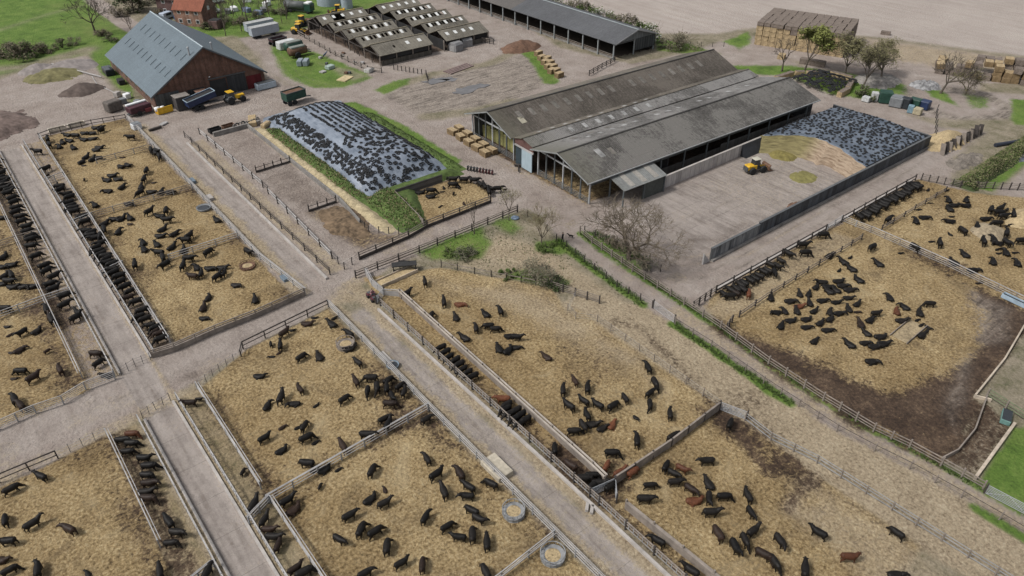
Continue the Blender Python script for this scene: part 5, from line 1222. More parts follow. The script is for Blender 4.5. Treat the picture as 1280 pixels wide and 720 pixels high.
# bale wall around the tyre dump
for i, (a, c) in enumerate((((153.5, 94.8), (159.5, 94.6)), ((160, 94.4), (166.5, 89.5)), ((167, 88.8), (167.3, 84.2)), ((166.5, 83.2), (160.5, 80.8)), ((159.8, 80.4), (156.2, 80.0)))):
    L = math.dist(a, c); n = 3
    for k in range(n):
        f = (k+.5)/n; bale(bale_mesh((2.1, 1.1, 1.2), 'top'), (a[0]+(c[0]-a[0])*f, a[1]+(c[1]-a[1])*f, 0), math.atan2(c[1]-a[1], c[0]-a[0]), f'{ORD[i*3+k]} bale clockwise round the tyre dump wall', 'bales walling the tyre dump')
tag(MB().bb(-2.2, 2.2, -.8, .8, 0, 1.0).build('straw_block', STRAWB, None, bev=.12, loc=(48.2, 146.6, 0), rz=1.2), 'brown block of old bales at the far corner of left heap', 'bale')
tag(MB().bb(-1.2, 1.2, -.6, .6, 0, .9).build('straw_block', STRAWB, None, bev=.2, loc=(49.6, 143.2, 0), rz=.6), 'broken pale bale beside the old bale block by left heap', 'bale')
tag(MB().bb(-2.2, 2.2, -1.0, 1.0, 0, .9).build('straw_block', STRAWL, None, bev=.2, loc=(126.8, 25.6, 0), rz=-.9), 'broken pale straw block at edge of far right pen', 'bale')

# ------------------------------------------------------------------ vehicles and implements
def wheel(t, x, y, r, w_, rimm=None, z=None):
    o = MB().lathe([(r*.55, -w_/2), (r*.93, -w_/2), (r, -w_*.3), (r, w_*.3), (r*.93, w_/2), (r*.55, w_/2)], 18, (0, 0, 0), 'y').build('wheel', BLACK, t, True)
    o.location = (x, y, r if z is None else z)
    MB().lathe([(r*.1, -w_*.42), (r*.56, -w_*.36), (r*.56, w_*.36), (r*.1, w_*.42)], 14, (0, 0, 0), 'y').build('rim', rimm or GALV, o, True)
def tractor(loc, rz, label, body=YEL, cat='tractor'):
    t = thing('tractor', label, cat, loc, rz)
    MB().bb(-.3, 2.3, -.42, .42, .75, 1.55).build('bonnet', body, t, bev=.1)
    MB().bb(-1.9, .2, -.55, .55, .6, 1.1).build('chassis', DSTEEL, t, bev=.05)
    c = MB().prism([(-1.5, 1.1), (-.05, 1.1), (-.2, 2.5), (-1.35, 2.5)], 'y', -.75, .75).build('cab', GLASS, t, bev=.05)
    MB().bb(-1.5, -.08, -.85, .85, 2.51, 2.66).build('roof', body, c, bev=.05)
    for s in (-1, 1):
        wheel(t, -1.25, s*.95, .82, .5, body); wheel(t, 1.55, s*.88, .68, .42, body)
        MB().tube([(-1.95, s*.75, 1.2), (-1.6, s*.95, 1.72), (-.9, s*.95, 1.72), (-.5, s*.95, 1.3)], .1, 6).build('mudguard', GREYP, t)
    MB().tube([(1.2, .5, 1.4), (1.2, .5, 2.2)], .05, 6).build('exhaust_pipe', DSTEEL, t)
    return t
def loader(loc, rz, label, cat='wheel loader', s=1.0, bucket=True, cabm=None):
    t = thing('wheel_loader', label, cat, loc, rz, None); t.scale = (s, s, s)
    MB().bb(-2.4, -.3, -.75, .75, .85, 1.75).build('engine_cover', YEL, t, bev=.12)
    MB().bb(-.4, 1.4, -.5, .5, .7, 1.2).build('front_frame', DSTEEL, t, bev=.05)
    MB().bb(-2.55, -2.38, -.7, .7, .6, 1.5).build('counterweight', DSTEEL, t)
    c = MB().prism([(-1.0, 1.76), (.35, 1.2), (.25, 2.75), (-.9, 2.75)], 'y', -.62, .62).build('cab', GLASS, t, bev=.04)
    MB().bb(-1.05, .4, -.72, .72, 2.76, 2.9).build('roof', cabm or YEL, c, bev=.05)
    for x in (-1.45, 1.05):
        for q in (-1, 1): wheel(t, x, q*.95, .72, .5, YEL)
    for q in (-1, 1): MB().beam((.3, q*.38, 1.5), (2.4, q*.38, .65), .16, .24).build('arm', YEL, t)
    if bucket: MB().prism([(2.3, .25), (3.3, .12), (3.25, .2), (2.5, .35), (2.45, 1.05), (2.7, 1.35), (2.6, 1.4), (2.25, 1.1)], 'y', -1.2, 1.2).build('bucket', RUST, t)
    return t
def tipper(loc, rz, label, body, L=5.5, h=1.3, load=None, cat='trailer', axles=2):
    t = thing('tipping_trailer', label, cat, loc, rz)
    z0 = 1.05; b = MB(); w_ = 1.2
    b.prism([(-w_*.85, z0), (w_*.85, z0), (w_, z0+h), (w_-.08, z0+h), (w_*.8, z0+.12), (-w_*.8, z0+.12), (-w_+.08, z0+h), (-w_, z0+h)], 'x', -L/2, L/2)
    b.bb(-L/2, -L/2+.1, -w_*.95, w_*.95, z0+.1, z0+h-.02); b.bb(L/2-.1, L/2, -w_*.95, w_*.95, z0+.1, z0+h-.02); b.build('body', body, t)
    r = MB(); r.beam((-L/2, -w_, z0+h+.05), (L/2, -w_, z0+h+.05), .14, .12).beam((-L/2, w_, z0+h+.05), (L/2, w_, z0+h+.05), .14, .12).beam((-L/2, -w_, z0+h+.05), (-L/2, w_, z0+h+.05), .14, .12).beam((L/2, -w_, z0+h+.05), (L/2, w_, z0+h+.05), .14, .12)
    r.build('top_rail', BLUEG if body is NAVY else DSTEEL, t)
    MB().bb(-L/2+.2, L/2+.2, -.4, .4, .75, 1.0).build('chassis', DSTEEL, t); MB().beam((L/2, 0, .8), (L/2+1.7, 0, .55), .2, .2).build('drawbar', DSTEEL, t)
    for k in range(axles):
        for s in (-1, 1): wheel(t, -.5-k*1.25, s*.95, .52, .38)
    if load: MB().bb(-L/2+.15, L/2-.15, -w_*.85, w_*.85, z0+h-.3, z0+h-.12).build('load', load, t)
    return t
tractor((49.8, 160.2, 0), .10, 'yellow tractor parked before the brick barn doorway')
t_ = tipper((43.2, 161.2, 0), .08, 'navy blue tipping trailer tilted up behind yellow tractor', NAVY, 6.4, 1.3, DARK)
for c in t_.children:
    if c.name.split('.')[0] in ('body', 'top_rail', 'load'): c.rotation_euler[1] = -.16; c.location.z += .55
tipper((59.9, 151.8, 0), .14, 'dark green high-sided trailer by the far end of left heap', GREENP, 4.8, 1.7, RUST)
t = thing('bulk_bucket', 'yellow loader bucket with white drums by the brick barn corner', 'loader bucket', (35.8, 163.9, 0), .15)
MB().prism([(-.9, .1), (.5, 0), (.9, .8), (.8, .85), (.3, .25), (-.7, .35), (-.85, 1.5), (-1, 1.5)], 'x', -1.6, 1.6).build('shell', YEL, t)
for q, s in ((-.9, 1), (.2, .8)): MB().lathe([(.1, -.5*s), (.5*s, -.45*s), (.5*s, .45*s), (.1, .5*s)], 12, (q-.4, -.1, 1.1), 'x').build('drum', WHITE, t, True)
t = thing('straw_chopper', 'dark red bale chopper with white top beside the brick barn', 'farm machine', (31.6, 166.2, 0), .22)
MB().bb(-2.3, 2.3, -1.1, 1.1, .7, 2.0).build('hopper', M('maroon', (.06, .022, .03), .6, .5), t, bev=.1); MB().bb(-2.2, 2.2, .5, 1.2, 2.003, 2.35).build('top_cover', WHITE, t, bev=.08); MB().bb(.6, 1.9, -1.5, -1.12, .5, 1.2).build('feed_table', REDP, t); MB().bb(-2.6, 2.6, -.5, .5, .45, .68).build('chassis', DSTEEL, t)
for s in (-1, 1): wheel(t, -.6, s*1.1, .5, .35)
def scrap(loc, rz, d, mat, name, label, cat='scrap', lid=None):
    t = thing(name, label, cat, loc, rz)
    MB().bb(-d[0]/2, d[0]/2, -d[1]/2, d[1]/2, .08, d[2]).build('body', mat, t, bev=min(d)*.08)
    MB().bb(-d[0]*.4, d[0]*.4, -d[1]*.4, d[1]*.4, 0, .077).build('skid', DTIM, t)
    if lid: MB().bb(-d[0]*.45, d[0]*.45, -d[1]*.45, d[1]*.45, d[2]+.002, d[2]+.08).build('lid', lid, t, bev=.02)
    return t
scrap((27.8, 171.5, 0), .3, (3.2, 2.2, 2.2), M('old_wood_box', (.12, .105, .095), .9, .4), 'wooden_box', 'weathered wooden box on the bank beside the brick barn')
for i, (x, y, m, l) in enumerate(((30.5, 174.5, GREYP, 'grey plastic drum among junk left of the brick barn'), (32, 177, WHITE, 'white cube tank among junk left of the brick barn'), (32.6, 171.5, GREYP, 'grey cage tank nearest maroon machine'), (30.6, 179.5, CONC, 'pale cube at far end of the junk'))): scrap((x, y, 0), R.uniform(0, 1), (1.3, 1.2, 1.2), m, 'scrap_tank', l)
scrap((33.2, 196.5, 0), 0, (2.0, 4.0, 1.5), M('navy_car', (.02, .024, .032), .3), 'parked_car', 'dark parked car behind the brick barn at its far left corner', 'car', GLASS)
scrap((33.6, 187.5, 0), 0, (1.4, 2.2, 1.2), DARK, 'scrap_tank', 'dark tank against the left wall of the brick barn')
tag(MB().tube([(29.5-32, 7+4, .15), (29.0-32, 2+2, .12), (30.6-32, -3, .12), (33.6-32, -6, .2)], .09, 6).build('hose', PALE, None, loc=(32, 186, 0)), 'pale curved hose on grass beside the brick barn', 'hose')
tag(MB().tube([(0, 0, .4), (7, -18, .5)], .14, 6).build('pipe_rail', PALE, None, loc=(24, 212, 0)), 'long pale pipe rail on grass left of the barn', 'pipe')
scrap((28.6, 158.2, 0), .2, (1.7, 1.5, 1.3), M('white_tank', (.55, .57, .60), .5, .15), 'water_tank', 'white water tank at the top corner of barn pen', 'tank', GREYP)
scrap((31.4, 155.5, 0), .2, (2.6, .5, .5), DTIM, 'wooden_beam', 'dark beam lying across the litter near the white tank')
scrap((33.6, 157.2, 0), .6, (1.8, .9, .35), PALE, 'pallet_stack', 'grey broken pallets near the white tank', 'pallets')
# trough row with junk
t = thing('junk_wall', 'low concrete wall with junk tyres on it above the dirt pens', 'low wall', (39.4, 144.8, 0), .03)
MB().bb(0, 9.8, -.25, .25, 0, .9).build('wall', CONCD, t)
for k in range(9): o = MB().torus((0, 0, 0), .32, .13, 12, 6, 'y').build('tyre', BLACK if k % 2 else CONCD, t, True, loc=(4.6+k*.62, .5+R.uniform(-.2, .2), .8+R.uniform(-.1, .3)), rz=R.uniform(-.6, .6))
for i, (x, m) in enumerate(((40.4, BLACK), (43.2, RUST))):
    t = thing('feed_trough', ['black empty trough behind the junk wall', 'rusty brown trough behind the junk wall'][i], 'trough', (x, 146.8, 0), .1, 'troughs behind the junk wall')
    MB().bb(-1.15, 1.15, -.5, .5, .2, .4).build('base', m, t); b = MB(); b.bb(-1.15, 1.15, -.58, -.5, .2, .95).bb(-1.15, 1.15, .5, .58, .2, .95).bb(-1.2, -1.15, -.58, .58, .2, .95).bb(1.15, 1.2, -.58, .58, .2, .95); b.build('rim', m, t)
# white troughs at the top of the first pen
for i, x in enumerate((15.8, 19.4)):
    t = thing('feed_trough', ['left', 'right'][i]+' of the two long cream troughs above the barn pen', 'trough', (x, 167.0+.15*i, 0), .04, 'cream troughs')
    b = MB(); b.bb(-1.6, 1.6, -.6, -.42, .1, .8).bb(-1.6, 1.6, .42, .6, .1, .8).bb(-1.6, -1.45, -.42, .42, .1, .8).bb(1.45, 1.6, -.42, .42, .1, .8).bb(-1.5, 1.5, -.35, .35, .1, .25); b.build('shell', M('cream', (.55, .50, .42), .7), t); MB().bb(-1.5, 1.5, -.3, .3, .26, .4).build('feed', RUST, t)
# scrap grass: trailers, spreaders, boxes
for i, (x, y, h, l) in enumerate(((74.8, 202.6, 3.2, 'near grey lorry box trailer by the grass corner'), (75.5, 207.5, 3.2, 'far grey lorry box trailer behind its twin'))):
    t = thing('box_trailer', l, 'lorry trailer', (x, y, 0), .06, 'lorry trailers on the grass'); t.scale = (.9, .9, .85)
    MB().bb(-4.4, 4.4, -1.2, 1.2, .9, 3.4).build('body', M('trailer_grey', (.33, .37, .42), .5, .2), t, bev=.04); MB().bb(-4.45, 4.45, -1.25, 1.25, 3.402, 3.5).build('roof', M('trailer_top', (.36, .37, .37), .6), t); MB().bb(-4.2, 4.2, -.5, .5, .6, .88).build('chassis', DSTEEL, t)
    for k in (-3.2, -2.0, 2.6):
        for s in (-1, 1): wheel(t, k, s*.95, .48, .35)
tipper((74.6, 193.4, 0), .12, 'dark maroon flat trailer beside the lorry trailers', M('dark_maroon', (.05, .025, .03), .6), 4.2, .7)
scrap((74.8, 188.8, 0), .12, (4.8, 2.2, 2.1), M('white_box', (.50, .51, .51), .6), 'cargo_box', 'white cargo box body between the maroon trailer and green spreader', 'box body')
def spreader(loc, rz, body, label):
    t = thing('muck_spreader', label, 'muck spreader', loc, rz)
    MB().lathe([(.2, -2.4), (1.05, -2.3), (1.1, 0), (1.05, 2.3), (.2, 2.4)], 16, (0, 0, 1.6), 'x').build('tank', body, t, True); MB().bb(-2.0, 2.0, -.7, .7, 2.3, 2.75).build('lid', M('spreader_top', (.20, .22, .20), .7), t, bev=.1); MB().beam((2.2, 0, .8), (3.8, 0, .6), .2, .2).build('drawbar', DSTEEL, t)
    for s in (-1, 1): wheel(t, -.6, s*1.25, .8, .5)
spreader((75.2, 185.0, 0), .10, GREENP, 'dark green muck spreader with grey lid')
spreader((74.2, 180.6, 0), .08, RUST, 'rusty brown muck spreader with big wheel nearest the road')
for i, (x, y, l) in enumerate(((71.8, 174.2, 'left grey tote box on scrap grass'), (73.0, 173.4, 'right grey tote box on scrap grass'))): scrap((x, y, 0), .9, (2.6, 1.2, 1.4), M('tote_grey', (.23, .27, .30), .6), 'tote_box', l, 'box')
scrap((76.2, 167.2, 0), .3, (2.0, 1.5, .9), M('pale_green_box', (.30, .37, .34), .7), 'tote_box', 'pale green box on the scrap grass', 'box')
scrap((73.6, 165.8, 0), .3, (1.4, 1.2, .4), PALE, 'pallet_stack', 'grey slab on the scrap grass')
scrap((82.6, 159.4, 0), .5, (2.4, 1.6, .9), M('white_slab', (.45, .45, .43), .7), 'flat_cart', 'white topped cart near right tip of scrap grass', 'cart', CONC)
tag(MB().bb(-1.8, 1.8, -1.2, 1.2, .02, .3).build('ply_sheet', M('yellow_ply', (.45, .37, .22), .9), None, loc=(75.6, 158.4, 0), rz=.5), 'yellowish plywood sheets lying at edge of scrap grass', 'plywood')
for i in range(9): scrap((R.uniform(76, 86), R.uniform(160, 178), 0), R.uniform(0, 3), (R.uniform(.5, 1.2), R.uniform(.4, .9), R.uniform(.3, .7)), R.choice([DSTEEL, RUST, GREYP, PALE]), 'scrap_metal', 'small piece of scrap metal lying in the grass before ruined shed')['group'] = 'scrap in the grass'
t = thing('blue_implement', 'blue plough-like implement on the scrap grass', 'implement', (79.6, 176.2, 0), .8)
MB().beam((-1.5, 0, .9), (1.5, 0, .9), .15, .15).build('beam', M('implement_blue', (.03, .07, .14), .6), t)
for k in range(4): MB().beam((-1.2+k*.8, 0, .9), (-1.2+k*.8, .5, .1), .1, .15).build('tine', DSTEEL, t)
loader((83.2, 198.6, 0), -.9, 'yellow telehandler parked near the ruined shed corner', s=.95)
loader((87.4, 205.4, 0), .4, 'yellow loader beside the black heap', s=1.0)
loader((100.2, 209.6, 0), 2.6, 'yellow loader half hidden behind the ruined shed', s=1.0)
loader((110.6, 68.6, 0), -0.30, 'yellow wheel loader working on the silage floor', s=.92, cabm=M('cab_pale', (.45, .43, .36), .6))
t = thing('tanker_lorry', 'dark green tanker lorry with white cab roof near the round silo', 'lorry', (93.0, 218.4, 0), -1.0)
MB().bb(1.8, 4.0, -1.2, 1.2, .8, 2.9).build('cab', GREENP, t, bev=.1); MB().bb(1.9, 3.6, -1.1, 1.1, 2.902, 3.3).build('cab_roof', WHITE, t, bev=.08); MB().bb(3.9, 4.03, -1.0, 1.0, 1.7, 2.6).build('windscreen', GLASS, t)
MB().lathe([(.3, -5.5), (1.15, -5.2), (1.2, 1.4), (.3, 1.6)], 16, (0, 0, 2.1), 'x').build('tank', M('tank_dull', (.12, .13, .13), .5), t, True); MB().bb(-5.3, 3.8, -.5, .5, .6, .9).build('chassis', DSTEEL, t)
for k in (-4.2, -3.0, 2.8):
    for s in (-1, 1): wheel(t, k, s*1.0, .5, .35)
for i, (x, y, r, h, l) in enumerate(((104.0, 222.0, 3.7, 3.4, 'big round pale blue-grey slurry tank at the top'), (106.2, 214.6, 1.7, 3.0, 'small grey cylinder tank beside the big round tank'))):
    t = thing('round_tank', l, 'tank', (x, y, 0)); MB().lathe([(r, 0), (r, h)], 28).build('wall', M('tank_blue_grey', (.30, .35, .40), .5, .2), t); MB().lathe([(r+.06, h-.15), (r+.06, h+.05)], 28).build('rim', GALV, t)
# row of bins and tanks behind the right clamp
for i, (px, py, d, m, l) in enumerate(((1082, 127, (1.8, 1.5, 1.3), M('dirty_white', (.42, .43, .43), .7, .35), 'small white tank at left end of bin row'), (1092, 126, (1.6, 1.6, 2.2), M('dirty_white', (.42, .43, .43), .7, .35), 'white upright tank on a rusty frame in bin row'), (1105, 128, (3.0, 2.6, 2.9), GREENP, 'large dark green bin in the row behind the clamp'),
    (1119, 133, (2.9, 2.6, 2.5), GREYP, 'grey-lidded dark bin in the row behind the clamp'), (1130, 135, (2.2, 2.0, 2.6), M('black_bin', (.025, .03, .035), .6), 'black bin in the middle of the bin row'), (1142, 134, (2.8, 2.2, 2.2), GREENP, 'second dark green bin toward the right of bin row'), (1137, 141, (1.3, 1.3, 1.9), M('teal_bin', (.16, .25, .30), .6), 'pale teal narrow bin in front of the bin row'), (1154, 136, (2.4, 2.4, 2.1), NAVY, 'navy blue bin at right end of bin row'), (1146, 143, (1.8, 1.8, 1.6), M('straw_bag', (.34, .30, .21), .9), 'straw coloured bag at right front of bin row'))):
    p = uv(px, py, 0); scrap((p[0], p[1], 0), rz0+R.uniform(-.3, .3), tuple(q*.88 for q in d), m, 'feed_bin', l, 'bin', GREYP if i in (3,) else None)
# fascia sign trailer by the barn, blue van and house cars
scrap((58.6, 164.2, 0), .05, (4.6, 1.6, 1.5), M('pale_blue_box', (.36, .42, .48), .6), 'skip', 'pale blue-white skip by the red door of brick barn', 'skip', DSTEEL)
def van(loc, rz, m, label, L=4.6, h=2.0, cat='van'):
    t = thing('parked_van', label, cat, loc, rz)
    MB().prism([(-L/2, .4), (L/2, .4), (L/2, 1.0), (L*.33, 1.15), (L*.2, h), (-L/2, h)], 'y', -.9, .9).build('body', m, t, bev=.06); MB().prism([(L*.335, 1.17), (L*.215, h-.1), (L*.19, h-.1), (L*.31, 1.17)], 'y', -.8, .8).build('windscreen', GLASS, t)
    for s in (-1, 1):
        MB().bb(-L*.3, L*.15, s*.905-.01, s*.905+.01, 1.15, h-.25).build('window', GLASS, t)
        for k in (-L*.3, L*.3): wheel(t, k, s*.8, .34, .25)
van((59.8, 236.5, 0), .5, M('van_blue_white', (.40, .46, .55), .4), 'pale blue-white van beside the brick house')
van((62.5, 232.5, 0), .4, M('van_blue', (.05, .09, .19), .4), 'dark blue car beside the brick house', 4.2, 1.5, 'car')
van((71.5, 233.5, 0), .2, WHITE, 'white van in the yard right of the orange-roofed house', 5.2, 2.3)
van((76.5, 245, 0), .1, WHITE, 'white caravan at the very top right of the house', 6.0, 2.5, 'caravan')
for i, (x, y, m) in enumerate(((75.5, 231, GREYP), (78, 232.5, WHITE), (80.5, 229, M('blue_scrap', (.17, .21, .29), .6)), (82, 224, M('blue_scrap', (.17, .21, .29), .6)), (84.5, 226, GREYP), (88, 232, WHITE), (92, 238, GREYP), (85, 240, WHITE))):
    scrap((x, y, 0), R.uniform(0, 3), (2.6, 1.6, 1.3), m, 'yard_junk', ['grey box in the house yard nearest the van', 'white box in the house yard', 'blue junk heap left under the bare trees', 'blue junk heap right under the bare trees', 'grey junk among bare trees', 'white junk among bare trees', 'grey tank far back in the house yard', 'white trailer far back in the house yard'][i])
# houses
def house(loc, rz, w_, l_, e, h, roofm, wallm, label, chim=True):
    t = thing('brick_house', label, 'house', loc, rz)
    MB().prism([(-w_/2, 0), (w_/2, 0), (w_/2, e), (0, h-.15), (-w_/2, e)], 'x', -l_/2, l_/2).build('wall', wallm, t)
    for s in (-1, 1):
        k = (h-e)/(w_/2); y0 = s*(w_/2+.35); z0 = e-.35*k
        r = MB().add([(-l_/2-.25, y0, z0), (l_/2+.25, y0, z0), (l_/2+.25, 0, h), (-l_/2-.25, 0, h), (-l_/2-.25, y0, z0+.14), (l_/2+.25, y0, z0+.14), (l_/2+.25, 0, h+.14), (-l_/2-.25, 0, h+.14)], [(0, 1, 2, 3), (4, 7, 6, 5), (0, 4, 5, 1), (1, 5, 6, 2), (2, 6, 7, 3), (3, 7, 4, 0)]).build('roof', roofm, t)
        if chim and s > 0: MB().bb(-l_*.3-.4, -l_*.3+.4, -.35, .35, h-.5, h+1.2).build('chimney', wallm, r)
    for x in (-l_*.3, 0, l_*.3):
        for z in (.9, e-1.3):
            f = MB().bb(x-.55, x+.55, -w_/2-.06, -w_/2+.02, z, z+1.1).build('window', WHITE, t); MB().bb(x-.45, x+.45, -w_/2-.085, -w_/2-.062, z+.1, z+1.0).build('pane', GLASS, f)
    f = MB().bb(-l_/2-.06, -l_/2+.02, -.5, .5, 1.0, 2.1).build('window', WHITE, t)
    f = MB().bb(l_/2-.02, l_/2+.06, -.5, .5, e-.6, e+.5).build('window', WHITE, t)
HB = brick('house_brick', (.26, .13, .085), (.20, .10, .07), (.25, .22, .2), 4); HB2 = brick('house_brick_dark', (.11, .055, .05), (.09, .05, .045), (.12, .1, .1), 4)
tiles = corrugated('orange_tiles', (.225, .085, .055), 'x', .3, .3, [.14, .055, .038], .9, .0, .5, .4, .4); dtiles = corrugated('dark_tiles', (.10, .06, .055), 'x', .3, .3, [.06, .04, .036], .9, .0, .5, .4, .4)
house((64.8, 226.5, 0), math.radians(-52), 7.0, 9.0, 4.6, 7.6, tiles, HB, 'brick house with a bright orange tiled roof')
house((65.5, 239.5, 0), math.radians(-52), 7.5, 12.0, 4.8, 8.0, dtiles, HB2, 'dark brown brick house behind the orange-roofed one')
scrap((67.2, 218.0, 0), math.radians(-52), (3, 3, 2.4), HB2, 'garden_shed', 'small dark shed beside the orange-roofed house', 'shed', DARK)
# ring feeders, troughs, pen furniture
def ring(px, py, r, label, mat=M('dull_galv', (.22, .225, .23), .7, .4, 2), h=.95, hay=True, bars=14):
    x, y = uv(px, py, .5); t = thing('ring_feeder', label, 'ring feeder', (x, y, .05), R.uniform(0, 1), 'ring feeders')
    for z in (.05, h*.5, h): MB().torus((0, 0, z), r, .035 if z < h else .05, 26, 6).build('hoop', mat, t, True)
    b = MB()
    for k in range(bars): a = 2*PI*k/bars; b.beam((r*math.cos(a), r*math.sin(a), .05), (r*math.cos(a), r*math.sin(a), h), .05, .05)
    b.build('bar_grille', mat, t); MB().lathe([(r*.99, .0), (r*.99, h*.5)], 26).build('skirt', mat, t)
    if hay: MB().lathe([(r*.93, .0), (r*.9, h*.42), (r*.5, h*.55), (r*.05, h*.5)], 18).build('hay', STRAWL, t, True)
ring(432, 430, 1.15, 'ring feeder with cattle round it below the crossroads corner', TIMB)
ring(642, 639, 1.1, 'upper of two pale ring feeders against the bottom right fence')
ring(691, 694, 1.15, 'lower pale ring feeder full of straw at bottom edge')
ring(309, 331, 1.1, 'ring feeder of rusty steel in the pen above cross road', RUST, .6)
def tub(px, py, label, r=.9, h=.5, mat=BLACK):
    x, y = uv(px, py, .2); t = thing('water_tub', label, 'water tub', (x, y, .06), 0, 'water tubs')
    MB().lathe([(r*.85, 0), (r, h), (r*.92, h), (r*.8, h*.6)], 22).build('shell', mat, t, True); MB().lathe([(0.01, h*.62), (r*.83, h*.625)], 22).build('water', GLASS, t)
tub(255, 261, 'black water tub against the fence in the third upper pen', 1.2, .5, GREYP)
tub(491, 457, 'blue-grey water tub outside the fence beside right alley', .8, .4, M('tub_blue', (.14, .18, .22), .6))
def slab(px, py, d, label, rz=PI/2, mat=CONC, name='concrete_block'):
    x, y = uv(px, py, .2); tag(MB().bb(-d[0]/2, d[0]/2, -d[1]/2, d[1]/2, 0, d[2]).build(name, mat, None, bev=.05, loc=(x, y, 0), rz=rz), label, 'block')
slab(621, 586, (3.2, 1.9, .7), 'pale plank-covered block against the fence beside right alley', mat=M('pale_planks', (.40, .36, .29), .9, .3))
slab(482, 448, (2.6, .9, .4), 'low concrete block beside blue-grey tub on right alley'); slab(356, 348, (1.5, .9, .5), 'small grey-blue water trough on the verge by cross road', mat=M('tub_blue', (.14, .18, .22), .6)); slab(262, 248, (1.8, 1.0, .6), 'pale concrete trough outside the third upper pen'); slab(240, 227, (1.7, 1.0, .6), 'blue-grey trough outside the second upper pen', mat=M('tub_blue', (.14, .18, .22), .6))
slab(734, 634, (1.0, .35, .4), 'left of two white blocks at the feed corner', .7, CONC); slab(740, 637, (1.0, .35, .4), 'right of two white blocks at the feed corner', .7, CONC)
# hay rack in the middle pen
x, y = uv(496, 345, .4); t = thing('hay_rack', 'long pale feed rack of hay in the middle pen corner', 'hay rack', (x, y, 0), math.radians(3))
MB().bb(-3.0, 3.0, -.7, .7, .08, .5).build('hay', STRAWL, t, bev=.15)
for s in (-1, 1): MB().bb(-3.1, 3.1, s*.8-.05, s*.8+.05, .05, .65).build('side_board', PTIM, t)
x, y = uv(506, 334, .5); t = thing('cattle_shelter', 'dark corner shelter frame by the lane fence in middle pen', 'shelter', (uv(506, 339)[0], uv(506, 339)[1], 0), -.5)
MB().bb(-1.8, 1.8, -.6, .6, 1.2, 1.32).build('roof', M('black_top', (.03, .03, .03), .8), t)
for q in (-1.6, 1.6): MB().bb(q-.07, q+.07, -.5, .5, 0, 1.19).build('leg', DTIM, t)
# calf creep in the big right pen
x, y = uv(1136, 413, .3); t = thing('feed_trough', 'long pale hay trough among lying cattle in muddy right pen', 'trough', (x, y, 0), math.radians(2))
MB().bb(-2.6, 2.6, -1.0, 1.0, .02, .2).build('hay', M('trough_straw', (.27, .215, .135), .95, .5, 4, bmp=1.0), t, bev=.05)
for s in (-1, 1): MB().bb(-2.8, 2.8, s*1.1-.04, s*1.1+.04, .05, .45).build('side_board', TIMB, t)
t = thing('water_trough', 'long galvanised water trough on the right pen fence', 'trough', (104.6, 20.4, 0), math.radians(86))
b = MB(); b.bb(-3, 3, -.4, -.34, .2, .8).bb(-3, 3, .34, .4, .2, .8).bb(-3, -2.94, -.34, .34, .2, .8).bb(2.94, 3, -.34, .34, .2, .8); b.build('shell', BLUEG, t); MB().bb(-2.94, 2.94, -.34, .34, .3, .6).build('water', GLASS, t)
scrap((80.6, 12.6, 0), .3, (2.2, 1.0, .7), M('teal_trough', (.13, .24, .22), .6), 'water_trough', 'small teal trough by the green timber fence', 'trough', GLASS)
x, y = uv(600, 213, .4); t = thing('disc_harrow', 'row of red and black harrow discs on the yard', 'harrow', (x, y, 0), math.radians(-60))
MB().beam((-2.6, 0, .75), (2.6, 0, .75), .14, .14).build('beam', DSTEEL, t)
for k in range(9): MB().lathe([(.08, -.05), (.48, -.02), (.48, .02), (.08, .05)], 14, (-2.4+k*.6, 0, .48), 'x').build('disc', REDP if k > 3 else DSTEEL, t)
x, y = uv(648, 212); t = thing('log_cart', 'small dark timber cart frame before the triple barn door', 'cart', (x, y, 0), .9)
MB().beam((-1.5, 0, .4), (1.5, 0, .4), .2, .15).build('beam', DTIM, t); MB().beam((-1.4, 0, .4), (-1.4, .1, 1.6), .12, .12).build('post', DTIM, t); MB().beam((1.2, -.5, .3), (1.2, .7, .3), .4, .3).build('block', DTIM, t)
x, y = uv(644, 272, .2); tag(MB().lathe([(.05, 0), (.5, .05), (.75, .12), (.5, .3), (.05, .35)], 9).build('plastic_drum', M('light_blue', (.16, .21, .28), .6, .6), None, True, loc=(x, y, .05)), 'light blue crumpled plastic at the end of the lane fence', 'plastic')
t = thing('timber_skid', 'old flat red-grey timber skid lying on the yard', 'timber', (100.5, 147.4, 0), .18)
for k in range(4): MB().bb(-4, 4, -1.2+k*.75, -.7+k*.75, .05, .3).build('plank', M('reddish_board', (.20, .15, .14), .9, .3), t)
# ------------------------------------------------------------------ trees and shrubs
BARK = M('bark', (.105, .088, .072), .95, .4, 3, bmp=.5); TWIG = M('twigs', (.145, .120, .090), .95, .35, 3); TWIGD = M('dark_twigs', (.085, .072, .06), .95, .35, 3)
def leaf_mat(name, c):
    m = M(name, c, .85, .5, .9, spec=.2); return m
BUD = leaf_mat('bud_leaves', (.165, .18, .055)); BUDO = leaf_mat('olive_buds', (.155, .145, .075)); EVER = leaf_mat('dark_leaves', (.045, .062, .024)); MIDG = leaf_mat('hedge_leaves', (.075, .105, .03)); BLOS = leaf_mat('blossom', (.46, .45, .42)); HBR = leaf_mat('hedge_brown', (.135, .115, .08)); GBUSH = leaf_mat('grey_bush', (.135, .13, .09))
def leafy(pts, size, b, rng, flat=.6):
    for p in pts:
        a = rng.uniform(0, 2*PI); t = rng.uniform(-1, 1)*flat; s = size*rng.uniform(.6, 1.4)
        u_ = Vector((math.cos(a), math.sin(a), t)).normalized()*s; w_ = Vector((-math.sin(a)*rng.uniform(.3, 1), math.cos(a), rng.uniform(-.6, .8))).normalized()*s*.7
        p = Vector(p); b.add([p-u_, p+w_*.8, p+u_, p-w_*.8], [(0, 1, 2, 3)])
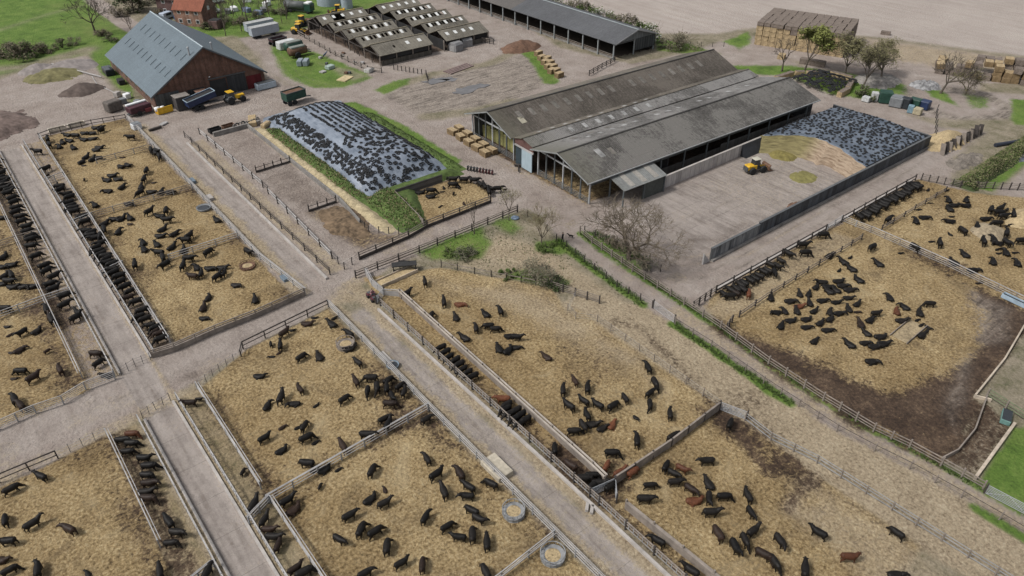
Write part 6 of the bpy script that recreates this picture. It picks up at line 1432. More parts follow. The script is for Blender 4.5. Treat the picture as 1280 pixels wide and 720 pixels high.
def tree_meshes(seed, H, spread=.5, trunk_h=.28, r0=.28, depth=5, up=.35, kids=(3, 4), leaf=None, leaf_n=2, leaf_s=.16, lean=0, twig_r=.016, min_len=.35, ratio=.72):
    g = random.Random(seed); T = MB(); Cn = MB(); ends = []
    def grow_(p, d, L, r, lv):
        n = 3 if lv < 2 else 2; pts = [p]; q = p; dd = d
        for i in range(n):
            dd = (dd+Vector((g.uniform(-1, 1), g.uniform(-1, 1), g.uniform(-.4, .6)))*(.16 if lv else .06)).normalized(); q = q+dd*L/n; pts.append(q)
        rr = [r*(1-.42*i/n) for i in range(n+1)]
        (T if lv < 2 else Cn).tube(pts, rr, 7 if lv < 1 else (5 if lv < 3 else 3), cap=False)
        if lv >= depth: ends.append(q); ends.append((pts[-2]+q)/2); return
        nk = g.randint(*kids)+(1 if lv == 0 else 0); a0 = g.uniform(0, 2*PI)
        for k in range(nk):
            a = a0+2*PI*k/nk+g.uniform(-.5, .5); tilt = g.uniform(.35, .95)*spread*1.6
            side = dd.orthogonal().normalized(); side = Matrix.Rotation(a, 3, dd) @ side
            nd = (dd*math.cos(tilt)+side*math.sin(tilt)+Vector((0, 0, up*.35))).normalized()
            f = g.uniform(.55, 1.0) if lv else g.uniform(.75, 1.0)
            s = pts[0]+(q-pts[0])*f if k else q
            nl = L*ratio*g.uniform(.75, 1.15) if lv else (H*(1-trunk_h))*.36*g.uniform(.85, 1.15)
            grow_(s, nd, max(min_len, nl), max(twig_r, r*(.50 if k else .62)), lv+1)
    grow_(Vector((0, 0, -.1)), Vector((lean, 0, 1)).normalized(), H*trunk_h, r0, 0)
    zmax = max(v[2] for v in Cn.v); k = H/zmax
    T.v = [(x*k, y*k, z*k) for x, y, z in T.v]; Cn.v = [(x*k, y*k, z*k) for x, y, z in Cn.v]
    B = None
    if leaf:
        B = MB(); pts = []
        for e in ends:
            for _ in range(leaf_n): pts.append(e*k+Vector((g.gauss(0, .3), g.gauss(0, .3), g.gauss(0, .25))))
        leafy(pts, leaf_s, B, g)
    return T, Cn, B
def widen(ms, k):
    for m in ms:
        if m: m.v = [(x*(1+(k-1)*min(1, z/3)), y*(1+(k-1)*min(1, z/3)), z) for x, y, z in m.v]
    return ms
def tree(name, loc, label, meshes, twig=TWIG, leaf=None, group=None, rz=0, cat='tree'):
    t = thing(name, label, cat, loc, rz, group); T, Cn, B = meshes
    T.build('trunk', BARK, t, True, fix=False); c = Cn.build('crown', twig, t, False, fix=False)
    if B: B.build('leaves', leaf, c, False, fix=False)
    return t
# the big bare tree beside the path
tree('bare_tree', (71.4, 62.2), 'large spreading bare tree beside the head of the path', widen(tree_meshes(4, 10.6, .66, .20, .40, 6, .2, (3, 4), None, ratio=.76, twig_r=.027), 1.3), TWIG)
tree('bare_tree', (63.8, 73.2), 'small bare tree with upright tan twigs left of the path head', tree_meshes(8, 7.4, .5, .24, .14, 5, .55, (3, 4), BUDO, 1, .07, twig_r=.018), M('tan_twigs', (.22, .18, .12), .95), BUDO)
tree('young_tree', (57.7, 82.3), 'thin young bare tree left of the lane fence bushes', tree_meshes(12, 6.4, .4, .3, .09, 4, .5, (2, 3), None, twig_r=.02), TWIGD)
tree('young_tree', (64.6, 82.4), 'thin young tree with olive buds near the lane fence end', tree_meshes(15, 5.8, .42, .3, .09, 4, .5, (3, 3), BUDO, 2, .09, twig_r=.02), TWIG, BUDO)
TR = 'trees along the grass strip by the large bale stack'
tree('bare_tree', (160.5, 98.0), 'dark bare crooked tree at left of the bale stack row', tree_meshes(21, 8.4, .5, .25, .22, 5, .4, (2, 3), None, twig_r=.03), TWIGD, group=TR)
tree('budding_tree', (165.5, 95.0), 'light green budding tree before the big bale stack', tree_meshes(22, 10.6, .5, .25, .24, 5, .45, (3, 4), BUD, 4, .26, twig_r=.02), TWIG, BUD, TR)
tree('budding_tree', (170.6, 87.4), 'olive budding tree at right end of the bale stack', tree_meshes(23, 9.8, .55, .22, .24, 5, .4, (3, 4), BUDO, 3, .2, twig_r=.02), TWIG, BUDO, TR)
tree('bare_tree', (164.2, 79.4), 'tall leaning bare tree by the tyre dump', tree_meshes(24, 11.4, .5, .3, .26, 5, .4, (3, 4), BUDO, 2, .14, lean=.15, twig_r=.026), TWIGD, BUDO, TR, rz=-.7)
tree('budding_tree', (175.2, 80.9), 'broad olive-brown tree on the grass right of tyre dump', tree_meshes(25, 9.0, .68, .22, .26, 5, .25, (3, 4), BUDO, 3, .18, twig_r=.024), TWIG, BUDO, TR)
tree('bare_tree', (175.8, 67.1), 'leaning bare tree between the farm tracks', tree_meshes(26, 9.4, .62, .28, .26, 5, .3, (3, 4), None, lean=.22, twig_r=.026), TWIGD, None, TR, rz=-.7)
tree('budding_tree', (179.4, 63.2), 'low bushy tree on the island of the farm tracks', tree_meshes(27, 6.6, .62, .16, .2, 5, .3, (3, 4), BUDO, 1, .15, twig_r=.024), TWIG, BUDO, TR)
tree('bare_tree', (39.4, 234.5), 'bare grey tree beside the lane at the upper left', tree_meshes(31, 12.0, .62, .25, .3, 5, .35, (3, 4), None, twig_r=.035), TWIGD)
tree('young_tree', (46.0, 222), 'thin bare tree between the lane and the brick barn', tree_meshes(32, 7, .35, .3, .1, 4, .5, (2, 3), None, twig_r=.025), TWIGD)
tree('evergreen_tree', (54.0, 250), 'dark leafy tree at the top left of the brick house', tree_meshes(33, 8, .6, .2, .25, 4, .3, (3, 4), EVER, 6, .35), TWIGD, EVER)
# strip of bare trees between the houses and the scrap grass
vs4 = [tree_meshes(40+i, 9.2, .40, .34, .14, 5, .5, (2, 3), None, twig_r=.026) for i in range(4)]
protos = []
WG = 'bare trees in the strip behind the lorry trailers'
spots = [(68.5, 215.5), (71.5, 210.8), (74.5, 214), (76.5, 218.5), (79.5, 212.5), (82.5, 217), (83.5, 211), (86.5, 214.5), (89, 219.5), (72, 222), (78, 226), (84.5, 222.5), (90.5, 226), (95, 224), (66.5, 209.5), (81, 232), (75.5, 227), (87, 230), (92, 231), (69.5, 219)]
for i, (x, y) in enumerate(spots):
    lb = f'bare grey tree, {ORD[i]} of the strip behind the lorry trailers'
    if i < 4: protos.append(tree('bare_tree', (x, y), lb, vs4[i], TWIGD, None, WG))
    else: o = copy_tree(protos[i % 4], (x, y), R.uniform(0, 6), lb, WG); s = R.uniform(.75, 1.1); o.scale = (s, s, s)
def bush(loc, r, h, mat, label, n=900, ls=.16, stems=True, name='bush', mat2=None, group=None, seed=1, twigm=TWIGD, gaps=.32):
    g = random.Random(seed); t = thing(name, label, 'bush', (loc[0], loc[1], 0), 0, group)
    cl = [(Vector((g.uniform(-.75, .75)*r, g.uniform(-.75, .75)*r, g.uniform(.15, .85)*h)), g.uniform(.25, .5)*min(r, h*1.2)) for _ in range(10)]
    pts = []
    for i in range(n):
        c, q = g.choice(cl); d = Vector((g.gauss(0, 1), g.gauss(0, 1), g.gauss(0, .8))).normalized()*q*g.random()**.4
        p = c+d; p.z = max(.08, p.z*(1-.25*(p.x*p.x+p.y*p.y)/(r*r*1.6))); pts.append(p)
    k = int(len(pts)*(0 if mat2 is None else .4))
    b = MB(); leafy(pts[k:], ls, b, g); f = b.build('foliage', mat, t, fix=False)
    if k: b = MB(); leafy(pts[:k], ls, b, g); b.build('foliage', mat2, t, fix=False)
    s = MB()
    for i in range(26 if stems else 6):
        a = g.uniform(0, 2*PI); q = r*g.uniform(.4, 1.05); s.tube([(g.uniform(-.2, .2), g.uniform(-.2, .2), 0), (math.cos(a)*q*.5, math.sin(a)*q*.5, h*.5), (math.cos(a)*q, math.sin(a)*q, h*g.uniform(.7, 1.1))], [.035, .025, .012], 3, cap=False)
    s.build('stems', twigm, t, fix=False); return t
bush((57.2, 66.8), 3.2, 2.5, GBUSH, 'big grey-brown bramble bush above the middle pen', 2000, .13, seed=3, mat2=HBR)
bush((58.2, 63.6), 1.6, 1.3, EVER, 'dark green bush at right end of the grey bramble', 700, .13, seed=4)
bush((54.8, 69.8), 1.7, .7, MIDG, 'bright green low clump left of the grey bramble', 700, .13, seed=5, stems=False)
bush((53.0, 77.6), 1.8, 1.5, GBUSH, 'round grey-green bush below the lane fence', 900, .12, seed=6, mat2=EVER)
bush((51.5, 80.0), 1.6, .9, MIDG, 'low green clump between the round bush and lane fence', 500, .12, seed=7, stems=False)
bush((64.0, 72.0), 2.0, .9, MIDG, 'green clump at the foot of the small tan tree', 700, .13, seed=8, stems=False)
bush((71.8, 59.2), 1.6, 1.6, GBUSH, 'tangled brown bush beside the foot of the big bare tree', 500, .12, seed=9)
bush((72.4, 66.5), 1.3, 1.5, HBR, 'brown bush at the top of the path fence by big tree', 400, .12, seed=10)
bush((160.5, 76.0), 3.2, 2.0, MIDG, 'green bramble clump behind the white tanks', 900, .2, seed=11, mat2=GBUSH)
bush((155.5, 125.6), 4.8, 4.2, HBR, 'big brown-green hawthorn at the near end of the long shed hedge', 1500, .24, seed=12, mat2=GBUSH)
# hedge behind the long shed: bush after bush
HG = 'hedge bushes behind the long shed'
hp = []
hl_ = [(152.5, 134), (151.8, 138.5), (152.8, 143), (151.5, 147.5), (152.6, 152), (152.0, 157), (153, 162), (151.8, 167), (152.6, 172.5), (153.5, 179), (152, 185), (153, 192), (152.4, 199)]
for i, (x, y) in enumerate(hl_):
    k = i % 4; lb = f'{["blossoming white and green", "green", "brown twiggy", "olive"][k]} hedge bush, {ORD[i]} from the near end behind the long shed'
    if i < 4: hp.append(bush((x, y), 3.5, 5.2, [MIDG, MIDG, HBR, GBUSH][k], lb, 1500, .26, seed=20+i, mat2=[BLOS, EVER, GBUSH, MIDG][k], group=HG, name='hedge_bush'))
    else: copy_tree(hp[k], (x, y), R.uniform(0, 6), lb, HG)
hq = []
for i, (px, py) in enumerate(((4, 70), (18, 72), (30, 74), (42, 68), (56, 66), (78, 60), (95, 56), (10, 62), (-10, 74))):
    x, y = uv(px, py); lb = f'dark twiggy hedge bush, {ORD[i]} along the green field edge at far left'
    if i < 3: hq.append(bush((x, y), 3.6, 4.2, [GBUSH, HBR, EVER][i], lb, 900, .25, seed=40+i, mat2=HBR, group='hedge bushes at the green field edge', name='hedge_bush'))
    else: o = copy_tree(hq[i % 3], (x, y), R.uniform(0, 6), lb, 'hedge bushes at the green field edge'); s = R.uniform(.4, .8); o.scale = (s, s, s)
for i, (px, py, r_, h_) in enumerate(((150, 20, 3.0, 3.0), (172, 14, 3.5, 3.5), (186, 4, 3.5, 4), (198, 20, 2.5, 2.5), (262, 36, 2.6, 2.2), (280, 30, 3, 2.6), (300, 30, 3, 2.5), (322, 26, 3, 2.5), (345, 18, 3, 2.6), (128, 44, 2.5, 2), (138, 52, 2.2, 1.8))):
    x, y = uv(px, py); lb = f'twiggy garden bush, {ORD[i]} round the houses and lane at the top left'
    o = copy_tree(hq[(i+1) % 3], (x, y), R.uniform(0, 6), lb, 'bushes round the houses'); o.name = 'garden_bush'; o.scale = (r_/3.6, r_/3.6, h_/4.2)
# clipped hedge bank at the right edge
def hedge_(A, B):
    s = (A-130)*.92-(B-44)*.0; L = (A-128)/1.0; c = 45.3-(A-130)*.02
    z = 1.9*(1-sm(np.abs(B-c), 1.0, 2.1))*sm(A, 129.5, 131.5)*(1-sm(A, 172, 176)); return z*(.7+.6*fbm(A, B, .8, 3))
t = thing('hedge', 'overgrown straw-coloured hedge bank running off the right edge', 'hedge', (150, 44, 0), 0)
h0 = Vector(uv(1203, 236)); h1 = Vector(uv(1330, 150)); hd = (h1-h0).normalized(); hn = Vector((-hd.y, hd.x)); HLn = (h1-h0).length
g = random.Random(77); pts = [[], []]
for i in range(17000):
    s = g.uniform(0, HLn); w_ = g.gauss(0, 1.0); p = h0+hd*s+hn*w_; q = (1.9*max(0, 1-(w_/2.2)**2))*(.6+.5*float(vnoise(s, w_, .7))); pts[g.random() < .45].append((p.x-150, p.y-44, max(.05, q*g.uniform(.5, 1.05))))
for i, m in enumerate((leaf_mat('hedge_straw', (.165, .155, .085)), MIDG)):
    b = MB(); leafy(pts[i], .13, b, g, .9); b.build('foliage', m, t, fix=False)
tag(heightfield('hedge_core', lambda A, B: 1.3*np.clip(1-np.abs(((A-h0.x)*hn.x+(B-h0.y)*hn.y))/2.0, 0, 1)*(((A-h0.x)*hd.x+(B-h0.y)*hd.y) > .5)*(((A-h0.x)*hd.x+(B-h0.y)*hd.y) < HLn), min(h0.x, h1.x)-3, max(h0.x, h1.x)+3, min(h0.y, h1.y)-3, max(h0.y, h1.y)+3, .6, EVER, t, .05, (150, 44)))
# grass tufts along the banks and fence lines
g = random.Random(5); tb = MB(); db = MB()
def tuft(b, x, y, z, s):
    for k in range(5):
        a = g.uniform(0, 2*PI); d = s*g.uniform(.25, .6); b.add([(x-.05*math.sin(a), y+.05*math.cos(a), z), (x+.05*math.sin(a), y-.05*math.cos(a), z), (x+math.cos(a)*d, y+math.sin(a)*d, z+s)], [(0, 1, 2)])
for i in range(5200):
    x, y = g.uniform(46.8, 54.5), g.uniform(89, 142); z = float(bank_l(np.array([x]), np.array([y])))
    if z > .2: tuft(tb if g.random() < .62 and x > 48.6-.0 else db, x, y, z-.05, g.uniform(.2, .45))
for i in range(1500):
    x, y = g.uniform(66, 71.5), g.uniform(102, 146); z = float(bank_r(np.array([x]), np.array([y])))
    if z > .15: tuft(tb, x, y, z-.05, g.uniform(.2, .4))
for (a, c, n, w_) in (((66.5, 72.5), (64.7, 53), 500, .7), ((64.6, 47.3), (63.9, 29), 500, .5), ((70.9, 72), (69.1, 49), 600, .5), ((69.1, 49), (67.4, 30), 250, .3), ((67.3, 24), (68.4, 8), 150, .3), ((72.6, 71), (73, 60), 600, 1.0)):
    for i in range(n):
        f = g.random(); tuft(tb, a[0]+(c[0]-a[0])*f+g.gauss(0, w_*.6), a[1]+(c[1]-a[1])*f+g.gauss(0, w_*.6), 0, g.uniform(.2, .5))
for i in range(1500):
    x, y = uv(g.uniform(515, 715), g.uniform(278, 365)); tuft(tb if float(vnoise(x, y, .3)) > .5 else db, x, y, 0.0, g.uniform(.12, .3)) if y < 82.6 and x < 67 and x+y*.45 > 82 else None
tag(tb.build('grass_tufts', M('tuft_green', (.075, .112, .032), .9, .4), None, fix=False), kind='stuff'); tag(db.build('dry_grass_tufts', M('tuft_dry', (.33, .28, .17), .9, .4), None, fix=False), kind='stuff')
# ------------------------------------------------------------------ cattle
def remesh(b, vox, smooth=6, name='m'):
    me = b.mesh(name, None, fix=False); o = bpy.data.objects.new(name, me); COL.objects.link(o)
    r = o.modifiers.new('r', 'REMESH'); r.mode = 'VOXEL'; r.voxel_size = vox; r.use_smooth_shade = True
    s = o.modifiers.new('s', 'SMOOTH'); s.iterations = smooth; s.factor = .5
    dg = bpy.context.evaluated_depsgraph_get(); ev = o.evaluated_get(dg); out = bpy.data.meshes.new_from_object(ev, depsgraph=dg)
    bpy.data.objects.remove(o); bpy.data.meshes.remove(me); out.name = name
    out.polygons.foreach_set('use_smooth', [True]*len(out.polygons)); return out
def body_rings(b, rings, n=14):
    """rings: (x, y, z, half width, half height)"""
    vs = []; fs = []
    for x, y, z, hw, hh in rings:
        for k in range(n): a = 2*PI*k/n; vs.append((x, y+hw*math.cos(a), z+hh*math.sin(a)))
    m = len(rings)
    for i in range(m-1):
        for k in range(n): fs.append((i*n+k, i*n+(k+1) % n, (i+1)*n+(k+1) % n, (i+1)*n+k))
    fs.append(tuple(range(n-1, -1, -1))); fs.append(tuple((m-1)*n+k for k in range(n))); b.add(vs, fs)
def ball(b, c, r, n=10, m=7):
    body_rings(b, [(c[0]-r[0]*math.cos(PI*i/m), c[1], c[2], max(.004, r[1]*math.sin(PI*i/m)), max(.004, r[2]*math.sin(PI*i/m))) for i in range(m+1)], n)
def cow_mesh(kind, turn=0.0, head=0.0, walk_=0.0, calf=False, name='cow'):
    """head: 0 level, -1 grazing, .5 up; turn: head swung to a side (rad)"""
    b = MB(); lie = kind == 'lie'; zb = .42 if lie else .98
    hw = .385 if not lie else .44
    # barrel: deep chest, belly tucked up to the flank
    prof = [(-.86, .02, .05, .06), (-.82, 0, .20, .20), (-.68, 0, .32, .32), (-.40, -.03, .345, .36), (-.05, -.06, hw, .39), (.25, -.05, hw*.97, .40), (.50, -.02, .32, .38), (.68, 0, .25, .31), (.80, .05, .14, .20)]
    k = .82 if lie else 1.0
    body_rings(b, [(x, 0, zb+dz, w_*(1.08 if lie else 1), h*k) for x, dz, w_, h in prof])
    # neck and head swing about the withers
    nx, nz = .62, zb+.12
    ct, st = math.cos(turn), math.sin(turn)
    hz_ = {0.0: .10, .5: .28, -1.0: -.58}.get(head, head)
    hl = .44 if head > -.5 else .44
    P = lambda d, side, z: (nx+d*ct-side*st, d*st+side*ct, z)
    N0 = P(0, 0, nz); N1 = P(hl*.5, 0, nz+hz_*.5+.02); N2 = P(hl, 0, nz+hz_)
    b.tube([N0, N1, N2], [.27, .22, .155], 12)
    down = -.22 if head > -.5 else -.28
    H0 = P(hl-.04, 0, nz+hz_+.02); H1 = P(hl+.16, 0, nz+hz_+down*.35); H2 = P(hl+.30, 0, nz+hz_+down); H3 = P(hl+.35, 0, nz+hz_+down*1.1)
    b.tube([H0, H1, H2, H3], [.135, .125, .088, .075], 10)
    for s in (-1, 1):
        b.tube([P(hl+.0, s*.10, nz+hz_+.07), P(hl-.02, s*.22, nz+hz_+.08), P(hl-.03, s*.31, nz+hz_+.03)], [.045, .055, .03], 6)
    if lie:
        for s in (-1, 1):
            b.tube([(-.45, s*.25, .35), (-.12, s*.50, .18), (-.50, s*.52, .08), (-.72, s*.46, .06)], [.20, .13, .07, .05], 8)
            b.tube([(.42, s*.20, .30), (.66, s*.27, .15), (.40, s*.30, .07)], [.13, .08, .055], 8)
        b.tube([(-.84, 0, zb+.2), (-.96, .08, .25), (-.92, .25, .08)], [.045, .03, .03], 6)
    else:
        wk = walk_
        for s in (-1, 1):
            f = wk*s*.20
            # hind: thigh, stifle, hock behind, shank, hoof
            b.tube([(-.58, s*.17, .95), (-.50-f*.3, s*.22, .68), (-.70-f*.7, s*.20, .42), (-.66-f, s*.20, .10), (-.62-f, s*.20, .02)], [.21, .15, .075, .055, .07], 9)
            b.tube([(.50, s*.17, .85), (.50+f*.3, s*.20, .56), (.53+f*.6, s*.19, .36), (.52+f, s*.19, .08), (.54+f, s*.19, .02)], [.15, .10, .068, .052, .07], 9)
        b.tube([(-.84, 0, zb+.24), (-.93, .02, zb+.05), (-.93, .03, zb-.35), (-.94, .03, zb-.55)], [.05, .032, .026, .05], 6)
    if calf: b.v = [(x*.56, y*.52, z*(.60 if not lie else .54)) for x, y, z in b.v]
    return remesh(b, .034 if not calf else .026, 5, name)
def hide(name, c, c2):
    m, t, b = nodes(name); tc = N(t, 'TexCoord').outputs['Object']; a = noise(t, tc, 3.5, 5, .6); oi = N(t, 'ObjectInfo').outputs['Random']
    col = ramp(t, a, [(.35, c), (.7, c2)]); col = mix(t, 1, col, ramp(t, oi, [(0, (.75, .75, .75)), (1, (1.5, 1.4, 1.3))]), 'MULTIPLY')
    t.links.new(col, b.inputs['Base Color']); b.inputs['Roughness'].default_value = .55; b.inputs['Specular IOR Level'].default_value = .2
    bump(t, b, noise(t, tc, 14, 3), .25, .02); return m
HIDE = {'b': hide('black_hide', (.0045, .0042, .0042), (.013, .0115, .0105)), 'n': hide('dark_brown_hide', (.013, .0085, .007), (.030, .019, .014)), 'r': hide('red_hide', (.062, .024, .013), (.115, .047, .025))}
VAR = {'s': [cow_mesh('stand', 0, 0, .5), cow_mesh('stand', .55, 0, -.4), cow_mesh('stand', -.6, -1.0, .3), cow_mesh('stand', .15, .5, .8), cow_mesh('stand', -.45, 0.0, .2), cow_mesh('stand', .1, -1.0, -.7)],
       'l': [cow_mesh('lie', .2, .5), cow_mesh('lie', .9, 0), cow_mesh('lie', -.8, .0), cow_mesh('lie', -.2, 0.0)],
       'f': [cow_mesh('stand', 0, -.35, .2), cow_mesh('stand', .2, -.5, -.3)],
       'c': [cow_mesh('lie', .5, 0, calf=True, name='calf'), cow_mesh('lie', -.7, 0, calf=True, name='calf')], 'd': [cow_mesh('stand', .2, 0, .6, True, 'calf'), cow_mesh('stand', -.3, -.4, -.6, True, 'calf')]}
VC = {}
def cmesh(k, i, col):
    if (k, i, col) not in VC:
        me = VAR[k][i].copy(); me.materials.clear(); me.materials.append(HIDE[col]); VC[k, i, col] = me
    return VC[k, i, col]
herd = []   # (u, v, heading, kind, colour, pen)
def pen_of(u_, v_):
    if u_ > 67.5 and v_ < 50:
        return 'muddy right pen' if u_ < 105.8 and v_ < 43.6 else ('right feed strip' if v_ > 43.4 else 'far right pen')
    if v_ > 83.4:
        if u_ > 50: return 'small pen under the left heap'
        if u_ < 1.2: return 'far left pen'
        if u_ < 5: return 'left feed strip'
        if u_ < 11.9: return 'second feed strip'
        return 'barn pen' if v_ > 146 else ('second upper pen' if v_ > 124.6 else ('third upper pen' if v_ > 104 else 'pen above cross road'))
    if u_ < 1: return 'bottom left pen'
    if u_ < 6: return 'lower left strip'
    if u_ < 11.25: return 'strip right of lower alley'
    if u_ < 30.9: return 'pen below the crossroads' if v_ > 53.6 else ('bottom centre pen' if v_ > 31.9 else 'bottom edge pen')
    if u_ < 39.0 and v_ < 75: return 'right alley feed strip'
    if u_ < 58: return 'middle pen' if v_ > 33.2 else 'bottom right pen'
    return 'sandy strip'
def put_cow(px, py, clk, k='s', col='b'):
    h = {'s': .75, 'f': .75, 'l': .4, 'c': .2, 'd': .4}[k]; a = 2*PI*clk/12
    x, y = uv(px, py, h); x2, y2 = uv(px+5*math.sin(a), py-5*math.cos(a), h)
    hd = math.atan2(y2-y, x2-x)+R.uniform(-.12, .12); L = math.hypot(x2-x, y2-y)
    herd.append((x, y, hd, k, col, clk))
def tile(ox, oy, z, txt):
    for tok in txt.split(';'):
        f = tok.strip().split(',')
        if len(f) < 3: continue
        k = f[3] if len(f) > 3 else 's'; col = 'b'
        if len(k) > 1: col = k[1]; k = k[0]
        put_cow(ox+float(f[0])/z, oy+float(f[1])/z, float(f[2]), k, col)
tile(0, 130, 6.54, '310,390,9;375,530,8;390,585,8,d;470,650,12,d;485,705,8;390,290,11;405,335,5;510,315,11,l;485,350,11,l;600,358,10,l;567,300,9,l;550,252,9,l;620,262,9;685,290,9,l;690,238,3,l;755,238,3,l;755,285,3,l;825,212,1,l;780,195,3,l;795,368,3,l;700,435,2,l;765,450,2,l;665,475,8,l;685,505,3,c;690,620,12,dn;915,585,3,l;965,615,3,l;875,622,9,l;995,680,2,l;1020,505,4,l;995,438,3,c;880,712,9,l')
tile(120, 100, 6.4, '278,460,9;15,548,3,l;8,625,3,l;205,620,3,c;222,688,4,l;40,395,2;440,562,6;475,590,5;505,612,5;490,570,4')
tile(0, 180, 4, '732,135,1;720,178,1;705,215,12,l;700,245,8;768,195,3,c;755,240,3,l;805,240,1,l;850,243,3,l;650,308,3,l;475,305,11,ln;745,340,2;830,335,12;800,360,9,l;835,380,3;600,375,2,l;575,375,3,l;520,398,2,l;650,370,11,l;650,402,3,c;590,440,1,l;515,430,6;515,458,6;1085,380,10,l;810,428,2,l;800,460,3,l;870,450,2,l;930,478,9;942,465,2;785,503,10,lr;715,495,12,l;722,528,11,l;857,517,2,l;917,533,1,l;795,545,9;815,570,5;675,605,12;825,605,8;1040,543,2;945,573,3;915,612,1;985,618,11,l;965,660,9;1003,650,1;1050,622,3,l;1110,618,3,l;1085,665,2;1120,645,1;1180,705,3,l;1240,540,4')
tile(0, 360, 4, '1040,50,1,l;1015,100,1,l;1020,150,3,l;1275,60,12,l')
tile(0, 180, 4, '5,368,3,l;15,565,2,l;55,605,3,l;5,615,3,l;20,660,2,l;60,660,11;45,690,3;10,700,3,l;62,712,3,l;115,712,3,l;155,712,3,l')
tile(0, 360, 4, '25,105,9;110,220,8;180,215,2,l;35,195,3,c;47,238,2,c;95,310,2,l;60,325,3,c;235,318,2,d;105,415,9;165,450,2;70,455,3,c;300,410,11;75,560,11;105,590,11;255,140,12;235,110,12;270,155,11')
tile(0, 540, 4, '55,285,2;205,220,10;25,440,12;160,460,2;345,485,10;40,545,9;45,690,2;190,690,12;440,712,11,c;0,640,3,l')
tile(0, 540, 4, '660,10,3,sr;610,40,3;655,62,3;640,90,3;720,130,3;745,170,3;735,215,3;745,265,3;725,310,3;715,335,3;845,450,11;880,510,3;860,545,3;800,700,12;1035,705,1;1215,205,1,d;1235,385,1')
tile(0, 360, 4, '385,130,11;480,330,3;490,375,2;540,430,9,l;945,575,9;995,558,3,d')
tile(320, 540, 4, '40,440,1;60,500,3,sn;65,530,3;75,580,1;185,690,2;240,702,2;40,30,2;125,92,2,l;250,30,2;295,55,2,c;445,85,11;260,160,9;335,180,2,l;555,15,3;410,190,2,c;285,192,2,c')
tile(320, 360, 4, '140,225,2;180,212,3,c;255,178,3,l;290,150,3,c;380,180,10,l;390,152,2,c;120,290,12;75,285,12,d;115,325,2,c;80,345,9,c;225,345,2;317,345,11,l;465,230,10;450,265,3,c;465,302,3,l;490,290,1,d;510,372,10;500,468,11;575,450,9;565,510,6;600,500,6;650,500,12;680,540,5;670,580,3;720,490,2;660,460,2;740,520,1;220,505,11;125,550,1;15,440,3,l;55,590,1,l;190,578,9,l;440,555,2;300,590,2,c;240,690,1;210,700,2,c;130,700,2,c;640,655,2;665,690,1;850,655,2')
tile(320, 540, 4, '855,135,11;580,195,1;320,275,1,d;155,345,2;185,390,2,l;900,215,2;1020,210,11,sn;1065,275,10;1055,320,9;1175,260,10;940,300,11;645,292,11,cn;568,338,2,l;640,355,2;465,418,2;525,490,1;595,500,2;415,535,4;846,428,1;955,472,2;1080,395,10;1112,432,4;1015,525,9;1082,515,12;1155,555,12;655,575,12;725,655,2;832,665,12,sn;545,705,2;1150,702,11')
tile(320, 360, 4, '725,40,2;875,140,1;940,72,12;1020,82,3,lr;1000,148,11,l;1150,130,10,l;1222,115,11;1100,200,12;1165,188,9;1195,202,3;1045,250,10,l;1270,240,3,l;1220,305,11,l;1265,308,2,l')
tile(640, 360, 4, '20,243,3;5,300,3,l;175,345,10,l;315,465,11,sn;255,510,12;378,500,12;285,590,10;360,565,10;430,585,10;505,590,2;565,550,11;680,400,11;715,475,5;690,525,2;690,580,6;790,630,12;375,635,11;355,690,11;400,680,3,l;450,700,2,l;500,685,1,lr;620,650,4,c;310,715,3;1090,680,1')
tile(640, 540, 4, '625,45,12;500,105,3;805,25,2;450,185,1,sr;540,203,2,sr;590,190,2,sr')
tile(320, 360, 4, '895,312,8,f;922,332,8,f;948,352,8,f;975,372,8,f;1000,392,8,f;1022,412,8,f;1045,432,8,f;1068,442,8;1210,600,9,sr;1185,630,8,f;1248,640,8,f;1270,660,8,f')
tile(560, 470, 4.237, '310,212,8,f;335,238,8,f;362,255,8,f;235,195,8,f;385,242,8,f;540,400,12;640,480,10;720,560,3;760,540,3;792,568,3;840,580,2;745,585,2')
tile(640, 540, 4, '975,145,9;770,170,1;815,205,4;845,185,4,sr;815,245,3;690,265,3;895,285,4;985,260,11,l;985,330,6;910,345,3,lr;1060,320,3;1180,320,11;1195,400,5;995,402,3;665,335,3;1030,510,11;1115,575,5;1165,540,5;1205,495,2;1260,615,4,sn;695,570,10;880,708,10')
tile(960, 540, 4, '60,545,5;30,650,5;255,505,10;185,690,12;645,505,10;405,625,3,sr;640,714,3,l')
tile(960, 180, 4, '275,455,3;175,505,3;185,545,3;100,550,4;65,585,4;45,610,4;30,645,5;10,600,4;310,560,2,l;520,517,8;410,570,2,c;355,635,2,c;380,590,10,l;420,625,10,l;555,600,10,l;455,680,10,l;270,690,9,l;355,690,3,l;240,715,2,l;380,712,3,l;300,714,3,l')
tile(960, 360, 4, '15,50,12,l;160,30,11,l;205,30,12,l;305,15,10,l;342,10,10,l;395,2,3,l;110,65,3,l;155,90,3,lr;210,75,11,l;270,62,3,l;340,70,3,l;400,48,3,l;230,115,2,l;310,120,12,l;355,125,3,l;405,105,11,l;445,80,2,l;445,122,3,cn;145,115,11,l;190,155,3,l;85,115,11,l;40,120,9,l;112,162,3,l;65,190,1,l;190,195,3,l;260,175,2,l;310,155,2,l;295,210,3,l;232,265,2,l;465,180,11,l;495,225,10,l;510,160,2,l;540,125,3;410,282,10,l;485,273,3,l;530,292,3,l;560,243,3,l;575,278,3,l;518,367,3,l;610,48,11,l;645,118,11,lr;665,162,3,l;685,95,10,l;760,125,11,l;810,78,9;745,162,2,c;770,235,2,l;795,215,1,c;800,198,4,c;765,188,2,c')
tile(640, 360, 4, '1060,30,10,f;1090,40,9,f;1115,20,10,f;1150,8,10,f;1185,30,12,sr')
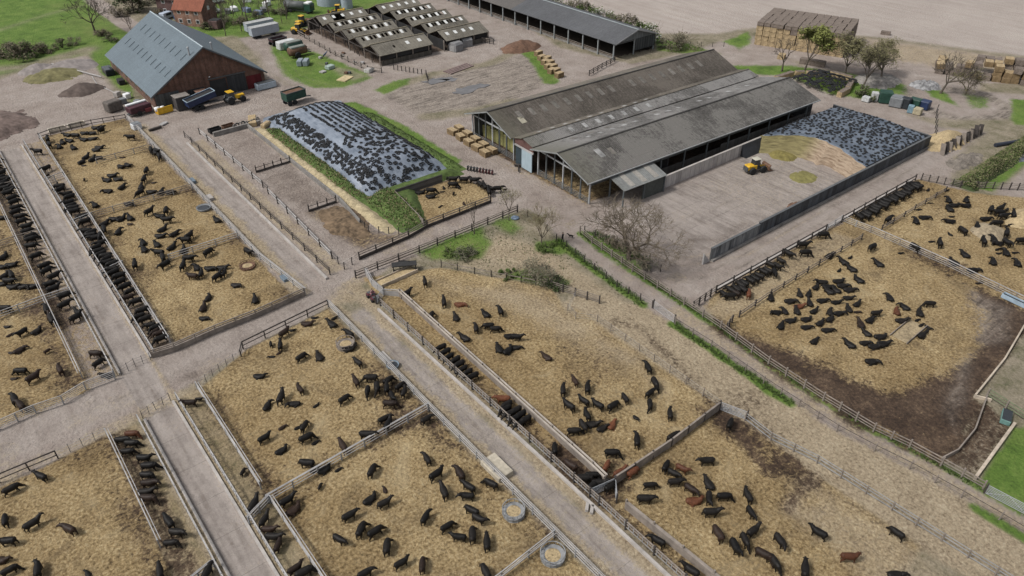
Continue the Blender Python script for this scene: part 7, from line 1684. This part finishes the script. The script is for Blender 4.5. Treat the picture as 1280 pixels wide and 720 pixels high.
tile(1080, 220, 6.4, '385,70,3,sr;195,350,2;512,115,2,c;518,215,3,c;432,270,3,c;658,115,3,c;680,195,11,l;718,235,3,l;820,195,11,l;815,237,9,l;685,265,10,l;480,332,3,l;418,362,11,l;688,363,9,l;698,327,3,c;790,440,10;690,470,10,c;605,540,11;535,527,3,c;405,575,10;290,618,3,c;810,630,10,l;720,690,10,l;1035,690,12,l;1230,700,11,l;955,525,11;1120,530,4;1090,540,9,l;1045,510,11,l;1140,460,12;1000,465,3,c;885,450,3,c;910,405,11,l;970,343,3,l;1065,380,9;1110,320,3;1085,300,9;1195,315,12;1245,355,2,l;1015,270,1;1090,262,2;1140,275,2,d;1255,520,3;1140,615,11,l;1205,615,3,c;1075,620,3,c;1065,590,2,c;1105,580,3,c;1170,390,3,c;1135,400,3,c;1035,435,3,c;980,442,3,c')
tile(960, 180, 4, '1025,630,3,lr;1050,697,3,c')
tile(320, 180, 4, '955,172,12,d;985,178,3;1040,180,3;1092,183,3;985,205,3;1007,218,4,d;940,222,12,c;930,240,3,c;875,235,3;820,242,3,l;872,263,3,l;988,250,1,d;920,315,2,c;1040,300,11,cn;1145,215,11;1165,238,11;1130,208,10;1160,222,4;1210,225,3;1243,230,3,d;740,600,3;845,690,12')
def row(u_, v0, v1, n, hd, col='b', ju=.35):
    for i in range(n):
        v = v0+(v1-v0)*(i+.5)/n+R.uniform(-.28, .28)
        if R.random() < .15: continue
        herd.append((u_+R.uniform(-ju, ju)*1.5, v, hd+R.uniform(-.4, .4), 'f' if R.random() < .75 else 's', 'n' if R.random() < .12 else col, 3 if abs(hd) < 1 else (9 if abs(hd) > 2 else 10)))
row(3.1, 141, 163, 19, 0.0); row(3.0, 122, 140, 9, .1); row(3.0, 104.5, 123, 10, 0.0); row(3.1, 96, 103.6, 4, 0.0)
row(10.5, 124.5, 139, 12, PI); row(10.5, 108.5, 123.5, 14, PI); row(10.5, 95.0, 108, 9, PI); row(10.5, 84.8, 93, 9, PI)
row(46.5+60, 47.0, 47.0, 0, PI/2)
for i in range(18): herd.append((108.5+i*1.06+R.uniform(-.2, .2), 47.0+R.uniform(-.35, .3), PI/2+R.uniform(-.25, .25), 'f', 'b', 10))
for i in range(9): herd.append((75.8+i*1.05+R.uniform(-.2, .2), 46.9+R.uniform(-.3, .3), PI/2+R.uniform(-.25, .25), 'f', 'b', 10))
herd.append((10.4, 107.6, PI, 's', 'r', 9))
herd = [(37.35+R.uniform(0, .3) if (33.5 < h[0] < 37.3 and h[1] < 74) else h[0],)+tuple(h[1:]) for h in herd]
# spread animals that stand into one another, keep them off the rails
P_ = [list(h) for h in herd]
RAD = {'s': .62, 'f': .48, 'l': .62, 'c': .35, 'd': .35}
for it in range(14):
    for i in range(len(P_)):
        for j in range(i+1, len(P_)):
            dx, dy = P_[i][0]-P_[j][0], P_[i][1]-P_[j][1]
            if abs(dx) > 1.3 or abs(dy) > 1.3: continue
            d = math.hypot(dx, dy) or .01; m = RAD[P_[i][3]]+RAD[P_[j][3]]
            if d < m*.92:
                s = (m*.92-d)/2/d*.6; P_[i][0] += dx*s; P_[i][1] += dy*s; P_[j][0] -= dx*s; P_[j][1] -= dy*s
UR = ((1.25, 82, 166), (1.05, 40, 73), (12.0, 84, 165), (11.3, 18, 74), (28.5, 84, 165), (30.8, 14, 79.5), (39.2, 12, 30.5), (39.4, 33.5, 75.2), (106.2, 16, 44), (57, 30, 54), (4.35, 20, 166), (9.3, 82, 165), (8.85, 20, 74), (36.55, 12, 75))
VR = ((53.5, 11, 31), (33.2, 39, 57), (124.7, 12, 28.4), (103.9, 17.5, 28.4), (146, 18, 28.2), (43.5, 73, 104), (43.3, 108.5, 129.5), (48.6, 74, 130), (165.0, 12, 28), (32.0, 16, 30.8), (89.0, 52, 66.5), (100.3, 54, 64))
for p, h0 in zip(P_, herd):
    if p[3] not in 'slfcd': continue
    sc_ = .55 if p[3] in 'cd' else 1.0
    for (r_, a, b_) in UR:
        if a < p[1] < b_:
            ext = (.38+.55*abs(math.cos(p[2])))*sc_
            if p[3] == 'f' and r_ in (4.35, 9.3, 8.85, 36.55): ext = .62
            side = 1 if h0[0] > r_ else -1
            if (p[0]-r_)*side < ext: p[0] = r_+side*ext
    for (r_, a, b_) in VR:
        if a < p[0] < b_:
            ext = (.38+.55*abs(math.sin(p[2])))*sc_
            if p[3] == 'f' and r_ == 48.6: ext = .7
            side = 1 if h0[1] > r_ else -1
            if (p[1]-r_)*side < ext: p[1] = r_+side*ext
for p in []:
    for rail in (1.22, 11.9, 28.5, 30.8, 39.1):
        if rail in (30.8,) and p[1] > 80: continue
        if rail == 28.5 and p[1] < 83: continue
        if rail == 11.9 and p[1] < 76: rail = 11.2
        if rail == 39.1 and not (12 < p[1] < 76): continue
        if abs(p[0]-rail) < .55 and p[3] in 'slf' and abs(math.cos(p[2])) < .8: p[0] = rail+(.6 if p[0] > rail else -.6)
CAMG = Vector((0, 0, CAM_H))
def word(clk):
    return ['away', 'up-right', 'up-right', 'right', 'down-right', 'down-right', 'towards camera', 'down-left', 'down-left', 'left', 'up-left', 'up-left'][int(round(clk)) % 12]
def posture(k, i):
    return {'l': 'lying', 'c': 'lying', 'f': 'feeding', 's': 'grazing' if i in (2, 5) else 'standing', 'd': 'standing'}[k]
def ang_img(x, y, hd):
    """heading as it looks from the air: o'clock"""
    c, s = math.cos(CAM_YAW), math.sin(CAM_YAW)
    def pr(x, y):
        X, Y = x*c-y*s, x*s+y*c; zc = Y*math.cos(CAM_P)+CAM_H*math.sin(CAM_P); yc = -Y*math.sin(CAM_P)+CAM_H*math.cos(CAM_P); return CAM_F*X/zc+640, CAM_F*yc/zc+360
    a, b_ = pr(x, y), pr(x+math.cos(hd), y+math.sin(hd)); return a, (math.atan2(b_[0]-a[0], -(b_[1]-a[1]))*6/PI) % 12
rec = []
for x, y, hd, k, col, clk in P_:
    (sx, sy), ck = ang_img(x, y, hd); i = R.randrange(len(VAR[k])); calf = k in 'cd'
    if not (-12 < sx < 1292 and -10 < sy < 735): continue
    if col == 'b' and R.random() < (.38 if (x < 30 and y > 83) else (.12 if y > 60 else .06)): col = 'n'
    rec.append(dict(x=x, y=y, hd=hd, k=k, col=col, i=i, calf=calf, sx=sx, sy=sy, ck=ck, pen=pen_of(x, y)))
cows = sorted([r for r in rec if not r['calf']], key=lambda r: math.dist((r['x'], r['y']), (0, 0)))
calves = [r for r in rec if r['calf']]
far_c = cows[298:]; cows = cows[:298]
print('HERD', len(rec), 'cows', len(cows), 'mass', len(far_c), 'calves', len(calves))
CN = {'b': 'black', 'n': 'dark brown', 'r': 'red'}
keys = {}
for r in cows+calves:
    r['key'] = (r['pen'], r['calf'], r['col'], posture(r['k'], r['i']), word(r['ck'])); keys.setdefault(r['key'], []).append(r)
for k_, l in keys.items():
    l.sort(key=lambda r: (r['sx']))
    for j, r in enumerate(l):
        pen, calf, col, po, wd = k_; kind = 'calf' if calf else 'cow'; face = 'facing '+wd if wd not in ('away', 'towards camera') else ('facing away' if wd == 'away' else 'facing the near edge')
        n = ORD[j] if j < len(ORD) else f'{j+1}th'
        r['label'] = f'{CN[col]} {kind} {po}, {face}, in {pen}'+('' if len(l) == 1 else f', {n} such from left')
        sz = R.uniform(.80, .98)
        o = link(kind, cmesh(r['k'], r['i'], col), None, (r['x'], r['y'], .03), r['hd']); o.scale = (sz, sz*R.uniform(.95, 1.08), sz)
        tag(o, r['label'], kind, ('calves' if calf else 'cattle')+' in the '+pen.replace('the ', ''))
b = MB()
vco = {}
allv = []; allf = []; nb = 0
for r in far_c:
    me = VAR[r['k']][r['i']]; k = (r['k'], r['i'])
    if k not in vco:
        a = np.empty(len(me.vertices)*3); me.vertices.foreach_get('co', a); vco[k] = (a.reshape(-1, 3), [tuple(p.vertices) for p in me.polygons])
    a, f = vco[k]; c, s = math.cos(r['hd']), math.sin(r['hd'])
    q = np.stack([a[:, 0]*c-a[:, 1]*s+r['x'], a[:, 0]*s+a[:, 1]*c+r['y'], a[:, 2]+.03], -1); allv.append(q); allf += [tuple(i+nb for i in p) for p in f]; nb += len(q)
if allv:
    me = bpy.data.meshes.new('far_cattle'); me.from_pydata(np.concatenate(allv).tolist(), [], allf); me.polygons.foreach_set('use_smooth', [True]*len(me.polygons)); me.materials.append(HIDE['b'])
    tag(link('far_cattle', me), 'black cattle farthest away in the upper pens', 'cattle', kind='stuff')

# ------------------------------------------------------------------ people, dog, quad bike
SKIN = M('skin', (.36, .22, .16), .6, .1); HAIR = M('hair', (.05, .035, .025), .8, .2)
def person(loc, rz, label, top, legs, sit=False):
    t = thing('person', label, 'person', loc, rz)
    b = MB()
    hip = .92 if not sit else .0
    body_rings_z = lambda rings, n=14: b.add([(x+hx*math.cos(2*PI*k/n), y+hy*math.sin(2*PI*k/n), z) for (x, y, z, hx, hy) in rings for k in range(n)],
        [(i*n+k, i*n+(k+1) % n, (i+1)*n+(k+1) % n, (i+1)*n+k) for i in range(len(rings)-1) for k in range(n)]+[tuple(range(n-1, -1, -1)), tuple((len(rings)-1)*n+k for k in range(n))])
    ln = .16 if sit else 0
    body_rings_z([(0, 0, hip-.06, .12, .17), (ln*.1, 0, hip+.08, .125, .175), (ln*.4, 0, hip+.25, .115, .155), (ln*.7, 0, hip+.42, .13, .19), (ln*.95, 0, hip+.52, .11, .20), (ln, 0, hip+.57, .065, .09), (ln*1.05, 0, hip+.64, .055, .058)])
    hz_ = hip+.75; ball(b, (ln*1.2, 0, hz_), (.095, .078, .118)); b.tube([(ln*1.2+.085, 0, hz_+.02), (ln*1.2+.115, 0, hz_-.02)], [.012, .02], 6)
    for s in (-1, 1):
        ball(b, (ln*1.2, s*.08, hz_), (.02, .012, .03))
        hand = (.42, s*.28, hip+.22) if sit else (.10, s*.27, hip-.10)
        el = (.18, s*.30, hip+.24) if sit else (-.02, s*.26, hip+.22)
        b.tube([(ln, s*.18, hip+.50), el, hand], [.058, .045, .034], 8)
        for k in range(4):
            dx = (k-1.5)*.018; d = Vector((.07, 0, -.02)) if sit else Vector((.015, 0, -.085)); p0 = Vector(hand)+Vector((0 if sit else dx, dx if sit else 0, 0)); b.tube([p0, p0+d*(.6+.1*(k in (1, 2))), p0+d*1.0+Vector((0, 0, -.015))], [.011, .01, .008], 6)
        p0 = Vector(hand); b.tube([p0, p0+Vector((.03, -s*.03, -.02)), p0+Vector((.045, -s*.035, -.05))], [.012, .011, .008], 6)
        if sit: pts = [(0, s*.10, hip), (.36, s*.20, hip+.02), (.36, s*.22, hip-.36), (.36, s*.22, hip-.46), (.50, s*.23, hip-.47)]
        else: pts = [(0, s*.09, hip), (.03+.06*s, s*.10, .50), (-.02+.14*s, s*.10, .10), (-.02+.14*s, s*.10, .04), (.12+.14*s, s*.11, .035)]
        b.tube(pts, [.095, .068, .045, .05, .04], 9)
    me = remesh(b, .022, 2, 'body'); me.materials.append(SKIN); me.materials.append(top); me.materials.append(legs)
    for p in me.polygons:
        z = p.center.z; p.material_index = 0 if z > hip+.62 or (abs(p.center.y) > .22 and ((z < hip-.06 and not sit and z > .6) or (sit and p.center.x > .40 and z > hip+.1))) else (1 if z > hip+.02 and not (sit and p.center.x > .2 and z < hip+.13) else 2)
    link('body', me, t)
    h = MB(); ball(h, (ln*1.2-.018, 0, hz_+.035), (.095, .088, .10)); h.build('hair', HAIR, t, True)
    for s in (-1, 1): e = MB(); ball(e, (ln*1.2+.088, s*.032, hz_+.012), (.01, .012, .01)); e.build('eye', BLACK, t, True)
    return t
x, y = uv(703, 303); person((x, y, .03), 1.9, 'person in dark clothes standing at the head of the path', M('dark_coat', (.03, .03, .032), .9, .3), M('dark_trousers', (.02, .02, .024), .9, .3))
x, y = uv(713.5, 297.5)
b = MB(); ball(b, (0, 0, .42), (.40, .13, .16)); b.tube([(.30, 0, .48), (.46, 0, .62)], [.10, .08], 8); ball(b, (.54, 0, .66), (.13, .075, .08)); b.tube([(.60, 0, .64), (.72, 0, .60)], [.05, .035], 7); b.tube([(-.36, 0, .48), (-.60, 0, .58)], [.035, .02], 6)
for s in (-1, 1):
    b.tube([(-.28, s*.08, .42), (-.22, s*.09, .30), (-.32, s*.09, .18), (-.28, s*.09, .02)], [.09, .06, .035, .03], 7); b.tube([(.26, s*.08, .40), (.27, s*.08, .2), (.29, s*.08, .02)], [.06, .04, .03], 7); b.tube([(.50, s*.06, .72), (.46, s*.09, .79)], [.035, .012], 5)
me = remesh(b, .022, 3, 'dog'); me.materials.append(HIDE['b']); tag(link('dog', me, None, (x, y, .03), 2.2), 'small black dog beside the person on the path', 'dog')
# quad bike with rider
x, y = uv(466.5, 374); qh = math.radians(-92)
t = thing('quad_bike', 'dark quad bike with a maroon rack stopped beside the curved fence', 'quad bike', (x, y, .03), qh)
MB().bb(-.65, .65, -.22, .22, .35, .72).build('body', M('quad_maroon', (.10, .03, .04), .5, .3), t, bev=.08); MB().bb(-.55, .12, -.17, .17, .722, .82).build('seat', BLACK, t, bev=.05)
MB().bb(-1.0, -.55, -.42, .42, .74, .80).build('rack', DSTEEL, t); MB().bb(.5, .95, -.38, .38, .74, .80).build('rack', DSTEEL, t); MB().tube([(.40, -.38, 1.02), (.42, 0, .98), (.40, .38, 1.02)], .022, 6).build('handlebar', DSTEEL, t)
for xx in (-.62, .62):
    for s in (-1, 1): wheel(t, xx, s*.46, .32, .26); MB().prism([(xx-.36, .60), (xx+.36, .60), (xx+.25, .72), (xx-.25, .72)], 'y', s*.28, s*.60).build('mudguard', M('quad_maroon', (.10, .03, .04), .5, .3), t)
px_, py_ = x+math.cos(qh)*-.25, y+math.sin(qh)*-.25
person((px_, py_, .03+.83), qh, 'person in a pinkish top riding the quad bike', M('pink_top', (.30, .17, .18), .9, .3), M('navy_trousers', (.04, .045, .06), .9, .3), True)
print('OBJECTS', len(bpy.data.objects))
